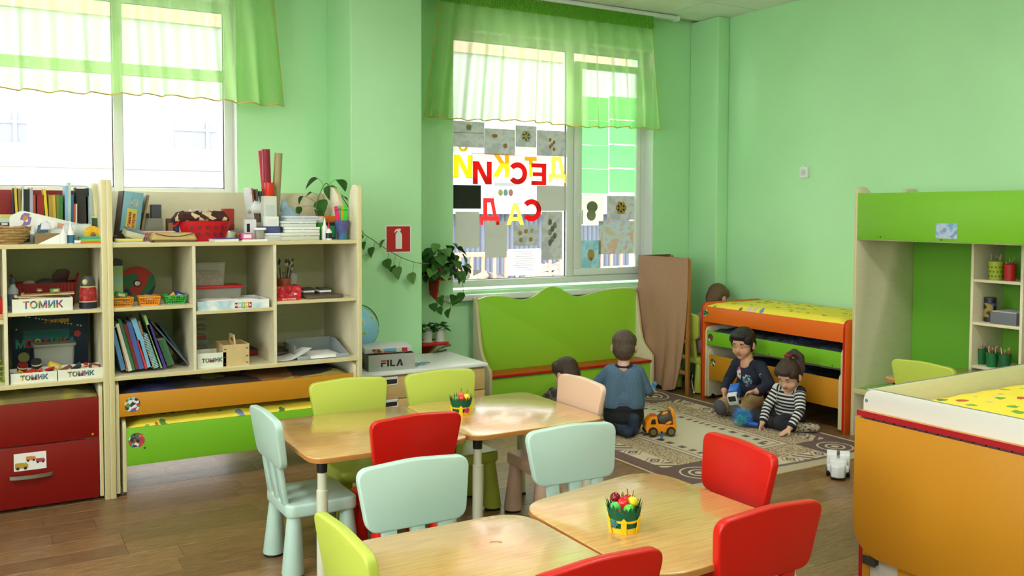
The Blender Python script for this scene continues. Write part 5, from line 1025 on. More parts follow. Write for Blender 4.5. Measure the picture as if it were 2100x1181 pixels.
t = thing('plastic_bag', 'white crumpled plastic bag stuffed above the upright notebooks', 'bag', (at(530, 380, Y=5.58).x, 5.6, TOP+.16)); rumple(-.05, .05, -.05, .05, 0, .07, .03, 41, 12, 12).build('bag_body', WHITE, t, smooth=180); rumple(-.01, .045, -.04, .03, .05, .1, .02, 42, 10, 8).build('bag_handles', WHITE, t, smooth=180)
def roll(label, Tp, Bp, r_, Y, c, sq=False):
    a, b_ = at(*Tp, Y=Y), at(*Bp, Y=Y); d = a-b_; t = thing('paper_roll', label, 'paper roll', tuple(b_), group='paper rolls', rot=(0, math.atan2(d.x, d.z), 0)); L = d.length; n = 30
    pts = [((r_*(1-.25*i/n))*math.cos(i*4*PI/n), (r_*(1-.25*i/n))*math.sin(i*4*PI/n)) for i in range(n+1)]; pts2 = [(x*.94, y*.94) for x, y in pts[::-1]]
    G().prism(pts[:n//2+1]+[(x*.9, y*.9) for x, y in pts[:n//2+1][::-1]], 0, L, 'z').build('outer_wrap', C(*c), t, smooth=60); G().prism([(x*.86, y*.86) for x, y in pts[n//2:]]+[(x*.78, y*.78) for x, y in pts[n//2:][::-1]], 0, L*.99, 'z').build('inner_wrap', C(*[int(v*.8) for v in c]), t, smooth=60)
roll('dark red paper roll standing tallest on the right shelf top', (545, 306), (550, 455), .026, 5.56, (150, 20, 46)); roll('bright red paper roll behind the dark red one', (535, 309), (548, 455), .018, 5.62, (204, 28, 44)); roll('beige paper roll leaning right of the red rolls', (571, 314), (563, 460), .026, 5.58, (176, 162, 112))
carton('white_carton', 'tall white carton under the orange cylinder', 'box', 543, 569, 402, 5.47, TOP, .07, C(218, 220, 206), C(200, 206, 196))
p = at(553, 402, Y=5.5); bottle('orange red cylinder standing on the tall white carton', p.x, 5.505, p.z-.003, [(0, 0), (.027, 0), (.029, .004), (.029, .078), (.0, .08)], C(226, 52, 24, rough=.35), [(.0, .08), (.03, .076), (.03, .084), (0, .085)], C(214, 44, 20, rough=.35), name='canister', cat='canister')
carton('white_carton', 'small white square carton on the dark blue one', 'box', 547, 573, 444, 5.37, TOP+.078, .06, PAPER, C(228, 228, 224)); carton('blue_carton', 'flat dark blue carton in the middle of its pile', 'box', 535, 576, 464, 5.36, TOP+.042, .08, C(66, 72, 120), C(80, 86, 134)); carton('white_carton', 'flat white carton at the bottom under the dark blue one', 'box', 543, 580, 478, 5.35, TOP, .09, C(222, 224, 214), C(200, 204, 196), lid=C(230, 230, 222))
carton('white_carton', 'narrow white carton with black stripe left of the blue carton', 'box', 505, 527, 450, 5.42, TOP, .05, C(228, 228, 226), BLACK, pr=(.1, .4, .4, .8))
tub('tiny clear tub with white lid and pink contents near the shelf front', at(534, 480, Y=5.33).x, 5.35, TOP+.012, .055, .05, .05, CLR2, WHITE, C(220, 150, 160), .7); carton('pink_carton', 'small hot pink and white pack near the shelf front', 'box', 498, 519, 478, 5.32, TOP+.010, .05, C(226, 90, 150), PAPER); bottle('small brown jar left of the pink pack', at(492, 480, Y=5.36).x, 5.38, TOP, [(0, 0), (.02, 0), (.02, .035), (0, .035)], C(100, 50, 44), [(0, .035), (.021, .035), (.021, .045), (0, .045)], C(160, 60, 60), name='jar', cat='jar')
t = thing('flat_tray', 'flat white foam tray at the front edge of the right shelf top', 'tray', (at(523, 492, Y=5.28).x, 5.31, TOP)); G().box(-.075, .07, -.04, .05, 0, .004).build('tray_floor', PAPER, t); G().box(-.075, .07, -.04, -.036, .004, .011).build('tray_rim', PAPER, t)
t = thing('plastic_bag', 'light blue tied plastic bag behind the stack of white packs', 'bag', (at(595, 440, Y=5.6).x, 5.62, TOP)); v = G().ell((0, 0, .075), (.085, .06, .08), 18); r_ = random.Random(5); v.v = [(x*(1+.14*math.sin(9*z*10+x*40)), y*(1+.1*math.sin(x*50)), z*1.15+.25*max(0, z-.1)*2*(x < .02)) for x, y, z in v.v]; v.build('bag_body', clear('blue_film', (176, 208, 226), .8, .3), t, smooth=180); rumple(-.055, -.01, -.02, .02, .13, .24, .012, 12, 8, 6).build('bag_neck', clear('blue_film'), t, smooth=180)
SP = [(577, 655, 477, 492, (206, 208, 190)), (586, 656, 465, 477, (226, 228, 220)), (580, 648, 452, 465, (214, 218, 210)), (590, 652, 440, 452, (196, 206, 212))]
zb = TOP
for k, (a, b_, c, d, col) in enumerate(SP):
    Yk = 5.32+.01*k; x0, x1 = at(a, 480, Y=Yk).x, at(b_, 480, Y=Yk).x; h = (.045, .034, .036, .03)[k]; t = thing('paint_set', ('grey white paint box at the bottom of the white stack', 'white paint box second from the bottom of the white stack', 'white paint box third from the bottom of the white stack', 'bluish paint box on top of the white stack')[k], 'box', ((x0+x1)/2, Yk+.06, zb), (.05, -.06, .04, -.05)[k], 'stack of paint boxes'); e = (x1-x0)/2
    G().box(-e, e, -.06, .06, 0, h*.55).build('box_body', C(*col), t, bevel=.002); G().box(-e-.002, e+.002, -.062, .062, h*.6, h-.001).build('box_lid', C(*[min(255, q+12) for q in col]), t, bevel=.002); G().box(-e+.006, e-.006, -.058, .058, h*.55, h*.6).build('paint_row', multi('paint_row', [(60, 50, 50), (150, 60, 50), (220, 220, 210), (70, 110, 80)], 60), t); zb += h
bottle('green plastic cup behind the glue bottles', at(657, 470, Y=5.40).x, 5.42, TOP, [(0, 0), (.026, 0), (.034, .105), (.031, .105), (.024, .004), (0, .004)], C(70, 160, 50, rough=.4), name='cup', cat='cup', part='cup_wall').children[0]
carton('lunch_box', 'dark blue box with orange lid behind the glue bottles', 'box', 650, 689, 443, 5.5, TOP, .09, C(30, 60, 90), C(60, 180, 110), lid=C(230, 120, 30), pr=(.55, .95, .1, .8))
bottle('white glue bottle with white nozzle beside the green cup', at(667, 480, Y=5.34).x, 5.35, TOP, [(r*1.05, z*1.5) for r, z in GB], WHITE, [(0, .1), (.006, .1), (.003, .135), (0, .135)], WHITE, 'glue bottles on the right shelf top'); bottle('white glue bottle with red nozzle and black label', at(675, 485, Y=5.30).x, 5.305, TOP, [(r, z*1.05) for r, z in GB], WHITE, [(0, .07), (.009, .07), (.002, .11), (0, .11)], RED, 'glue bottles on the right shelf top', (.0182, .01, .042, BLACK)); bottle('white jar with grey label beside the stack of paint boxes', at(661, 450, Y=5.44).x, 5.47, TOP, [(0, 0), (.03, 0), (.03, .12), (.02, .125), (0, .125)], WHITE, [(0, .125), (.021, .125), (.021, .14), (0, .14)], WHITE, name='jar', cat='jar')
px = at(706, 480, Y=5.32).x
bottle('translucent blue violet tumbler holding rulers near the right post', px, 5.36, TOP, [(0, 0), (.029, 0), (.0445, .118), (.0425, .118), (.027, .004), (0, .004)], multi('blue_violet_plastic', [(70, 110, 160), (90, 80, 150), (60, 130, 160)], 6, .3, 'Noise'), name='tumbler', cat='cup')
for k, (dx, ang, c, L, lb) in enumerate(((-.012, -.13, (236, 40, 110), .2, 'hot pink ruler standing in the tumbler'), (.012, .06, (60, 220, 60), .2, 'bright green ruler standing in the tumbler'), (.006, .03, (240, 190, 40), .2, 'yellow ruler behind the green ruler in the tumbler'), (-.004, 0, (120, 220, 170), .205, 'mint glue stick standing in the tumbler'))):
    t = thing('ruler', lb, 'ruler', (px+dx, 5.36+(.0, -.004, .006, .016)[k], TOP+.006), group='things in the tumbler', rot=(0, ang, 0))
    G().prism(rrect(-.0125, .0125, 0, L, .004, 3), -.0015, .0015, 'y').build('ruler_blade', C(*c, rough=.35), t); G().box(-.0126, .0126, -.0017, -.0015, L*.86, L*.9).build('printed_scale', C(*[int(q*.75) for q in c]), t, smooth=0)
t = thing('yellow_note', 'tiny yellow sticky note on the shelf edge below the stack', 'note', (at(603, 497, Y=5.25).x, 5.262, TOP)); G().box(-.012, .012, -.01, .01, 0, .0015).build('note', C(230, 214, 70), t, smooth=0); G().box(-.012, .012, -.012, -.0105, -.008, .0015).build('folded_edge', C(220, 204, 60), t, smooth=0)
# ------------------------------------------------------------------ window papers and letters
def sheet_mat(name, cols, scale=18, tl=.55, kind='Noise'):
    m = multi(name, cols, scale, .7, kind); nt = m.node_tree; b = nt.nodes['Principled BSDF']; l = b.inputs['Base Color'].links
    t = nt.nodes.new('ShaderNodeBsdfTranslucent'); mx = nt.nodes.new('ShaderNodeMixShader'); mx.inputs[0].default_value = tl
    if l: nt.links.new(l[0].from_socket, t.inputs[0])
    else: t.inputs[0].default_value = L3(cols[0])
    nt.links.new(b.outputs[0], mx.inputs[1]); nt.links.new(t.outputs[0], mx.inputs[2]); nt.links.new(mx.outputs[0], nt.nodes['Material Output'].inputs[0]); return m
z3 = lambda x, y: (900+x*.33872, 220+y*.33872)
GREYS = sheet_mat('sheet_grey_wash', [(140, 148, 132), (156, 164, 150), (170, 176, 164), (148, 156, 150)], 9, .3)
PLAIN = sheet_mat('sheet_plain_grey', [(164, 170, 152), (170, 176, 158)], 5, .3)
PALE = sheet_mat('sheet_pale', [(222, 232, 230), (232, 236, 232)], 5, .6)
sheets = [((85, 85, 275, 152), GREYS, 'grey painting of a white flower, top left of the letters', 0, 'flower_w'), ((85, 152, 275, 237), GREYS, 'plain grey painting just under the white flower, left edge', 0, None), ((275, 132, 462, 285), GREYS, 'grey painting with an orange fish, second in the top row', 1, 'fish'), ((463, 112, 590, 238), GREYS, 'grey painting with a cream flower, third in the top row', 2, 'flower_w'), ((591, 142, 776, 292), GREYS, 'grey painting with orange leaves at the right of the top row', 3, 'leaves'), ((276, 84, 462, 131), PALE, 'pale strip of paper above the fish painting', 4, None),
          ((85, 238, 274, 276), sheet_mat('sheet_pink_mint', [(245, 200, 200), (214, 240, 222)], 3, .6), 'pink and mint strip above the yellow Й', 5, None), ((465, 240, 590, 284), sheet_mat('sheet_cream', [(250, 240, 190)], 3, .6), 'cream strip above the yellow Т', 6, None), ((196, 285, 664, 334), sheet_mat('sheet_pink', [(250, 196, 196), (250, 206, 200)], 3, .65), 'long pale pink strip behind the upper letters', 7, None), ((88, 425, 590, 470), PALE, 'long pale blue strip under the upper letters', 8, None),
          ((85, 471, 255, 614), sheet_mat('sheet_black', [(24, 30, 24), (30, 36, 28)], 3, .03), 'black sheet at the left edge of the window', 9, None), ((591, 475, 776, 627), PLAIN, 'grey sheet with small cracks right of the window centre', 10, None), ((335, 456, 470, 562), PALE, 'pale sheet with three faint coloured pears', 11, 'pears'), ((100, 632, 246, 854), PLAIN, 'upright plain grey sheet, leftmost in the lower row', 12, None), ((279, 692, 411, 912), PLAIN, 'upright plain grey sheet, second in the lower row', 13, None), ((450, 711, 601, 840), GREYS, 'grey painting of five yellow flowers', 14, 'flowers'), ((619, 631, 746, 925), GREYS, 'tall grey painting of a bunch of flowers', 15, 'bunch'), ((415, 856, 616, 1020), PALE, 'white sheet with lines of printed text, lowest on the window', 16, 'text'),
          ((858, 530, 996, 716), sheet_mat('sheet_cream2', [(214, 220, 200)], 3, .5), 'sheet with an olive mushroom shaped cut-out', 17, 'mushroom'), ((1016, 536, 1186, 682), GREYS, 'painting of a yellow flower with white margin', 18, 'flower_y'), ((965, 688, 1196, 890), sheet_mat('sheet_teal_brown', [(140, 160, 140), (170, 160, 120), (150, 180, 180), (170, 150, 120)], 9, .35), 'large teal and brown painting on the right pane', 19, None), ((860, 806, 980, 1010), sheet_mat('sheet_teal', [(120, 170, 170), (140, 180, 180), (110, 160, 160)], 9, .35), 'teal painting with a yellow tree, lowest on the right pane', 20, 'tree')]
YS = 6.638
def disc(parent, x, z, r_, m, y=-.0012, n=14, sz=1): G().lathe([(0, 0), (r_, 0), (r_, .0008), (0, .0008)], n, M=T(x, y, z)@RX(PI/2)@Matrix.Diagonal((1, sz, 1, 1))).build('painted_patch', m, parent)
for (a, b_, c, d), m, lb, k, deco in sheets:
    P, Q = at(*z3(a, d), Y=YS), at(*z3(c, b_), Y=YS); A2 = at(*z3(a, b_), Y=YS); w_, h = Q.x-P.x, A2.z-P.z
    t = thing('paper_sheet', lb, 'paper', ((P.x+Q.x)/2, YS-.0009*(k % 4), (P.z+(Q.z+A2.z)/2)/2), group='papers stuck to the window'); n = 6; v = []; f = []
    h = (Q.z+A2.z)/2-P.z
    for j in range(3):
        for i in range(n+1): v.append((-w_/2+w_*i/n, -.0006*math.sin(PI*i/n), -h/2+h*j/2))
    for j in range(2):
        for i in range(n): q = j*(n+1)+i; f.append((q, q+1, q+n+2, q+n+1))
    G().add(v, f).build('sheet', m, t, smooth=180)
    SM = lambda *c: sheet_mat('wash_%d_%d_%d' % c, [c, c], 3, .45); W_ = SM(216, 216, 200); O_ = SM(214, 160, 110); Yl = SM(220, 194, 120)
    if deco in ('flower_w', 'flower_y'):
        for q in range(6): disc(t, h*.17*math.cos(q*PI/3), h*.17*math.sin(q*PI/3), h*.12, W_ if deco == 'flower_w' else Yl)
        disc(t, 0, 0, h*.12, Yl, -.002)
    if deco == 'fish': disc(t, -.05, .05, .028, O_, sz=.6); disc(t, .05, -.03, .02, O_)
    if deco == 'leaves':
        for q in range(5): disc(t, .02*((q*2) % 3)-.02, .03-.02*q, .012, SM(214, 150, 80), sz=1.4)
    if deco == 'pears':
        for q, cc_ in enumerate(((226, 226, 170), (190, 220, 220), (240, 190, 190))): disc(t, -.05+.05*q, -.01, .022, SM(*cc_), sz=1.3)
    if deco == 'flowers':
        for q in range(5): disc(t, (-.06, .0, .06, -.05, .05)[q], (.02, .035, .04, -.04, -.035)[q], .02, Yl if q != 2 else W_)
    if deco == 'bunch':
        for q in range(7): disc(t, -.02+.025*(q % 3), -.06+.03*q, .02, SM(186, 186, 166) if q % 2 else SM(160, 162, 140), sz=1.4)
    if deco == 'text':
        for q in range(9): G().box(-w_*.32+.01*(q % 3), w_*.3-.012*((q*2) % 3), -.0016, -.001, h*.38-h*.085*q, h*.38-h*.085*q+.003).build('text_line', C(170, 176, 176), t, smooth=0)
    if deco == 'mushroom': disc(t, .0, .03, .06, SM(150, 160, 120), sz=.85); disc(t, -.01, -.045, .05, SM(176, 180, 146), -.002)
    if deco == 'tree': disc(t, 0, .02, .04, Yl, sz=1.3); G().box(-.004, .004, -.002, -.001, -h*.4, 0).build('painted_trunk', C(190, 200, 180), t, smooth=0)
GRS = sheet_mat('sheet_bright_green', [(176, 246, 184), (184, 247, 190)], 3, .85)
rows = [197, 246, 297, 346, 397]; cols = [(1190, 1248), (1249.5, 1303)]
for j in range(4):
    for i, (a, b_) in enumerate(cols):
        P, Q = at(a, rows[j+1]-1+(-2 if i else 0), Y=YS), at(b_, rows[j]+(2 if i else 0), Y=YS); w_, h = Q.x-P.x, at(a, rows[j], Y=YS).z-P.z
        t = thing('paper_sheet', 'bright green paper panel, %s row, %s side of the right pane' % (('top', 'second', 'third', 'bottom')[j], ('left', 'right')[i]), 'paper', ((P.x+Q.x)/2, YS, P.z+h/2), group='green paper panels on the right pane'); G().prism(rrect(-w_/2, w_/2, -h/2, h/2, .002, 2), 0, .0008, 'y').build('panel', GRS, t, smooth=0)
        G().box(-w_/2, w_/2, -.001, 0, h/2-.004, h/2).build('tape_strip', clear('tape', (230, 250, 230), .5), t, smooth=0)
def stroke_letter(ch):
    g = G(); k = .21; q = lambda a, b_, c, d: g.prism([a, b_, c, d], -.004, .004, 'z'); bx = lambda x0, x1, y0, y1: q((x0, y0), (x1, y0), (x1, y1), (x0, y1))
    def arc(cx, cy, r0, r1, a0, a1, sy=1, n=22):
        for i in range(n):
            u, v = a0+(a1-a0)*i/n, a0+(a1-a0)*(i+1)/n; q((cx+r0*math.cos(u), cy+sy*r0*math.sin(u)), (cx+r1*math.cos(u), cy+sy*r1*math.sin(u)), (cx+r1*math.cos(v), cy+sy*r1*math.sin(v)), (cx+r0*math.cos(v), cy+sy*r0*math.sin(v)))
    pg = lambda *p: g.prism(p, -.004, .004, 'z')
    if ch in 'ИЙ':
        h = 1 if ch == 'И' else .74
        pg(*[(x, y*h) for x, y in ((0, 0), (k+.05, 0), (.8-k, .66), (.8-k, 0), (.8, 0), (.8, 1), (.75-k, 1), (k, .34), (k, 1), (0, 1))])
        if ch == 'Й': pg(*([(.4+.2*math.cos(PI+PI*i/12), 1.0+.16*math.sin(PI+PI*i/12)) for i in range(13)]+[(.4+.1*math.cos(2*PI-PI*i/12), 1.0+.08*math.sin(2*PI-PI*i/12)) for i in range(13)]))
    elif ch == 'К': pg((0, 0), (k, 0), (k, .34), (.29, .44), (.56, 0), (.84, 0), (.45, .58), (.8, 1), (.53, 1), (k, .6), (k, 1), (0, 1))
    elif ch == 'С':
        a0, a1 = PI*.22, PI*1.78; n = 26; an = [a0+(a1-a0)*i/n for i in range(n+1)]
        pg(*([(.45+.47*math.cos(a), .5+.5*math.sin(a)) for a in an]+[(.45+.24*math.cos(a), .5+.26*math.sin(a)) for a in an[::-1]]))
    elif ch == 'Е': pg((0, 0), (.7, 0), (.7, .19), (k, .19), (k, .41), (.64, .41), (.64, .59), (k, .59), (k, .81), (.7, .81), (.7, 1), (0, 1))
    elif ch == 'Т': pg((.245, 0), (.455, 0), (.455, .81), (.7, .81), (.7, 1), (0, 1), (0, .81), (.245, .81))
    elif ch == 'Д':
        g.add([(x, y, z) for z in (.0,) for x, y in ((0, 0), (.16, 0), (.16, .16), (.82, .16), (.82, 0), (.98, 0), (.98, .32), (.83, .32), (.62, .32), (.31, .32), (.12, .32), (0, .32), (.26, .83), (.45, .83), (.62, .83), (.83, .83), (.83, 1), (.28, 1))], [(0, 1, 2, 3, 4, 5, 6, 7, 8, 9, 10, 11), (10, 9, 13, 12), (8, 7, 15, 14), (12, 13, 14, 15, 16, 17)])
    elif ch == 'А': g.add([(0, 0, 0), (.21, 0, 0), (.27, .19, 0), (.63, .19, 0), (.69, 0, 0), (.9, 0, 0), (.56, 1, 0), (.34, 1, 0), (.32, .36, 0), (.58, .36, 0), (.45, .78, 0)], [(0, 1, 2, 8, 10, 7), (2, 3, 9, 8), (3, 4, 5, 6, 10, 9), (10, 6, 7)])
    elif ch == 'F': bx(0, k, 0, .62); bx(k, .62, .44, .62)
    elif ch == 'I': bx(0, k, 0, 1)
    elif ch == 'L': bx(0, k, 0, 1); bx(k, .62, 0, .2)
    return g
LY = sheet_mat('letter_yellow', [(255, 226, 70), (255, 228, 80)], 3, .85); LR = sheet_mat('letter_red', [(240, 44, 44), (242, 50, 48)], 3, .55)
for ch, c, (a, b_, d, e), lb in (('Д', 0, (665, 300, 775, 455), 'yellow paper letter Д, rightmost of the upper word'), ('Е', 1, (560, 342, 650, 470), 'red paper letter Е, second from the right in the upper word'), ('Т', 0, (520, 302, 592, 420), 'yellow paper letter Т half behind the red letters'), ('С', 1, (430, 335, 535, 466), 'red paper letter С, middle letter of the upper word'), ('К', 0, (325, 287, 425, 420), 'yellow paper letter К, third from the left in the upper word'), ('И', 1, (205, 330, 320, 465), 'red paper letter И, second from the left in the upper word'), ('Й', 0, (90, 240, 203, 425), 'yellow paper letter Й at the left end of the upper word'), ('С', 1, (514, 556, 620, 690), 'red paper letter С at the right of the lower word'), ('А', 0, (410, 580, 516, 712), 'yellow paper letter А in the middle of the lower word'), ('Д', 1, (250, 550, 366, 712), 'red paper letter Д at the left of the lower word')):
    P, Q = at(*z3(a, e), Y=YS-.004), at(*z3(d, b_), Y=YS-.004); me = stroke_letter(ch).mesh('paper_letter', LY if c == 0 else LR, smooth=0)
    xs = [v.co.x for v in me.vertices]; ys = [v.co.y for v in me.vertices]; sx = (Q.x-P.x)/(max(xs)-min(xs)); sy = (Q.z-P.z)/(max(ys)-min(ys)); mx_, my_ = (max(xs)+min(xs))/2, (max(ys)+min(ys))/2
    for v in me.vertices: v.co.x = (v.co.x-mx_)*sx; v.co.y = (v.co.y-my_)*sy; v.co.z *= .12
    o = put('paper_letter', me, None, ((P.x+Q.x)/2, YS-.004-.001*c, (P.z+Q.z)/2), (PI/2, 0, PI)); tag(o, lb, 'letter', 'paper letters on the window')

# ------------------------------------------------------------------ wall things
t = thing('fire_sign', 'square red sign with white fire extinguisher on the green pillar', 'sign', (2.611, 6.02, 1.348)); G().prism(rrect(-.1, .1, -.1, .1, .003, 2), -.003, 0, 'y').build('plate', WHITE, t); G().box(-.091, .091, -.0038, -.003, -.091, .091).build('red_field', C(196, 22, 26), t, smooth=0)
G().prism(rpoly([(-.022, -.07), (.028, -.07), (.028, .035), (.012, .055), (-.006, .055), (-.022, .035)], [.004, .004, .012, .004, .004, .012]), -.0046, -.0038, 'y').build('extinguisher_body', WHITE, t, smooth=0); G().prism(rpoly([(-.008, .055), (.014, .055), (.02, .066), (.014, .076), (-.02, .07), (-.034, .048), (-.028, .045), (-.012, .06)], .003), -.0046, -.0038, 'y').build('extinguisher_valve', WHITE, t, smooth=0)
t = thing('wall_socket', 'white power socket on the green right wall', 'socket', (5.9, 5.243, 1.877)); G().prism(rrect(-.042, .042, -.046, .046, .008, 4), -.018, 0, 'x').build('plate', WHITE, t, bevel=.003); G().lathe([(.012, 0), (.024, 0), (.024, .004), (.012, .003)], 20, M=T(-.018, .002, 0)@RY(-PI/2)).build('socket_ring', C(214, 214, 206), t)
G().lathe([(0, 0), (.012, 0), (.012, .001), (0, .001)], 12, M=T(-.018, .002, 0)@RY(-PI/2)).build('socket_hole', C(110, 110, 104), t); G().box(-.014, -.004, -.01, .01, .046, .056).build('cable_entry', WHITE, t)

# hanging pothos
pc = at(903, 552, Y=6.32)
t = thing('hanging_pothos', 'trailing green pothos in a red wall holder left of the window', 'plant', (pc.x, pc.y, pc.z-.06)); pot = G().lathe([(0, -.02), (.05, -.02), (.075, .07), (.078, .075), (.07, .075), (.045, -.01), (0, -.01)], 20).build('pot', RED, t)
G().box(-.012, .012, .03, .18, -.035, -.02).box(-.012, .012, .17, .18, -.12, .03).build('wall_bracket', RED, t); G().lathe([(0, -.022), (.085, -.022), (.09, -.012), (0, -.012)], 20).build('saucer', RED, t); G().box(-.008, .01, .01, .17, -.2, -.03, M=RX(.35)).build('brace', RED, t)
G().lathe([(0, .06), (.066, .06), (0, .066)], 16).build('soil', C(70, 50, 36), t)
rl = random.Random(12)
for k in range(96):
    a_ = rl.uniform(0, 2*PI); el = rl.uniform(-.35, 1.25); rr = rl.uniform(.07, .2)
    p = Vector((math.cos(a_)*math.cos(el)*rr*1.05, math.sin(a_)*math.cos(el)*rr*.75-.03, .06+math.sin(el)*rr*1.15)); leaf(t, p, a_-PI/2, -rl.uniform(.2, 1.1), rl.choice((0, 0, 1, 2)), rl.uniform(1.0, 1.45))
def vine(parent, org, pts, leaves, r_=.0022, name='vine'):
    P = [Vector(p)-org for p in pts]; sm_ = []
    for i in range(len(P)-1):
        a, b_, c, d = P[max(i-1, 0)], P[i], P[i+1], P[min(i+2, len(P)-1)]
        for k in range(6): s = k/6; sm_.append(.5*((2*b_)+(c-a)*s+(2*a-5*b_+4*c-d)*s*s+(3*b_-a-3*c+d)*s**3))
    sm_.append(P[-1]); v_ = G().tube(sm_, r_, 6).build(name, STEM, parent)
    for (q, yaw, pitch, kk, s) in leaves:
        b_ = Vector(q)-org; near = min(sm_, key=lambda z: (z-b_).length); G().tube([near, (near+b_)/2+Vector((0, -.004, .008)), b_], .0013, 5).build('leaf_stalk', STEM, parent); leaf(parent, b_, yaw, pitch, kk, s*1.3)
org = Vector(t.location); A = lambda x, y, Y: tuple(at(x, y, Y=Y))
vine(t, org, [A(905, 530, 6.2), A(935, 545, 6.15), A(950, 590, 6.12), A(946, 605, 6.13)], [(A(953, 560, 6.12), .6, -.9, 2, 1), (A(951, 600, 6.12), .3, -1.2, 0, .9), (A(935, 606, 6.13), -.6, -1.0, 0, 1)])
vine(t, org, [A(905, 560, 6.2), A(900, 600, 6.15), A(920, 622, 6.13), A(945, 612, 6.13)], [(A(905, 606, 6.15), .3, -1.3, 0, .9), (A(902, 628, 6.13), .2, -1.4, 1, .9), (A(923, 632, 6.12), .5, -1.1, 0, .9), (A(887, 622, 6.14), -.5, -1.0, 1, 1)])
vine(t, org, [A(880, 540, 6.12), A(862, 540, 5.98), A(835, 533, 5.97), A(808, 520, 5.97), A(780, 503, 5.965), A(765, 492, 5.95), A(745, 478, 5.93), A(735, 455, 5.9), A(715, 425, 5.85), A(698, 400, 5.8), A(680, 388, 5.75), A(668, 376, 5.7), A(655, 400, 5.66), A(648, 425, 5.62), A(655, 455, 5.6)],
     [(A(790, 491, 5.95), .9, -.9, 2, .85), (A(766, 506, 5.95), .5, -1.2, 1, 1.05), (A(795, 530, 5.95), .2, -1.4, 0, .85), (A(806, 545, 5.95), .1, -1.0, 1, .9), (A(818, 546, 5.95), .3, -1.3, 2, 1.1), (A(846, 558, 5.95), .2, -1.4, 2, 1), (A(748, 495, 5.94), .5, -1.3, 1, .8), (A(742, 480, 5.95), -.3, -1.4, 3, .7),
      (A(652, 366, 5.68), 1.2, -.6, 0, 1.1), (A(690, 368, 5.72), -1.3, -.7, 0, 1.1), (A(683, 380, 5.72), .2, -1.3, 0, 1.1), (A(622, 402, 5.62), .9, -1.0, 1, .8), (A(655, 410, 5.62), -.3, -1.2, 0, .95), (A(618, 424, 5.6), .5, -1.2, 1, .8), (A(648, 430, 5.6), -1.2, -1.0, 0, 1.0), (A(702, 402, 5.76), -1.4, -.5, 1, .7), (A(640, 395, 5.64), 1.3, -.5, 3, .8)], .0028)
# violets on the little red wall shelf
sx0, sx1 = at(862, 700, Y=6.3).x, at(917, 700, Y=6.3).x; zs = at(890, 703, Y=6.28).z
t = thing('wall_shelf', 'small red plant shelf on the wall below the hanging pothos', 'shelf', ((sx0+sx1)/2, 6.38, zs)); e = (sx1-sx0)/2; G().prism(rpoly([(-e, -.12), (e, -.12), (e, .118), (-e, .118)], .015), -.022, 0, 'z').build('shelf_board', RED, t, bevel=.004); G().prism([(-.11, -.022), (.118, -.022), (.118, -.16)], -.012, .012, 'x').build('shelf_bracket', RED, t)
for k, px in enumerate((880, 906)):
    xx = at(px, 700, Y=6.30).x; t = thing('potted_violet', ('potted violet with a blue bloom, left on the red plant shelf', 'potted violet with dark leaves, right on the red plant shelf')[k], 'plant', (xx, 6.33, zs)); pp = G(); WP = C(224, 226, 216)
    n = 28; o = [(.036+.0016*(i % 2), i) for i in range(n)]; ring_ = lambda s, z, q=0: [((.037+.0018*(i % 2))*s*math.cos(2*PI*i/n), (.037+.0018*(i % 2))*s*math.sin(2*PI*i/n), z) for i in range(n)]
    v = ring_(.85, .006)+ring_(1.08, .085)+ring_(1.12, .09)+ring_(1.0, .09)+ring_(.98, .07)
    G().add(v, [tuple(range(n-1, -1, -1))]+[(j*n+i, j*n+(i+1) % n, (j+1)*n+(i+1) % n, (j+1)*n+i) for j in range(4) for i in range(n)]+[tuple(4*n+i for i in range(n))]).build('ribbed_pot', WP, t, smooth=20)
    G().lathe([(0, 0), (.045, 0), (.05, .006), (0, .006)], 20).build('saucer', WP, t)
    for q in range(15): a_ = q*2.4; r_ = .01+.035*(q/15); leaf(t, (r_*math.cos(a_), r_*math.sin(a_), .09+.035*(1-q/15)), a_-PI/2, .5-.9*q/15, (0, 1)[q % 2] if k == 0 else 0, .75)
    if k == 0:
        for q in range(4): G().ell((.02+.012*math.cos(q*1.6), -.02+.012*math.sin(q*1.6), .15), (.008, .008, .005), 8).build('petal', C(90, 90, 190), t)
p = at(905, 718, Z=.51); t = thing('dark_pliers', 'dark tool with a bronze handle on the chest behind', 'tool', (2.93, 5.96, .51)); G().tube([(-.07, 0, .012), (-.03, 0, .03), (.03, 0, .05), (.07, 0, .055)], .008, 8).build('handle', C(90, 80, 50), t); G().tube([(-.07, .0, .012), (0, .01, .014), (.04, .01, .02)], .007, 8).build('jaw', C(40, 44, 36), t)

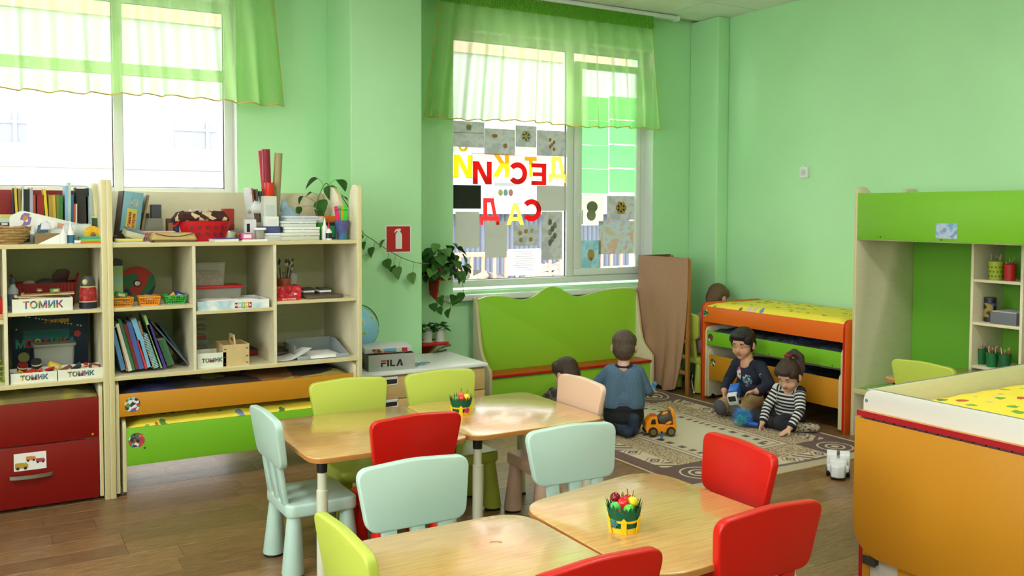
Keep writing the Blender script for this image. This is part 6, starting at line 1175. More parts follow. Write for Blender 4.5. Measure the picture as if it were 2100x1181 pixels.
# ------------------------------------------------------------------ things on the chest
a, b_ = at(756, 763, Z=ZC), at(851, 756, Z=ZC); h = at(757, 729, Y=a.y).z-ZC; w_ = (b_-a).length; ang = math.atan2(b_.y-a.y, b_.x-a.x)
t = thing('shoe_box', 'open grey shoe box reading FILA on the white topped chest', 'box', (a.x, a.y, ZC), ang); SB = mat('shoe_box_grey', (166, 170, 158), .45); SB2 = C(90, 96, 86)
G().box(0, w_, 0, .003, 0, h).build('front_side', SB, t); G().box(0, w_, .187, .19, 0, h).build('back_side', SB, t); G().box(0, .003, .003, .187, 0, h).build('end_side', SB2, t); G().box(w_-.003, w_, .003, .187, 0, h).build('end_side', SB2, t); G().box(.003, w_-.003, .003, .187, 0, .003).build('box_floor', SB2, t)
x_ = w_*.5-.075; H_ = .043; zb_ = h*.46-H_/2
for ch, wd in (('F', .034), ('I', .012), ('L', .034), ('A', .046)):
    g = G(); g0 = stroke_letter(ch) if ch != 'A' else None
    if g0: mw = max(v[0] for v in g0.v); g.add([(x_+v[0]/mw*wd, -.0006+v[2]*.1, zb_+v[1]*H_) for v in g0.v], g0.f)
    else: g.prism([(x_, zb_), (x_+.013, zb_), (x_+.027, zb_+.03), (x_+.03, zb_+.018), (x_+.026, zb_+.01), (x_+.034, zb_), (x_+wd, zb_), (x_+.031, zb_+H_), (x_+.02, zb_+H_)], -.0012, -.0002, 'y')
    g.build('lettering', BLACK, t, smooth=0)
    if ch == 'F': G().prism(rrect(x_, x_+wd+.004, zb_+H_*.76, zb_+H_, .002, 2), -.0012, -.0002, 'y').build('red_bar', C(206, 30, 40), t, smooth=0)
    x_ += wd+.008
t = thing('book_pack', 'flat printed pack with pictures lying across the shoe box', 'box', (a.x-.005, a.y+.04, ZC+h+.004), ang, rot=(.16, 0, ang)); G().box(-.005, w_+.002, 0, .15, 0, .032).build('pack_body', C(214, 214, 214), t, bevel=.002)
for k, (u0, u1, c) in enumerate(((.14, .36, None), (.38, .66, (120, 180, 210)), (.68, .76, (210, 220, 200)), (.78, .9, (190, 50, 60)))): G().box(u0*w_, u1*w_, -.0008, 0, .004, .029).build('printed_picture', multi('people_print', [(190, 130, 90), (230, 200, 170), (120, 60, 40), (220, 180, 80), (240, 235, 230)], 60) if c is None else C(*c), t, smooth=0)
G().box(.38*w_, .66*w_, -.001, -.0008, .004, .01).build('red_stripe', C(200, 40, 50), t, smooth=0)
for k, (c, lb) in enumerate((((50, 36, 60), 'dark violet toy in the open shoe box'), ((190, 110, 60), 'orange toy in the open shoe box'))):
    q = thing('toy_lump', lb, 'toy', (a.x+.06+.12*k, a.y+.1, ZC+.004)); rumple(-.05, .06, -.06, .06, 0, h*.8, .012, 70+k, 10, 10).build('toy_body', C(*c), q, smooth=180); G().ell((0, -.05, h*.7), (.02, .015, .012)).build('toy_knob', C(*c), q)
def globe_mat():
    m = mat('globe_map', (120, 196, 230), .35); nt = m.node_tree; n = tex(nt, 'Noise', 7, Detail=5.0, Roughness=.6); nt.links.new(ramp(nt, n, [(.0, (110, 190, 230)), (.53, (150, 210, 236)), (.54, (190, 200, 110)), (.6, (110, 170, 80)), (.68, (200, 170, 110))]), nt.nodes['Principled BSDF'].inputs['Base Color']); return m
t = thing('globe', 'blue school globe standing on the chest beside the shelf unit', 'globe', (2.185, 5.74, ZC)); G().ell((0, 0, .255), (.148, .148, .148), 40).build('ball', globe_mat(), t); G().lathe([(0, 0), (.08, 0), (.075, .015), (.02, .03), (.015, .1), (0, .1)], 24).build('stand', C(60, 120, 100), t); G().tube([(.158*math.sin(q), 0, .255+.158*math.cos(q)) for q in [PI*.05+i*PI*1.0/16 for i in range(17)]], .005, 6).build('meridian_arm', C(60, 130, 110), t)
t = thing('hexagon_puzzle', 'flat blue hexagon tiles lying on the white topped chest', 'puzzle', (2.56, 5.56, ZC))
for k, (x, y_) in enumerate(((-.035, 0), (.035, .01), (0, .06), (.075, .065))): G().lathe([(0, 0), (.04, 0), (.04, .004), (0, .004)], 6, M=T(x, y_, 0)).build('hexagon_tile', multi('puzzle_print', [(110, 160, 200), (170, 200, 215), (120, 110, 90), (150, 180, 200)], 45), t, smooth=0)

# ------------------------------------------------------------------ fruit pots
FELT = mat('green_felt', (16, 92, 60), .9, bump=.2, bs=300); FENC = mat('yellow_felt', (250, 206, 20), .85)
def fruit_pot(label, x, y_, rz, fl, where, fruits):
    t = thing('fruit_pot', label, 'pot', (x, y_, .55), rz, 'felt pots on the tables'); n = 40; r0, r1 = .042, .05
    G().lathe([(0, 0), (r0, 0), (r1, .06), (r1-.004, .06), (r0-.004, .004), (0, .004)], n).build('felt_wall', FELT, t)
    bl_ = G().add([(-.0065, 0, 0), (.0065, 0, 0), (.005, -.003, .022), (.0005, -.009, .044), (-.005, -.003, .022)], [(0, 1, 2, 4), (4, 2, 3)]).mesh('grass_blade', FELT, smooth=0)
    for k in range(26): a_ = 2*PI*k/26; o = put('grass_blade', bl_, t, (r1*math.cos(a_), r1*math.sin(a_), .054), (0, 0, a_+PI/2)); o.scale = (1.1, 1.3, .75+.35*((k*7) % 5)/5)
    G().lathe([(r0+.0005, 0), (r0+.003, 0), (r0+.0045, .016), (r0+.002, .016)], n).build('lower_rail', FENC, t); G().lathe([(r0+.0055, .034), (r0+.0075, .034), (r0+.009, .041), (r0+.0065, .041)], n).build('upper_rail', FENC, t)
    pk = G().prism([(-.0085, 0), (.0085, 0), (.0085, .044), (0, .053), (-.0085, .044)], -.002, 0, 'y').mesh('picket', FENC, smooth=0)
    for k in range(6): a_ = 2*PI*k/6-PI/2; put('picket', pk, t, ((r0+.0045)*math.cos(a_), (r0+.0045)*math.sin(a_), 0), (.16, 0, a_+PI/2))
    a_ = -PI/2+fl[0]; fo = G()
    fpos = Vector(((r0+.010)*math.cos(a_), (r0+.010)*math.sin(a_), fl[2])); M = T(*fpos)@RZ(a_+PI/2)@RX(.16)
    pts = []
    for i in range(40): q = 2*PI*i/40; rr = .0125+.0035*math.cos(5*q); pts.append((rr*math.cos(q), rr*math.sin(q)))
    fo.prism(pts, -.0025, 0, 'y', M=M); f_ = fo.build('felt_flower', C(*fl[1], rough=.9), t); G().lathe([(0, 0), (.0035, 0), (.0035, .002), (0, .002)], 8, M=M@T(0, -.0025, 0)@RX(PI/2)).build('flower_button', C(180, 50, 60), f_)
    for nm, c, (fx, fy, fz), r_, stem, kind in fruits:
        ca, sa = math.cos(rz), math.sin(rz); q = thing('toy_fruit', nm+' in the '+where, 'fruit', (x+fx*ca-fy*sa, y_+fx*sa+fy*ca, .55+fz), group='toy fruit in the felt pots')
        if kind == 'pepper':
            g = G().ell((0, 0, 0), (r_, r_, r_*1.05), 20); g.v = [(u*(1+.1*math.cos(4*math.atan2(v_, u))), v_*(1+.1*math.cos(4*math.atan2(v_, u))), z) for u, v_, z in g.v]
        else: g = G().ell((0, 0, 0), (r_, r_, r_*.95), 20)
        g.build('fruit_flesh', C(*c, rough=.15), q, smooth=180)
        if stem: G().tube([(0, 0, r_*.85), (stem[0]*.4, stem[1]*.4, r_*.85+.01), (stem[0], stem[1], r_*.85+.02)], .0012, 5).build('stalk', C(60, 46, 24), q)
        else: G().lathe([(0, r_*.9), (.0025, r_*.93), (.001, r_*1.02), (0, r_*1.02)], 6).build('stalk', C(70, 80, 40), q)
vw = math.atan2(-1.725, 2.22)
fruit_pot('yellow fenced felt pot with teal flower on the near right table', 1.742, 2.25, vw, (-.62, (30, 130, 140), .032), 'near felt pot', [('dark red plum', (120, 14, 30), (-.028, .012, .098), .0165, None, ''), ('red pepper', (214, 30, 36), (-.002, -.006, .085), .0205, (-.003, 0), 'pepper'), ('small red apple', (190, 26, 30), (.012, .024, .092), .014, (-.004, 0), ''), ('yellow apple', (240, 214, 40), (.026, .006, .087), .0185, (.005, 0), ''), ('light green apple, left', (90, 200, 90), (-.026, -.016, .076), .018, None, ''), ('light green apple, right', (96, 200, 70), (.016, -.026, .072), .0185, None, ''), ('small red berry', (196, 30, 50), (-.008, -.034, .066), .012, None, '')])
fruit_pot('yellow fenced felt pot with magenta flower on the far right table', 2.048, 3.955, math.atan2(-2.05, 3.95), (.55, (220, 40, 120), .028), 'far felt pot', [('orange red apple', (220, 110, 70), (0, .02, .09), .0175, (.004, 0), ''), ('red tomato', (220, 50, 40), (.004, -.016, .08), .0175, None, 'pepper'), ('yellow pear', (246, 214, 50), (.028, -.004, .084), .0185, (.006, 0), ''), ('green apple', (90, 160, 50), (-.022, -.014, .076), .0175, (-.001, 0), ''), ('small coral berry', (220, 90, 80), (-.034, -.004, .078), .011, None, '')])
t = thing('thread_scrap', 'thin thread scrap lying on the near left table', 'thread', (at(1021, 1109, Z=.552).x, at(1021, 1109, Z=.552).y, .5506)); G().tube([(-.025, .006, 0), (-.01, .006, 0), (.0, 0, .001), (.006, -.01, 0)], .0006, 4).build('thread', C(150, 110, 80), t); G().tube([(.0, -.008, 0), (.008, -.012, 0), (.003, -.016, 0)], .0005, 4).build('thread_end', C(150, 110, 80), t)

# ------------------------------------------------------------------ pencils and boxes in the loft tower
PCOL = [(200, 60, 50), (220, 150, 60), (60, 90, 60), (180, 120, 90), (60, 60, 110), (210, 180, 140), (150, 60, 50)]
def pencil_cup(label, px, zsh, r_, h, m, lattice=False, X=5.58, n=7, seed=0):
    y_ = at(px, 600, X=X).y
    t = thing('pencil_cup', label, 'cup', (X, y_, zsh), group='pencil cups in the loft tower')
    G().lathe([(0, 0), (r_*.85, 0), (r_, h), (r_*.93, h), (r_*.8, .004), (0, .004)], 20).build('cup_wall', m, t)
    if lattice:
        hm_ = G().lathe([(0, 0), (.006, 0), (.006, .001), (0, .001)], 6).mesh('cut_hole', C(90, 110, 30))
        for k in range(12):
            for j in range(3): a_ = PI/2+(k+.5*j)*2*PI/12; rr = r_*(.86+.14*(j+.8)/3.6)+.0004; put('cut_hole', hm_, t, (rr*math.cos(a_), rr*math.sin(a_), h*(.2+.25*j)), (PI/2, 0, a_+PI/2))
    G().tube([(r_*math.cos(i*PI/8), r_*math.sin(i*PI/8), h) for i in range(16)], .003, 5, close=True).build('cup_rim', m, t)
    for k in range(n):
        a_ = k*2.4+seed; rr = r_*.55*((k*5) % 7)/7; L = h+.02+.03*((k*3+seed) % 4)/4
        q = thing('pencil', '%s pencil standing in the %s' % (('red', 'orange', 'dark green', 'brown', 'navy', 'tan', 'maroon')[k % 7], label.split(',')[0]), 'pencil', (X+rr*math.cos(a_), y_+rr*math.sin(a_), zsh+.006), group='pencils in the loft tower', rot=(.12*math.sin(a_+1), .12*math.cos(a_), 0)); c = PCOL[k % 7]
        G().tube([(0, 0, 0), (0, 0, L*.88)], .0036, 6).build('shaft', C(*c), q); G().tube([(0, 0, L*.88), (0, 0, L)], [.0036, .0006], 6).build('tip', C(210, 180, 140), q)
s0, s1, s2 = [z+.018 for z in SZ]
pencil_cup('lime lattice pencil cup, top tower shelf', 2041, s0, .045, .115, C(170, 190, 50), True, n=6); pencil_cup('red pencil cup, top tower shelf', 2070, s0, .036, .10, C(190, 30, 30), n=6, seed=1)
pencil_cup('left dark green pencil cup, lowest tower shelf', 2016, s2, .035, .10, C(20, 100, 50), n=6, seed=2, X=5.6); pencil_cup('middle dark green pencil cup, lowest tower shelf', 2038, s2, .037, .09, C(20, 110, 54), n=7, seed=3, X=5.56); pencil_cup('right dark green pencil cup, lowest tower shelf', 2064, s2, .037, .09, C(20, 100, 50), n=7, seed=4, X=5.56)
y_ = at(2030, 640, X=5.62).y; bottle('dark tin can with gold stripe on the middle tower shelf', 5.62, y_, s1, [(0, 0), (.036, 0), (.036, .145), (.034, .15), (0, .15)], C(24, 30, 50), [(0, .148), (.037, .148), (.037, .156), (0, .156)], C(60, 60, 60), name='tin_can', cat='tin', band=(.0362, .03, .12, multi('can_print', [(30, 40, 80), (150, 130, 50), (24, 26, 30), (60, 80, 140)], 30)))
ya_, yb_ = at(2030, 665, X=5.53).y, at(2084, 665, X=5.53).y; t = thing('grey_file_box', 'grey file box on the middle tower shelf', 'box', (5.53, (ya_+yb_)/2, s1)); e = (ya_-yb_)/2; G().box(0, .2, -e, e, 0, .075).build('body', C(110, 114, 118), t, bevel=.003); G().box(.01, .19, -e+.006, e-.006, .075, .081).build('papers', C(190, 190, 190), t)

# ------------------------------------------------------------------ toys on the floor
cr = Vector((CR.x, CR.y, 0)).normalized(); ra = math.atan2(-cr.y, -cr.x)
p = at(1356, 896, Z=.012); t = thing('toy_mixer_truck', 'orange toy cement mixer truck with black drum on the rug', 'toy truck', (p.x+.03, p.y+.05, .012), ra+.1); OT = mat('toy_orange', (250, 150, 20), .3); K = 1.0
G().prism(rpoly([(-.105, .025), (.1, .025), (.112, .05), (.105, .1), (.075, .135), (.03, .138), (.02, .085), (-.105, .075)], .008), -.045, .045, 'y').build('cab_and_chassis', OT, t, bevel=.006); G().prism(rpoly([(.095, .06), (.108, .062), (.1, .1), (.082, .122), (.07, .118)], .003), -.038, .038, 'y').build('windscreen', BLACK, t, bevel=.002); G().prism(rpoly([(.04, .085), (.078, .085), (.07, .118), (.045, .12)], .006), -.0465, .0465, 'y').build('side_window', BLACK, t)
G().box(.098, .116, -.04, .04, .03, .05).build('grille', BLACK, t, bevel=.003); G().box(.03, .07, -.03, .03, .136, .146).build('roof_light', C(214, 84, 20), t, bevel=.004)
M = T(-.04, 0, .118)@RY(-PI/2+.35); dr_ = G().lathe([(0, -.06), (.036, -.055), (.05, -.01), (.046, .03), (.03, .06), (.0, .062)], 24, M=M).build('drum', C(70, 62, 56), t)
for k in range(4): a_ = PI/2*k+.6; G().ell((.049*math.cos(a_), .049*math.sin(a_), 0), (.012, .012, .024), 10, M=M).build('drum_patch', OT, dr_)
G().box(-.118, -.095, -.042, .042, .05, .17, M=RY(.18)).build('rear_frame', OT, t, bevel=.006)
for wx in (-.065, .06):
    for sy in (-1, 1):
        w0 = G().lathe([(0, -.012), (.03, -.012), (.033, 0), (.03, .012), (0, .012)], 20, M=T(wx, sy*.044, .033)@RX(PI/2)).build('wheel', BLACK, t); G().lathe([(.018, -.0135), (.021, -.0135), (.021, .0135), (.018, .0135)], 18, M=T(wx, sy*.044, .033)@RX(PI/2)).build('wheel_ring', C(120, 104, 60), w0)
p = at(1357, 903, Z=.012); t = thing('toy_figure', 'tiny black and blue toy figure beside the orange truck', 'toy', (p.x, p.y, .012), ra); G().ell((0, 0, .005), (.022, .01, .005)).build('figure_base', BLACK, t); G().prism(rpoly([(-.007, .01), (.007, .01), (.009, .045), (-.009, .045)], .003), -.005, .005, 'y').build('figure_body', C(60, 110, 160), t); G().ell((0, 0, .055), (.008, .007, .009)).build('figure_head', C(40, 30, 30), t); G().tube([(-.006, 0, .012), (-.004, 0, .02)], .004, 6).build('figure_leg', BLACK, t); G().tube([(.006, 0, .012), (.004, 0, .02)], .004, 6).build('figure_leg', BLACK, t)
p = at(1728, 985, Z=0); t = thing('toy_robot', 'white plastic toy vehicle standing on the floor by the rug', 'toy', (p.x+.02, p.y+.05, 0), math.atan2(-p.y, -p.x)); WT = mat('toy_white', (226, 230, 226), .3)
for sy in (-1, 1): G().prism(rpoly([(-.09, .03), (-.02, .03), (-.02, .13), (-.055, .15), (-.09, .13)], .012), sy*.036-.028, sy*.036+.028, 'y').build('rear_block', WT, t, bevel=.004); G().lathe([(0, -.01), (.03, -.01), (.03, .01), (0, .01)], 16, M=T(-.04, sy*.055, .03)@RX(PI/2)).build('wheel', BLACK, t)
G().box(-.04, .03, -.05, .05, .03, .11).build('body_block', WT, t, bevel=.012, seg=3); G().prism(rpoly([(.02, -.042), (.07, -.036), (.085, 0), (.07, .036), (.02, .042)], .012), .018, .085, 'z').build('nose_block', WT, t, bevel=.006, seg=3)
for sy in (-1, 1): G().box(.015, .035, sy*.05-.009, sy*.05+.009, .045, .08).build('side_lug', WT, t, bevel=.003)
G().box(-.03, .06, -.04, .04, .004, .02).build('underside', BLACK, t, bevel=.004)
# ------------------------------------------------------------------ children
SKIN = mat('skin', (216, 160, 126), .55, var=.04, vs=20); SKIN2 = mat('skin_fair', (226, 176, 146), .55, var=.04, vs=20); LIP = C(190, 104, 94); EYE_ = C(36, 24, 20, rough=.3); EYEW = C(226, 220, 212, rough=.35)
def hairm(name, c): return mat(name, c, .5, var=.35, vs=60, stretch=(2, 2, .4), bump=.5, bs=180)
HBLK = hairm('hair_black', (34, 26, 24)); HBRN = hairm('hair_brown', (66, 46, 34)); HLT = hairm('hair_light_brown', (108, 80, 52)); HASH = hairm('hair_ash', (84, 66, 50))
def prim_mesh(bm, p):
    if p[0] == 'c':
        a, b_, r0, r1 = Vector(p[1]), Vector(p[2]), p[3], p[4]; d = b_-a; L = d.length; q = d.to_track_quat('Z', 'Y').to_matrix().to_4x4() if L > 1e-6 else Matrix()
        n = 14; prof = []
        for i in range(6): t_ = -PI/2+PI/2*i/5; prof.append((max(r0*math.cos(t_), 0), r0*math.sin(t_)))
        for i in range(6): t_ = PI/2*i/5; prof.append((max(r1*math.cos(t_), 0), L+r1*math.sin(t_)))
        prof[0] = (0, prof[0][1]); prof[-1] = (0, prof[-1][1]); g = G().lathe(prof, n, M=T(*a)@q)
    else: g = G().ell((0, 0, 0), (1, 1, 1), 18, M=p[1])
    me = bpy.data.meshes.new('t'); me.from_pydata(g.v, [], g.f); tb = bmesh.new(); tb.from_mesh(me); bmesh.ops.remove_doubles(tb, verts=tb.verts, dist=1e-6); bmesh.ops.recalc_face_normals(tb, faces=tb.faces); tb.to_mesh(me); tb.free(); bm.from_mesh(me); bpy.data.meshes.remove(me)
def E_(c, r, R=None): return Matrix.Translation(c)@((R.to_4x4() if R is not None else Matrix()))@Matrix.Diagonal((r[0], r[1], r[2], 1))
def sdf(p, P):
    if p[0] == 'c':
        a, b_ = np.array(p[1], float), np.array(p[2], float); d = b_-a; L2 = max(d@d, 1e-12); t_ = np.clip((P-a)@d/L2, 0, 1); return np.linalg.norm(P-a-t_[:, None]*d, axis=1)-(p[3]+(p[4]-p[3])*t_), t_*math.sqrt(L2)
    Mi = np.array(p[1].inverted()); q = P@Mi[:3, :3].T+Mi[:3, 3]; s = np.array(p[1].to_scale()); n_ = np.linalg.norm(q, axis=1); g_ = np.linalg.norm(q/s, axis=1)+1e-9; return n_*(n_-1)/g_, P[:, 2]
def skin_mesh(name, prims, mats, vox=.005, smooth=4, decals=(), stripe=False, fac=.5):
    bm = bmesh.new()
    for p in prims: prim_mesh(bm, p)
    me = bpy.data.meshes.new(name+'_base'); bm.to_mesh(me); bm.free(); o = bpy.data.objects.new(name, me); COL.objects.link(o)
    m = o.modifiers.new('r', 'REMESH'); m.mode = 'VOXEL'; m.voxel_size = vox; m2 = o.modifiers.new('s', 'SMOOTH'); m2.iterations = smooth; m2.factor = fac
    dg = bpy.context.evaluated_depsgraph_get(); out = bpy.data.meshes.new_from_object(o.evaluated_get(dg)); bpy.data.objects.remove(o)
    out.materials.clear()
    for k in mats: out.materials.append(k)
    nv = len(out.vertices); co = np.empty(nv*3); out.vertices.foreach_get('co', co); co = co.reshape(-1, 3); nf = len(out.polygons); fc = np.empty(nf*3); out.polygons.foreach_get('center', fc); fc = fc.reshape(-1, 3)
    D_ = np.stack([sdf(p, fc)[0]-(p[-1] if isinstance(p[-1], float) else 0) for p in prims]); who = D_.argmin(0)
    mi = np.array([[q for q in p if isinstance(q, str)][-1] for p in prims]); key = {k.name: i for i, k in enumerate(mats)}; idx = np.array([key[mi[w_]] for w_ in who])
    for c, r, a, b_ in decals:
        hit = (np.linalg.norm((fc-np.array(c))/np.array(r), axis=1) < 1)
        if a: hit &= idx == key[a.name]
        idx[hit] = key[b_.name]
    out.polygons.foreach_set('material_index', idx.astype(np.int32)); out.polygons.foreach_set('use_smooth', [True]*nf)
    if stripe:
        Dv = np.stack([sdf(p, co)[0] for p in prims]); wv = Dv.argmin(0); ax = np.stack([sdf(p, co)[1] for p in prims])[wv, np.arange(nv)]; at_ = out.attributes.new('stripe', 'FLOAT', 'POINT'); at_.data.foreach_set('value', ax.astype(np.float32))
    return out
def frame(fwd, up=(0, 0, 1)):
    f = Vector(fwd).normalized(); r_ = f.cross(Vector(up)).normalized(); u = r_.cross(f); return Matrix(((r_.x, f.x, u.x), (r_.y, f.y, u.y), (r_.z, f.z, u.z)))
def head(c, fwd, sk, s=1.1, lips=LIP, hair=HBLK, face=True):
    R = frame(fwd); c = Vector(c); f = lambda v: c+R@(Vector(v)*s); e = lambda v, r, m, b_=0.: ('e', E_(f(v), [q*s for q in r], R), m.name, b_)
    k = [e((0, -.008, .025), (.073, .086, .078), sk), e((0, .02, -.03), (.058, .058, .064), sk), e((.03, .04, -.034), (.028, .028, .028), sk), e((-.03, .04, -.034), (.028, .028, .028), sk), e((0, .05, -.073), (.022, .02, .018), sk), e((.075, -.006, -.012), (.011, .02, .027), sk), e((-.075, -.006, -.012), (.011, .02, .027), sk), ('c', tuple(f((0, -.012, -.05))), tuple(f((0, -.03, -.125))), .037*s, .04*s, sk.name)]
    if face: k += [e((0, .081, -.022), (.0115, .013, .011), sk), ('c', tuple(f((0, .068, .008))), tuple(f((0, .08, -.018))), .007*s, .009*s, sk.name)]
    de = []
    if face:
        for sx in (-1, 1): de += [(tuple(f((sx*.029, .072, .0))), [.0165*s]*3, 'w'), (tuple(f((sx*.029, .076, -.002))), [.0115*s]*3, 'e'), (tuple(f((sx*.038, .072, .022))), [.009*s]*3, 'b'), (tuple(f((sx*.025, .076, .024))), [.0085*s]*3, 'b')]
        de += [(tuple(f((.009, .076, -.05))), [.0105*s]*3, 'l'), (tuple(f((-.009, .076, -.05))), [.0105*s]*3, 'l')]
    return k, de, f, R
def fdec(de, sk, hair): 
    mm = {'w': sk, 'e': EYE_, 'b': hair, 'l': LIP}; return [(c, r, sk, mm[q]) for c, r, q in de if q != 'w']
def cap(f, R, s, hair, back=.0, fringe=True):
    e = lambda v, r: ('e', E_(f(v), [q*s for q in r], R), hair.name, 0.)
    k = [e((0, -.016, .037), (.0805, .09, .079)), e((0, -.045, -.008), (.0745, .062, .07+back))]
    if fringe: k += [e((0, .04, .074), (.058, .046, .028)), e((.05, .01, .045), (.031, .055, .04)), e((-.05, .01, .045), (.031, .055, .04))]
    for sx in (-1, 1): k.append(e((sx*.068, .012, .01), (.011, .014, .03)))
    return k
def hand(w_, d, n, m, curl=.5, s=1.0, thumb=1):
    w_, d, n = Vector(w_), Vector(d).normalized(), Vector(n).normalized(); l = d.cross(n).normalized(); n = l.cross(d); R = Matrix(((l.x, d.x, n.x), (l.y, d.y, n.y), (l.z, d.z, n.z)))
    k = [('e', E_(w_+d*.028*s, (.026*s, .034*s, .013*s), R), m.name, .001)]
    for i, L in enumerate((.026, .032, .03, .022)):
        b_ = w_+d*.05*s+l*((i-1.5)*.0135*s); a1 = b_+(d*math.cos(curl)+n*math.sin(curl))*L*.6*s; a2 = a1+(d*math.cos(curl*2)+n*math.sin(curl*2))*L*.6*s
        k += [('c', tuple(b_-d*.01), tuple(a1), .0072*s, .0066*s, m.name), ('c', tuple(a1), tuple(a2), .0066*s, .0056*s, m.name)]
    b_ = w_+d*.016*s+l*(thumb*.022*s); a1 = b_+(d*.55+l*thumb*.7+n*.35).normalized()*.02*s; a2 = a1+(d*.85+l*thumb*.2+n*.5).normalized()*.017*s
    k += [('c', tuple(b_), tuple(a1), .0085*s, .0076*s, m.name), ('c', tuple(a1), tuple(a2), .0076*s, .006*s, m.name)]; return k
def person(label, base, prims, mats, hairp, hairmat, decals=(), stripe=False, hsm=3):
    t = thing('person', label, 'person', base, group='children in the room'); off = -Vector(base)
    b_ = put('body', skin_mesh('body', prims, mats, .0046, 4, decals, stripe), t, off)
    h = None
    if hairp: h = put('hair', skin_mesh('hair', hairp, [hairmat], .005, hsm), t, off)
    return t, b_, h
c_ = lambda a, b_, r0, r1, m, bias=0.: ('c', tuple(a), tuple(b_), r0, r1, m.name)
e_ = lambda c, r, m, R=None: ('e', E_(Vector(c), r, R), m.name, 0.)

# boy sitting on his heels in front of the nested beds
NAVYK = mat('navy_knit', (30, 34, 56), .85, var=.15, vs=40, bump=.15, bs=250); KHA = mat('khaki_cloth', (176, 146, 98), .85, var=.08, vs=30, bump=.2, bs=60); GRK = mat('grey_knee', (84, 82, 86), .9); PR1 = multi('badge_red', [(150, 30, 60), (170, 40, 70), (225, 220, 225)], 70); PR2 = multi('badge_teal', [(40, 60, 90), (90, 150, 170), (200, 200, 190), (40, 44, 70)], 75)
hk, de, hf, hR = head((4.97, 4.985, .555), (-.92, -.33, -.24), SKIN, 1.12, hair=HBLK)
sh = (5.005, 5.075, .385), (5.03, 4.86, .393)
P = hk+[c_((5.0, 4.968, .40), (5.0, 4.97, .46), .05, .044, SKIN), e_((5.03, 4.972, .33), (.085, .118, .105), NAVYK), e_((5.045, 4.99, .21), (.09, .118, .12), NAVYK), c_(sh[0], sh[1], .05, .05, NAVYK),
   c_(sh[0], (4.985, 5.15, .255), .047, .04, NAVYK), c_((4.985, 5.15, .255), (4.885, 5.085, .205), .039, .031, NAVYK), c_((4.885, 5.085, .205), (4.868, 5.07, .196), .026, .024, SKIN),
   c_(sh[1], (5.0, 4.74, .29), .047, .042, NAVYK), c_((5.0, 4.74, .29), (4.92, 4.755, .25), .041, .033, NAVYK), c_((4.92, 4.755, .25), (4.895, 4.765, .242), .027, .024, SKIN)]
P += hand((4.868, 5.07, .196), (-.25, -.45, -.75), (.3, -.8, .3), SKIN, .55, 1.05, -1)+hand((4.895, 4.765, .242), (-.55, .75, -.25), (-.3, -.3, -.85), SKIN, .4, 1.05, 1)
for hy, ky, ay in ((5.05, 5.035, 5.08), (4.945, 4.862, 4.93)):
    P += [c_((5.06, hy, .12), (4.81, ky, .088), .078, .062, KHA), c_((4.81, ky, .078), (4.99, ay, .062), .058, .046, KHA), c_((4.99, ay, .06), (5.08, ay+.01, .052), .04, .033, GRK)]
P += [e_((5.06, 4.995, .12), (.095, .125, .09), KHA)]
dec = fdec(de, SKIN, HBLK)+[((4.765, 5.035, .075), (.06, .08, .075), KHA, GRK), ((4.76, 4.862, .075), (.06, .08, .075), KHA, GRK), ((4.945, 5.005, .335), (.05, .028, .055), NAVYK, PR1), ((4.95, 4.925, .285), (.045, .045, .05), NAVYK, PR2), ((5.0, 4.805, .345), (.035, .02, .022), NAVYK, PR2)]
hp = cap(hf, hR, 1.12, HBLK)
person('person kneeling in navy sweater and khaki trousers holding a toy truck', (5.0, 4.98, .013), P, [SKIN, NAVYK, KHA, GRK, PR1, PR2, EYE_, HBLK, LIP], hp, HBLK, dec)
p = at(1507, 811, X=4.815); t = thing('toy_truck', 'white and blue toy truck held by the person in the navy sweater', 'toy truck', tuple(p), rot=(.25, .45, math.atan2(-.55, -.8))); TW = mat('toy_white'); g = G().prism(rpoly([(.015, -.035), (.075, -.035), (.08, .0), (.06, .045), (.015, .045)], .008), -.036, .036, 'y'); g.build('cab', TW, t, bevel=.005); G().prism(rpoly([(.066, .002), (.0815, .004), (.064, .038), (.052, .038)], .003), -.028, .028, 'y').build('windscreen', BLACK, t); G().prism(rpoly([(.025, .005), (.055, .005), (.05, .036), (.025, .036)], .006), -.0368, .0368, 'y').build('side_window', BLACK, t)
G().box(-.085, .013, -.036, .036, -.012, .052).build('container', BLUEP, t, bevel=.006); G().box(-.085, .03, -.03, .03, -.035, -.012).build('chassis', BLACK, t, bevel=.003)
for wx in (-.055, .045):
    for sy in (-1, 1): G().lathe([(0, -.01), (.02, -.01), (.02, .01), (0, .01)], 16, M=T(wx, sy*.032, -.035)@RX(PI/2)).build('wheel', BLACK, t)

# girl in striped shirt
STRI = mat('striped_jersey', (230, 228, 224), .85); nt = STRI.node_tree; an = nt.nodes.new('ShaderNodeAttribute'); an.attribute_name = 'stripe'; m1 = nt.nodes.new('ShaderNodeMath'); m1.operation = 'MULTIPLY'; m1.inputs[1].default_value = 1/.026; m2 = nt.nodes.new('ShaderNodeMath'); m2.operation = 'FRACT'; nt.links.new(an.outputs['Fac'], m1.inputs[0]); nt.links.new(m1.outputs[0], m2.inputs[0]); nt.links.new(ramp(nt, m2.outputs[0], [(0, (226, 224, 220)), (.48, (28, 32, 40))], 'CONSTANT'), nt.nodes['Principled BSDF'].inputs['Base Color'])
LEGG = mat('navy_leggings', (38, 38, 48), .85, bump=.1, bs=200); LEO = multi('spotted_sock', [(190, 176, 150), (170, 156, 130), (90, 76, 60), (200, 190, 166)], 70)
hk, de, hf, hR = head((4.885, 4.455, .405), (-.83, -.24, -.5), SKIN2, 1.06, hair=HBRN)
sh = (4.935, 4.595, .285), (4.965, 4.425, .29)
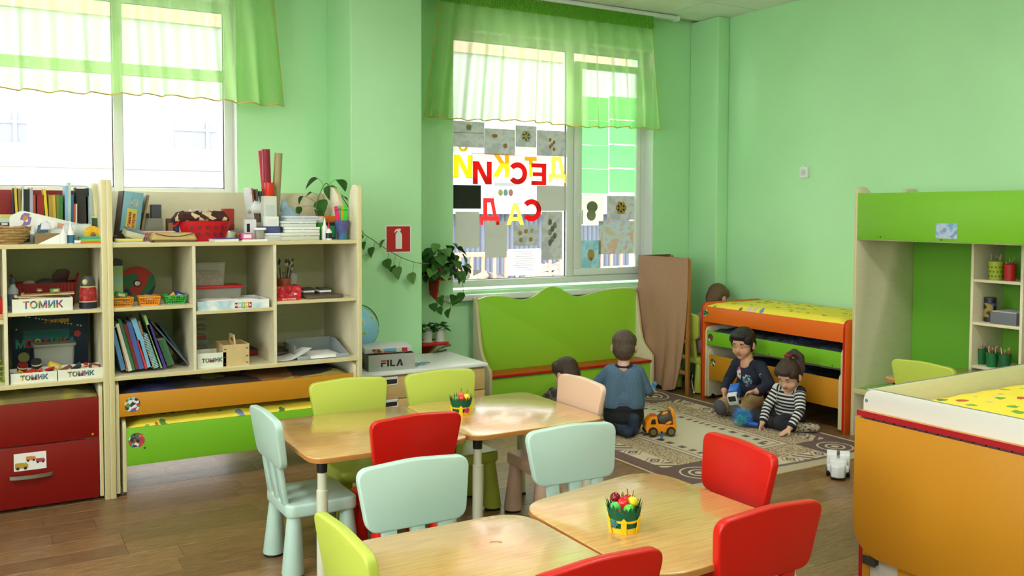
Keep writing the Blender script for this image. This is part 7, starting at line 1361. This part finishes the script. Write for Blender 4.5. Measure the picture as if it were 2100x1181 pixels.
P = hk+[c_((4.935, 4.49, .27), (4.92, 4.475, .34), .044, .038, SKIN2), e_((4.96, 4.515, .235), (.08, .108, .09), STRI), e_((4.995, 4.545, .14), (.085, .115, .09), STRI), c_(sh[0], sh[1], .044, .044, STRI),
   c_(sh[0], (4.86, 4.625, .165), .042, .035, STRI), c_((4.86, 4.625, .165), (4.785, 4.592, .075), .034, .027, STRI), c_((4.785, 4.592, .075), (4.772, 4.586, .06), .022, .02, SKIN2), c_(sh[1], (4.9, 4.36, .175), .042, .035, STRI), c_((4.9, 4.36, .175), (4.815, 4.36, .085), .034, .027, STRI), c_((4.815, 4.36, .085), (4.798, 4.362, .062), .022, .02, SKIN2)]
P += hand((4.772, 4.586, .06), (-.5, -.1, -.85), (.3, -.9, 0), SKIN2, .5, .95, -1)+hand((4.798, 4.362, .058), (-.85, .2, -.4), (0, 0, -1), SKIN2, .12, .95, 1)
P += [e_((5.02, 4.56, .085), (.1, .12, .07), LEGG), c_((5.0, 4.62, .08), (4.82, 4.70, .072), .066, .054, LEGG), c_((4.82, 4.70, .068), (4.86, 4.55, .055), .05, .04, LEGG), c_((5.0, 4.5, .078), (4.85, 4.50, .068), .064, .052, LEGG), c_((4.85, 4.50, .064), (4.90, 4.425, .05), .045, .036, LEGG), c_((4.90, 4.425, .048), (4.93, 4.405, .046), .033, .03, SKIN2), c_((4.93, 4.405, .048), (5.03, 4.335, .045), .036, .03, LEO), c_((4.87, 4.55, .05), (4.98, 4.60, .045), .038, .03, LEGG)]
hp = cap(hf, hR, 1.06, HBRN, .01)+[c_(hf((0, -.03, .1)), hf((0, -.06, .125)), .02, .022, HBRN)]
tl = hf((0, -.06, .125)); V_ = lambda x, y_, z: tl+Vector((x, y_, z))
hp += [c_(tl, V_(.03, -.025, .022), .021, .026, HBRN), c_(V_(.03, -.025, .022), V_(.062, -.05, -.01), .027, .029, HBRN), c_(V_(.062, -.05, -.01), V_(.07, -.062, -.09), .029, .024, HBRN), c_(V_(.07, -.062, -.09), V_(.06, -.06, -.15), .024, .01, HBRN), c_(hf((.07, -.02, .0)), hf((.07, -.03, -.07)), .022, .012, HBRN)]
t, b_, h = person('person sitting in black and white striped shirt reaching to the rug', (4.95, 4.52, .013), P, [SKIN2, STRI, LEGG, LEO, EYE_, HBRN, LIP], hp, HBRN, fdec(de, SKIN2, HBRN), True)
q = hf((0, -.056, .122)); G().lathe([(.014, -.008), (.027, -.006), (.03, 0), (.027, .006), (.014, .008)], 16, M=T(*(q+Vector(t.location)*0))@hR.to_4x4()@RX(.9)).build('hair_tie', C(176, 24, 60), h)
# fluffy blue toy in her hand
p = at(1523, 868, X=4.72); t = thing('fluffy_toy', 'fluffy turquoise pompom toy with blue body on the rug', 'toy', (p.x, p.y, .075)); G().ell((0, 0, 0), (.045, .045, .04), 18).build('fluff_core', C(70, 170, 190, rough=.9), t)
r_ = random.Random(4); g = G()
for k in range(1100):
    d = Vector((r_.gauss(0, 1), r_.gauss(0, 1), r_.gauss(0, 1))).normalized(); b_ = d*.038; L = r_.uniform(.025, .05); e1 = b_+d*L+Vector((r_.gauss(0, .008), r_.gauss(0, .008), r_.gauss(0, .008))); e1.z = max(e1.z, -.058); s = d.orthogonal().normalized()*.0012; u = d.cross(s)
    g.add([b_+s, b_-s*.5+u, b_-s*.5-u, e1], [(0, 1, 3), (1, 2, 3), (2, 0, 3)])
o = g.build('fluff', multi('fluff_blue', [(60, 190, 190), (80, 150, 220), (120, 210, 220), (60, 120, 200)], 14, .9), t); o['kind'] = 'stuff'
G().tube([(.01, -.03, -.03), (.03, -.075, -.035), (.045, -.11, -.035)], [.02, .018, .014], 10).build('toy_body', BLUEP, t); G().ell((.05, -.13, -.035), (.014, .014, .014)).build('toy_tip', C(220, 190, 60), t)

# boy kneeling with his back to us
SLATE = mat('slate_shirt', (84, 112, 136), .85, var=.1, vs=60, bump=.1, bs=200); BLKP = mat('black_trousers', (26, 26, 30), .9); SLIP = mat('navy_slippers', (40, 52, 76), .8, var=.15, vs=60); NECK = mat('dark_neckband', (30, 32, 44), .8)
fw = Vector((.61, .79, 0)); rt = Vector((.79, -.61, 0)); o0 = Vector((3.86, 5.0, .012)); Lc = lambda x, y_, z: o0+rt*x+fw*y_+Vector((0, 0, z)); RB_ = Matrix(((rt.x, fw.x, 0), (rt.y, fw.y, 0), (0, 0, 1)))
hk, de, hf, hR = head(Lc(0, .015, .598), (.66, .74, -.1), SKIN2, 1.08, face=True)
P = hk+[c_(Lc(0, 0, .45), Lc(0, .0, .53), .046, .04, SKIN2), ('e', E_(Lc(0, 0, .345), (.112, .085, .15), RB_), SLATE.name, 0.), ('e', E_(Lc(0, -.005, .245), (.128, .098, .095), RB_), SLATE.name, 0.), c_(Lc(-.082, 0, .432), Lc(.082, 0, .432), .05, .05, SLATE), c_(Lc(-.05, -.005, .40), Lc(-.06, -.01, .22), .085, .09, SLATE), c_(Lc(.05, -.005, .40), Lc(.06, -.01, .22), .085, .09, SLATE), ('e', E_(Lc(0, .0, .485), (.052, .05, .014), RB_), NECK.name, .002),
   c_(Lc(.098, 0, .43), Lc(.16, .03, .30), .045, .039, SLATE), c_(Lc(.16, .03, .30), Lc(.185, .14, .262), .037, .03, SLATE), c_(Lc(.185, .14, .262), Lc(.187, .16, .262), .023, .021, SKIN2), c_(Lc(-.098, 0, .43), Lc(-.19, .06, .33), .047, .04, SLATE), c_(Lc(-.19, .06, .33), Lc(-.17, .18, .29), .037, .03, SLATE), c_(Lc(-.17, .18, .29), Lc(-.165, .2, .285), .023, .021, SKIN2)]
P += hand(Lc(.187, .16, .262), rt*.15+fw*.9+Vector((0, 0, .1)), Vector((0, 0, -1)), SKIN2, .6, 1, -1)+hand(Lc(-.165, .2, .285), fw, Vector((0, 0, -1)), SKIN2, .5, 1, 1)
P += [('e', E_(Lc(0, -.01, .17), (.125, .1, .075), RB_), BLKP.name, 0.), ('e', E_(Lc(0, -.03, .12), (.12, .095, .07), RB_), BLKP.name, 0.)]
for sx in (-1, 1): P += [c_(Lc(sx*.065, 0, .16), Lc(sx*.085, .17, .078), .075, .062, BLKP), c_(Lc(sx*.085, .17, .07), Lc(sx*.068, -.04, .058), .058, .045, BLKP), c_(Lc(sx*.062, -.04, .06), Lc(sx*.055, -.09, .05), .04, .036, BLKP)]
P += [c_(Lc(.068, -.1, .045), Lc(.072, -.118, .13), .036, .036, SLIP), c_(Lc(.06, -.07, .06), Lc(.068, -.1, .05), .036, .036, SLIP), c_(Lc(-.005, -.09, .045), Lc(.03, -.15, .038), .038, .034, SLIP), c_(Lc(-.05, -.08, .055), Lc(-.005, -.09, .045), .038, .038, SLIP)]
hp = cap(hf, hR, 1.06, HASH, .012)
person('person kneeling upright in slate blue shirt with back to us on the rug', (3.86, 5.0, .013), P, [SKIN2, SLATE, NECK, BLKP, SLIP, EYE_, HASH, LIP], hp, HASH, fdec(de, SKIN2, HASH)+[((3.86, 5.0, .10), (.6, .6, .1), SLATE, BLKP), (tuple(Lc(0, 0, .47)), (.075, .075, .022), SKIN2, NECK), (tuple(Lc(0, 0, .47)), (.075, .075, .022), SLATE, NECK)])
q = Lc(.2, .25, .27); t = thing('blue_toy', 'small light blue toy in the hand of the person in slate shirt', 'toy', tuple(q)); LBT = C(90, 160, 220, rough=.35); G().ell((0, 0, 0), (.032, .026, .024), 14).build('toy_body', LBT, t); G().ell((.02, -.01, .03), (.018, .016, .018), 12).build('toy_head', LBT, t); G().tube([(-.02, 0, -.01), (-.045, .0, -.03)], .009, 8).build('toy_arm', C(110, 200, 130), t)
q = at(1318, 868, Z=.014); t = thing('green_toy', 'flat green toy piece on the rug left of the orange truck', 'toy', (q.x, q.y, .014), -.5); G().box(-.06, .05, -.015, .015, 0, .02).build('toy_body', C(110, 150, 100), t, bevel=.005); G().box(.0, .07, -.01, .01, .02, .03).build('toy_top', C(150, 190, 150), t, bevel=.003)

# child crouching behind the blush chair
OLV = multi('olive_pattern', [(70, 64, 52), (96, 88, 70), (50, 46, 40), (120, 110, 90)], 40, .9)
hk, de, hf, hR = head((3.69, 5.47, .368), (-.25, .92, -.3), SKIN2, 1.08)
P = hk+[c_((3.66, 5.40, .27), (3.68, 5.44, .33), .045, .04, SKIN2), e_((3.63, 5.36, .21), (.12, .105, .1), OLV), e_((3.61, 5.28, .12), (.12, .11, .09), OLV), c_((3.54, 5.40, .25), (3.75, 5.38, .25), .048, .048, OLV), c_((3.53, 5.40, .25), (3.46, 5.47, .15), .044, .037, OLV), c_((3.46, 5.47, .15), (3.49, 5.58, .06), .036, .028, OLV), c_((3.49, 5.58, .06), (3.49, 5.59, .05), .022, .02, SKIN2), c_((3.76, 5.38, .25), (3.82, 5.46, .16), .044, .037, OLV), c_((3.82, 5.46, .16), (3.80, 5.58, .06), .036, .028, OLV), c_((3.80, 5.58, .06), (3.8, 5.59, .05), .022, .02, SKIN2), e_((3.61, 5.26, .09), (.12, .11, .07), BLKP)]
P += hand((3.49, 5.59, .05), (.1, .9, -.35), (0, 0, -1), SKIN2, .2, 1, -1)+hand((3.8, 5.59, .05), (-.1, .9, -.35), (0, 0, -1), SKIN2, .2, 1, 1)
for sx in (-1, 1): P += [c_((3.61+sx*.06, 5.27, .09), (3.62+sx*.13, 5.46, .075), .07, .056, BLKP), c_((3.62+sx*.13, 5.46, .07), (3.61+sx*.09, 5.25, .055), .052, .042, BLKP), c_((3.61+sx*.09, 5.25, .05), (3.61+sx*.085, 5.18, .05), .034, .032, SLIP)]
person('person crouching half hidden behind the blush pink chair', (3.63, 5.35, .013), P, [SKIN2, OLV, BLKP, SLIP, EYE_, HBRN, LIP], cap(hf, hR, 1.08, HBRN, .01), HBRN, fdec(de, SKIN2, HBRN))

# child on the chair behind the screen
PNK = mat('pink_blouse', (206, 150, 170), .85, var=.06, vs=30, bump=.1, bs=150)
hk, de, hf, hR = head((5.60, 5.925, .80), (.9, .1, -.4), SKIN2, 1.05)
P = hk+[c_((5.54, 5.945, .64), (5.57, 5.94, .72), .045, .04, SKIN2), e_((5.46, 5.95, .55), (.095, .12, .125), PNK), e_((5.42, 5.96, .42), (.1, .12, .11), PNK), c_((5.51, 6.04, .62), (5.51, 5.85, .62), .048, .048, PNK), c_((5.51, 6.05, .62), (5.52, 6.09, .49), .043, .036, PNK), c_((5.52, 6.09, .49), (5.62, 6.05, .46), .034, .027, PNK), c_((5.62, 6.05, .46), (5.635, 6.045, .46), .022, .02, SKIN2), c_((5.51, 5.84, .62), (5.53, 5.80, .49), .043, .036, PNK), c_((5.53, 5.80, .49), (5.62, 5.84, .46), .034, .027, PNK), c_((5.62, 5.84, .46), (5.635, 5.845, .46), .022, .02, SKIN2), e_((5.44, 5.96, .375), (.1, .12, .06), BLKP)]
P += hand((5.635, 6.045, .46), (.9, -.2, -.2), (0, 0, -1), SKIN2, .5, 1, 1)+hand((5.635, 5.845, .46), (.9, .2, -.2), (0, 0, -1), SKIN2, .5, 1, -1)
for yy in (6.01, 5.90): P += [c_((5.45, yy, .375), (5.67, yy, .365), .062, .05, BLKP), c_((5.67, yy, .36), (5.68, yy, .10), .048, .036, BLKP), c_((5.67, yy, .05), (5.75, yy, .035), .034, .03, SLIP), c_((5.68, yy, .10), (5.67, yy, .05), .034, .034, SLIP)]
hp = cap(hf, hR, 1.06, HLT, .02)+[c_(hf((0, -.09, 0)), hf((0, -.1, -.08)), .035, .02, HLT)]
t, b_, h = person('person in pink blouse sitting behind the taupe screen, head above the bed', (5.45, 5.95, 0), P, [SKIN2, PNK, BLKP, SLIP, EYE_, HLT, LIP], hp, HLT, fdec(de, SKIN2, HLT))
q = at(1456, 603, X=5.53); G().ell(tuple(q), (.014, .014, .014), 10).build('hair_bead', C(220, 220, 110), h)
# thin white cable hanging beside the screen
t = thing('cable', 'thin white cable hanging beside the screen post', 'cable', (5.19, 5.78, 0)); G().tube([(.0, 0, .18), (-.006, .004, .12), (.004, .0, .06), (.012, -.004, .03)], .0025, 6).build('cord', WHITE, t); G().box(.008, .02, -.01, .002, .02, .036).build('plug', WHITE, t, bevel=.002)
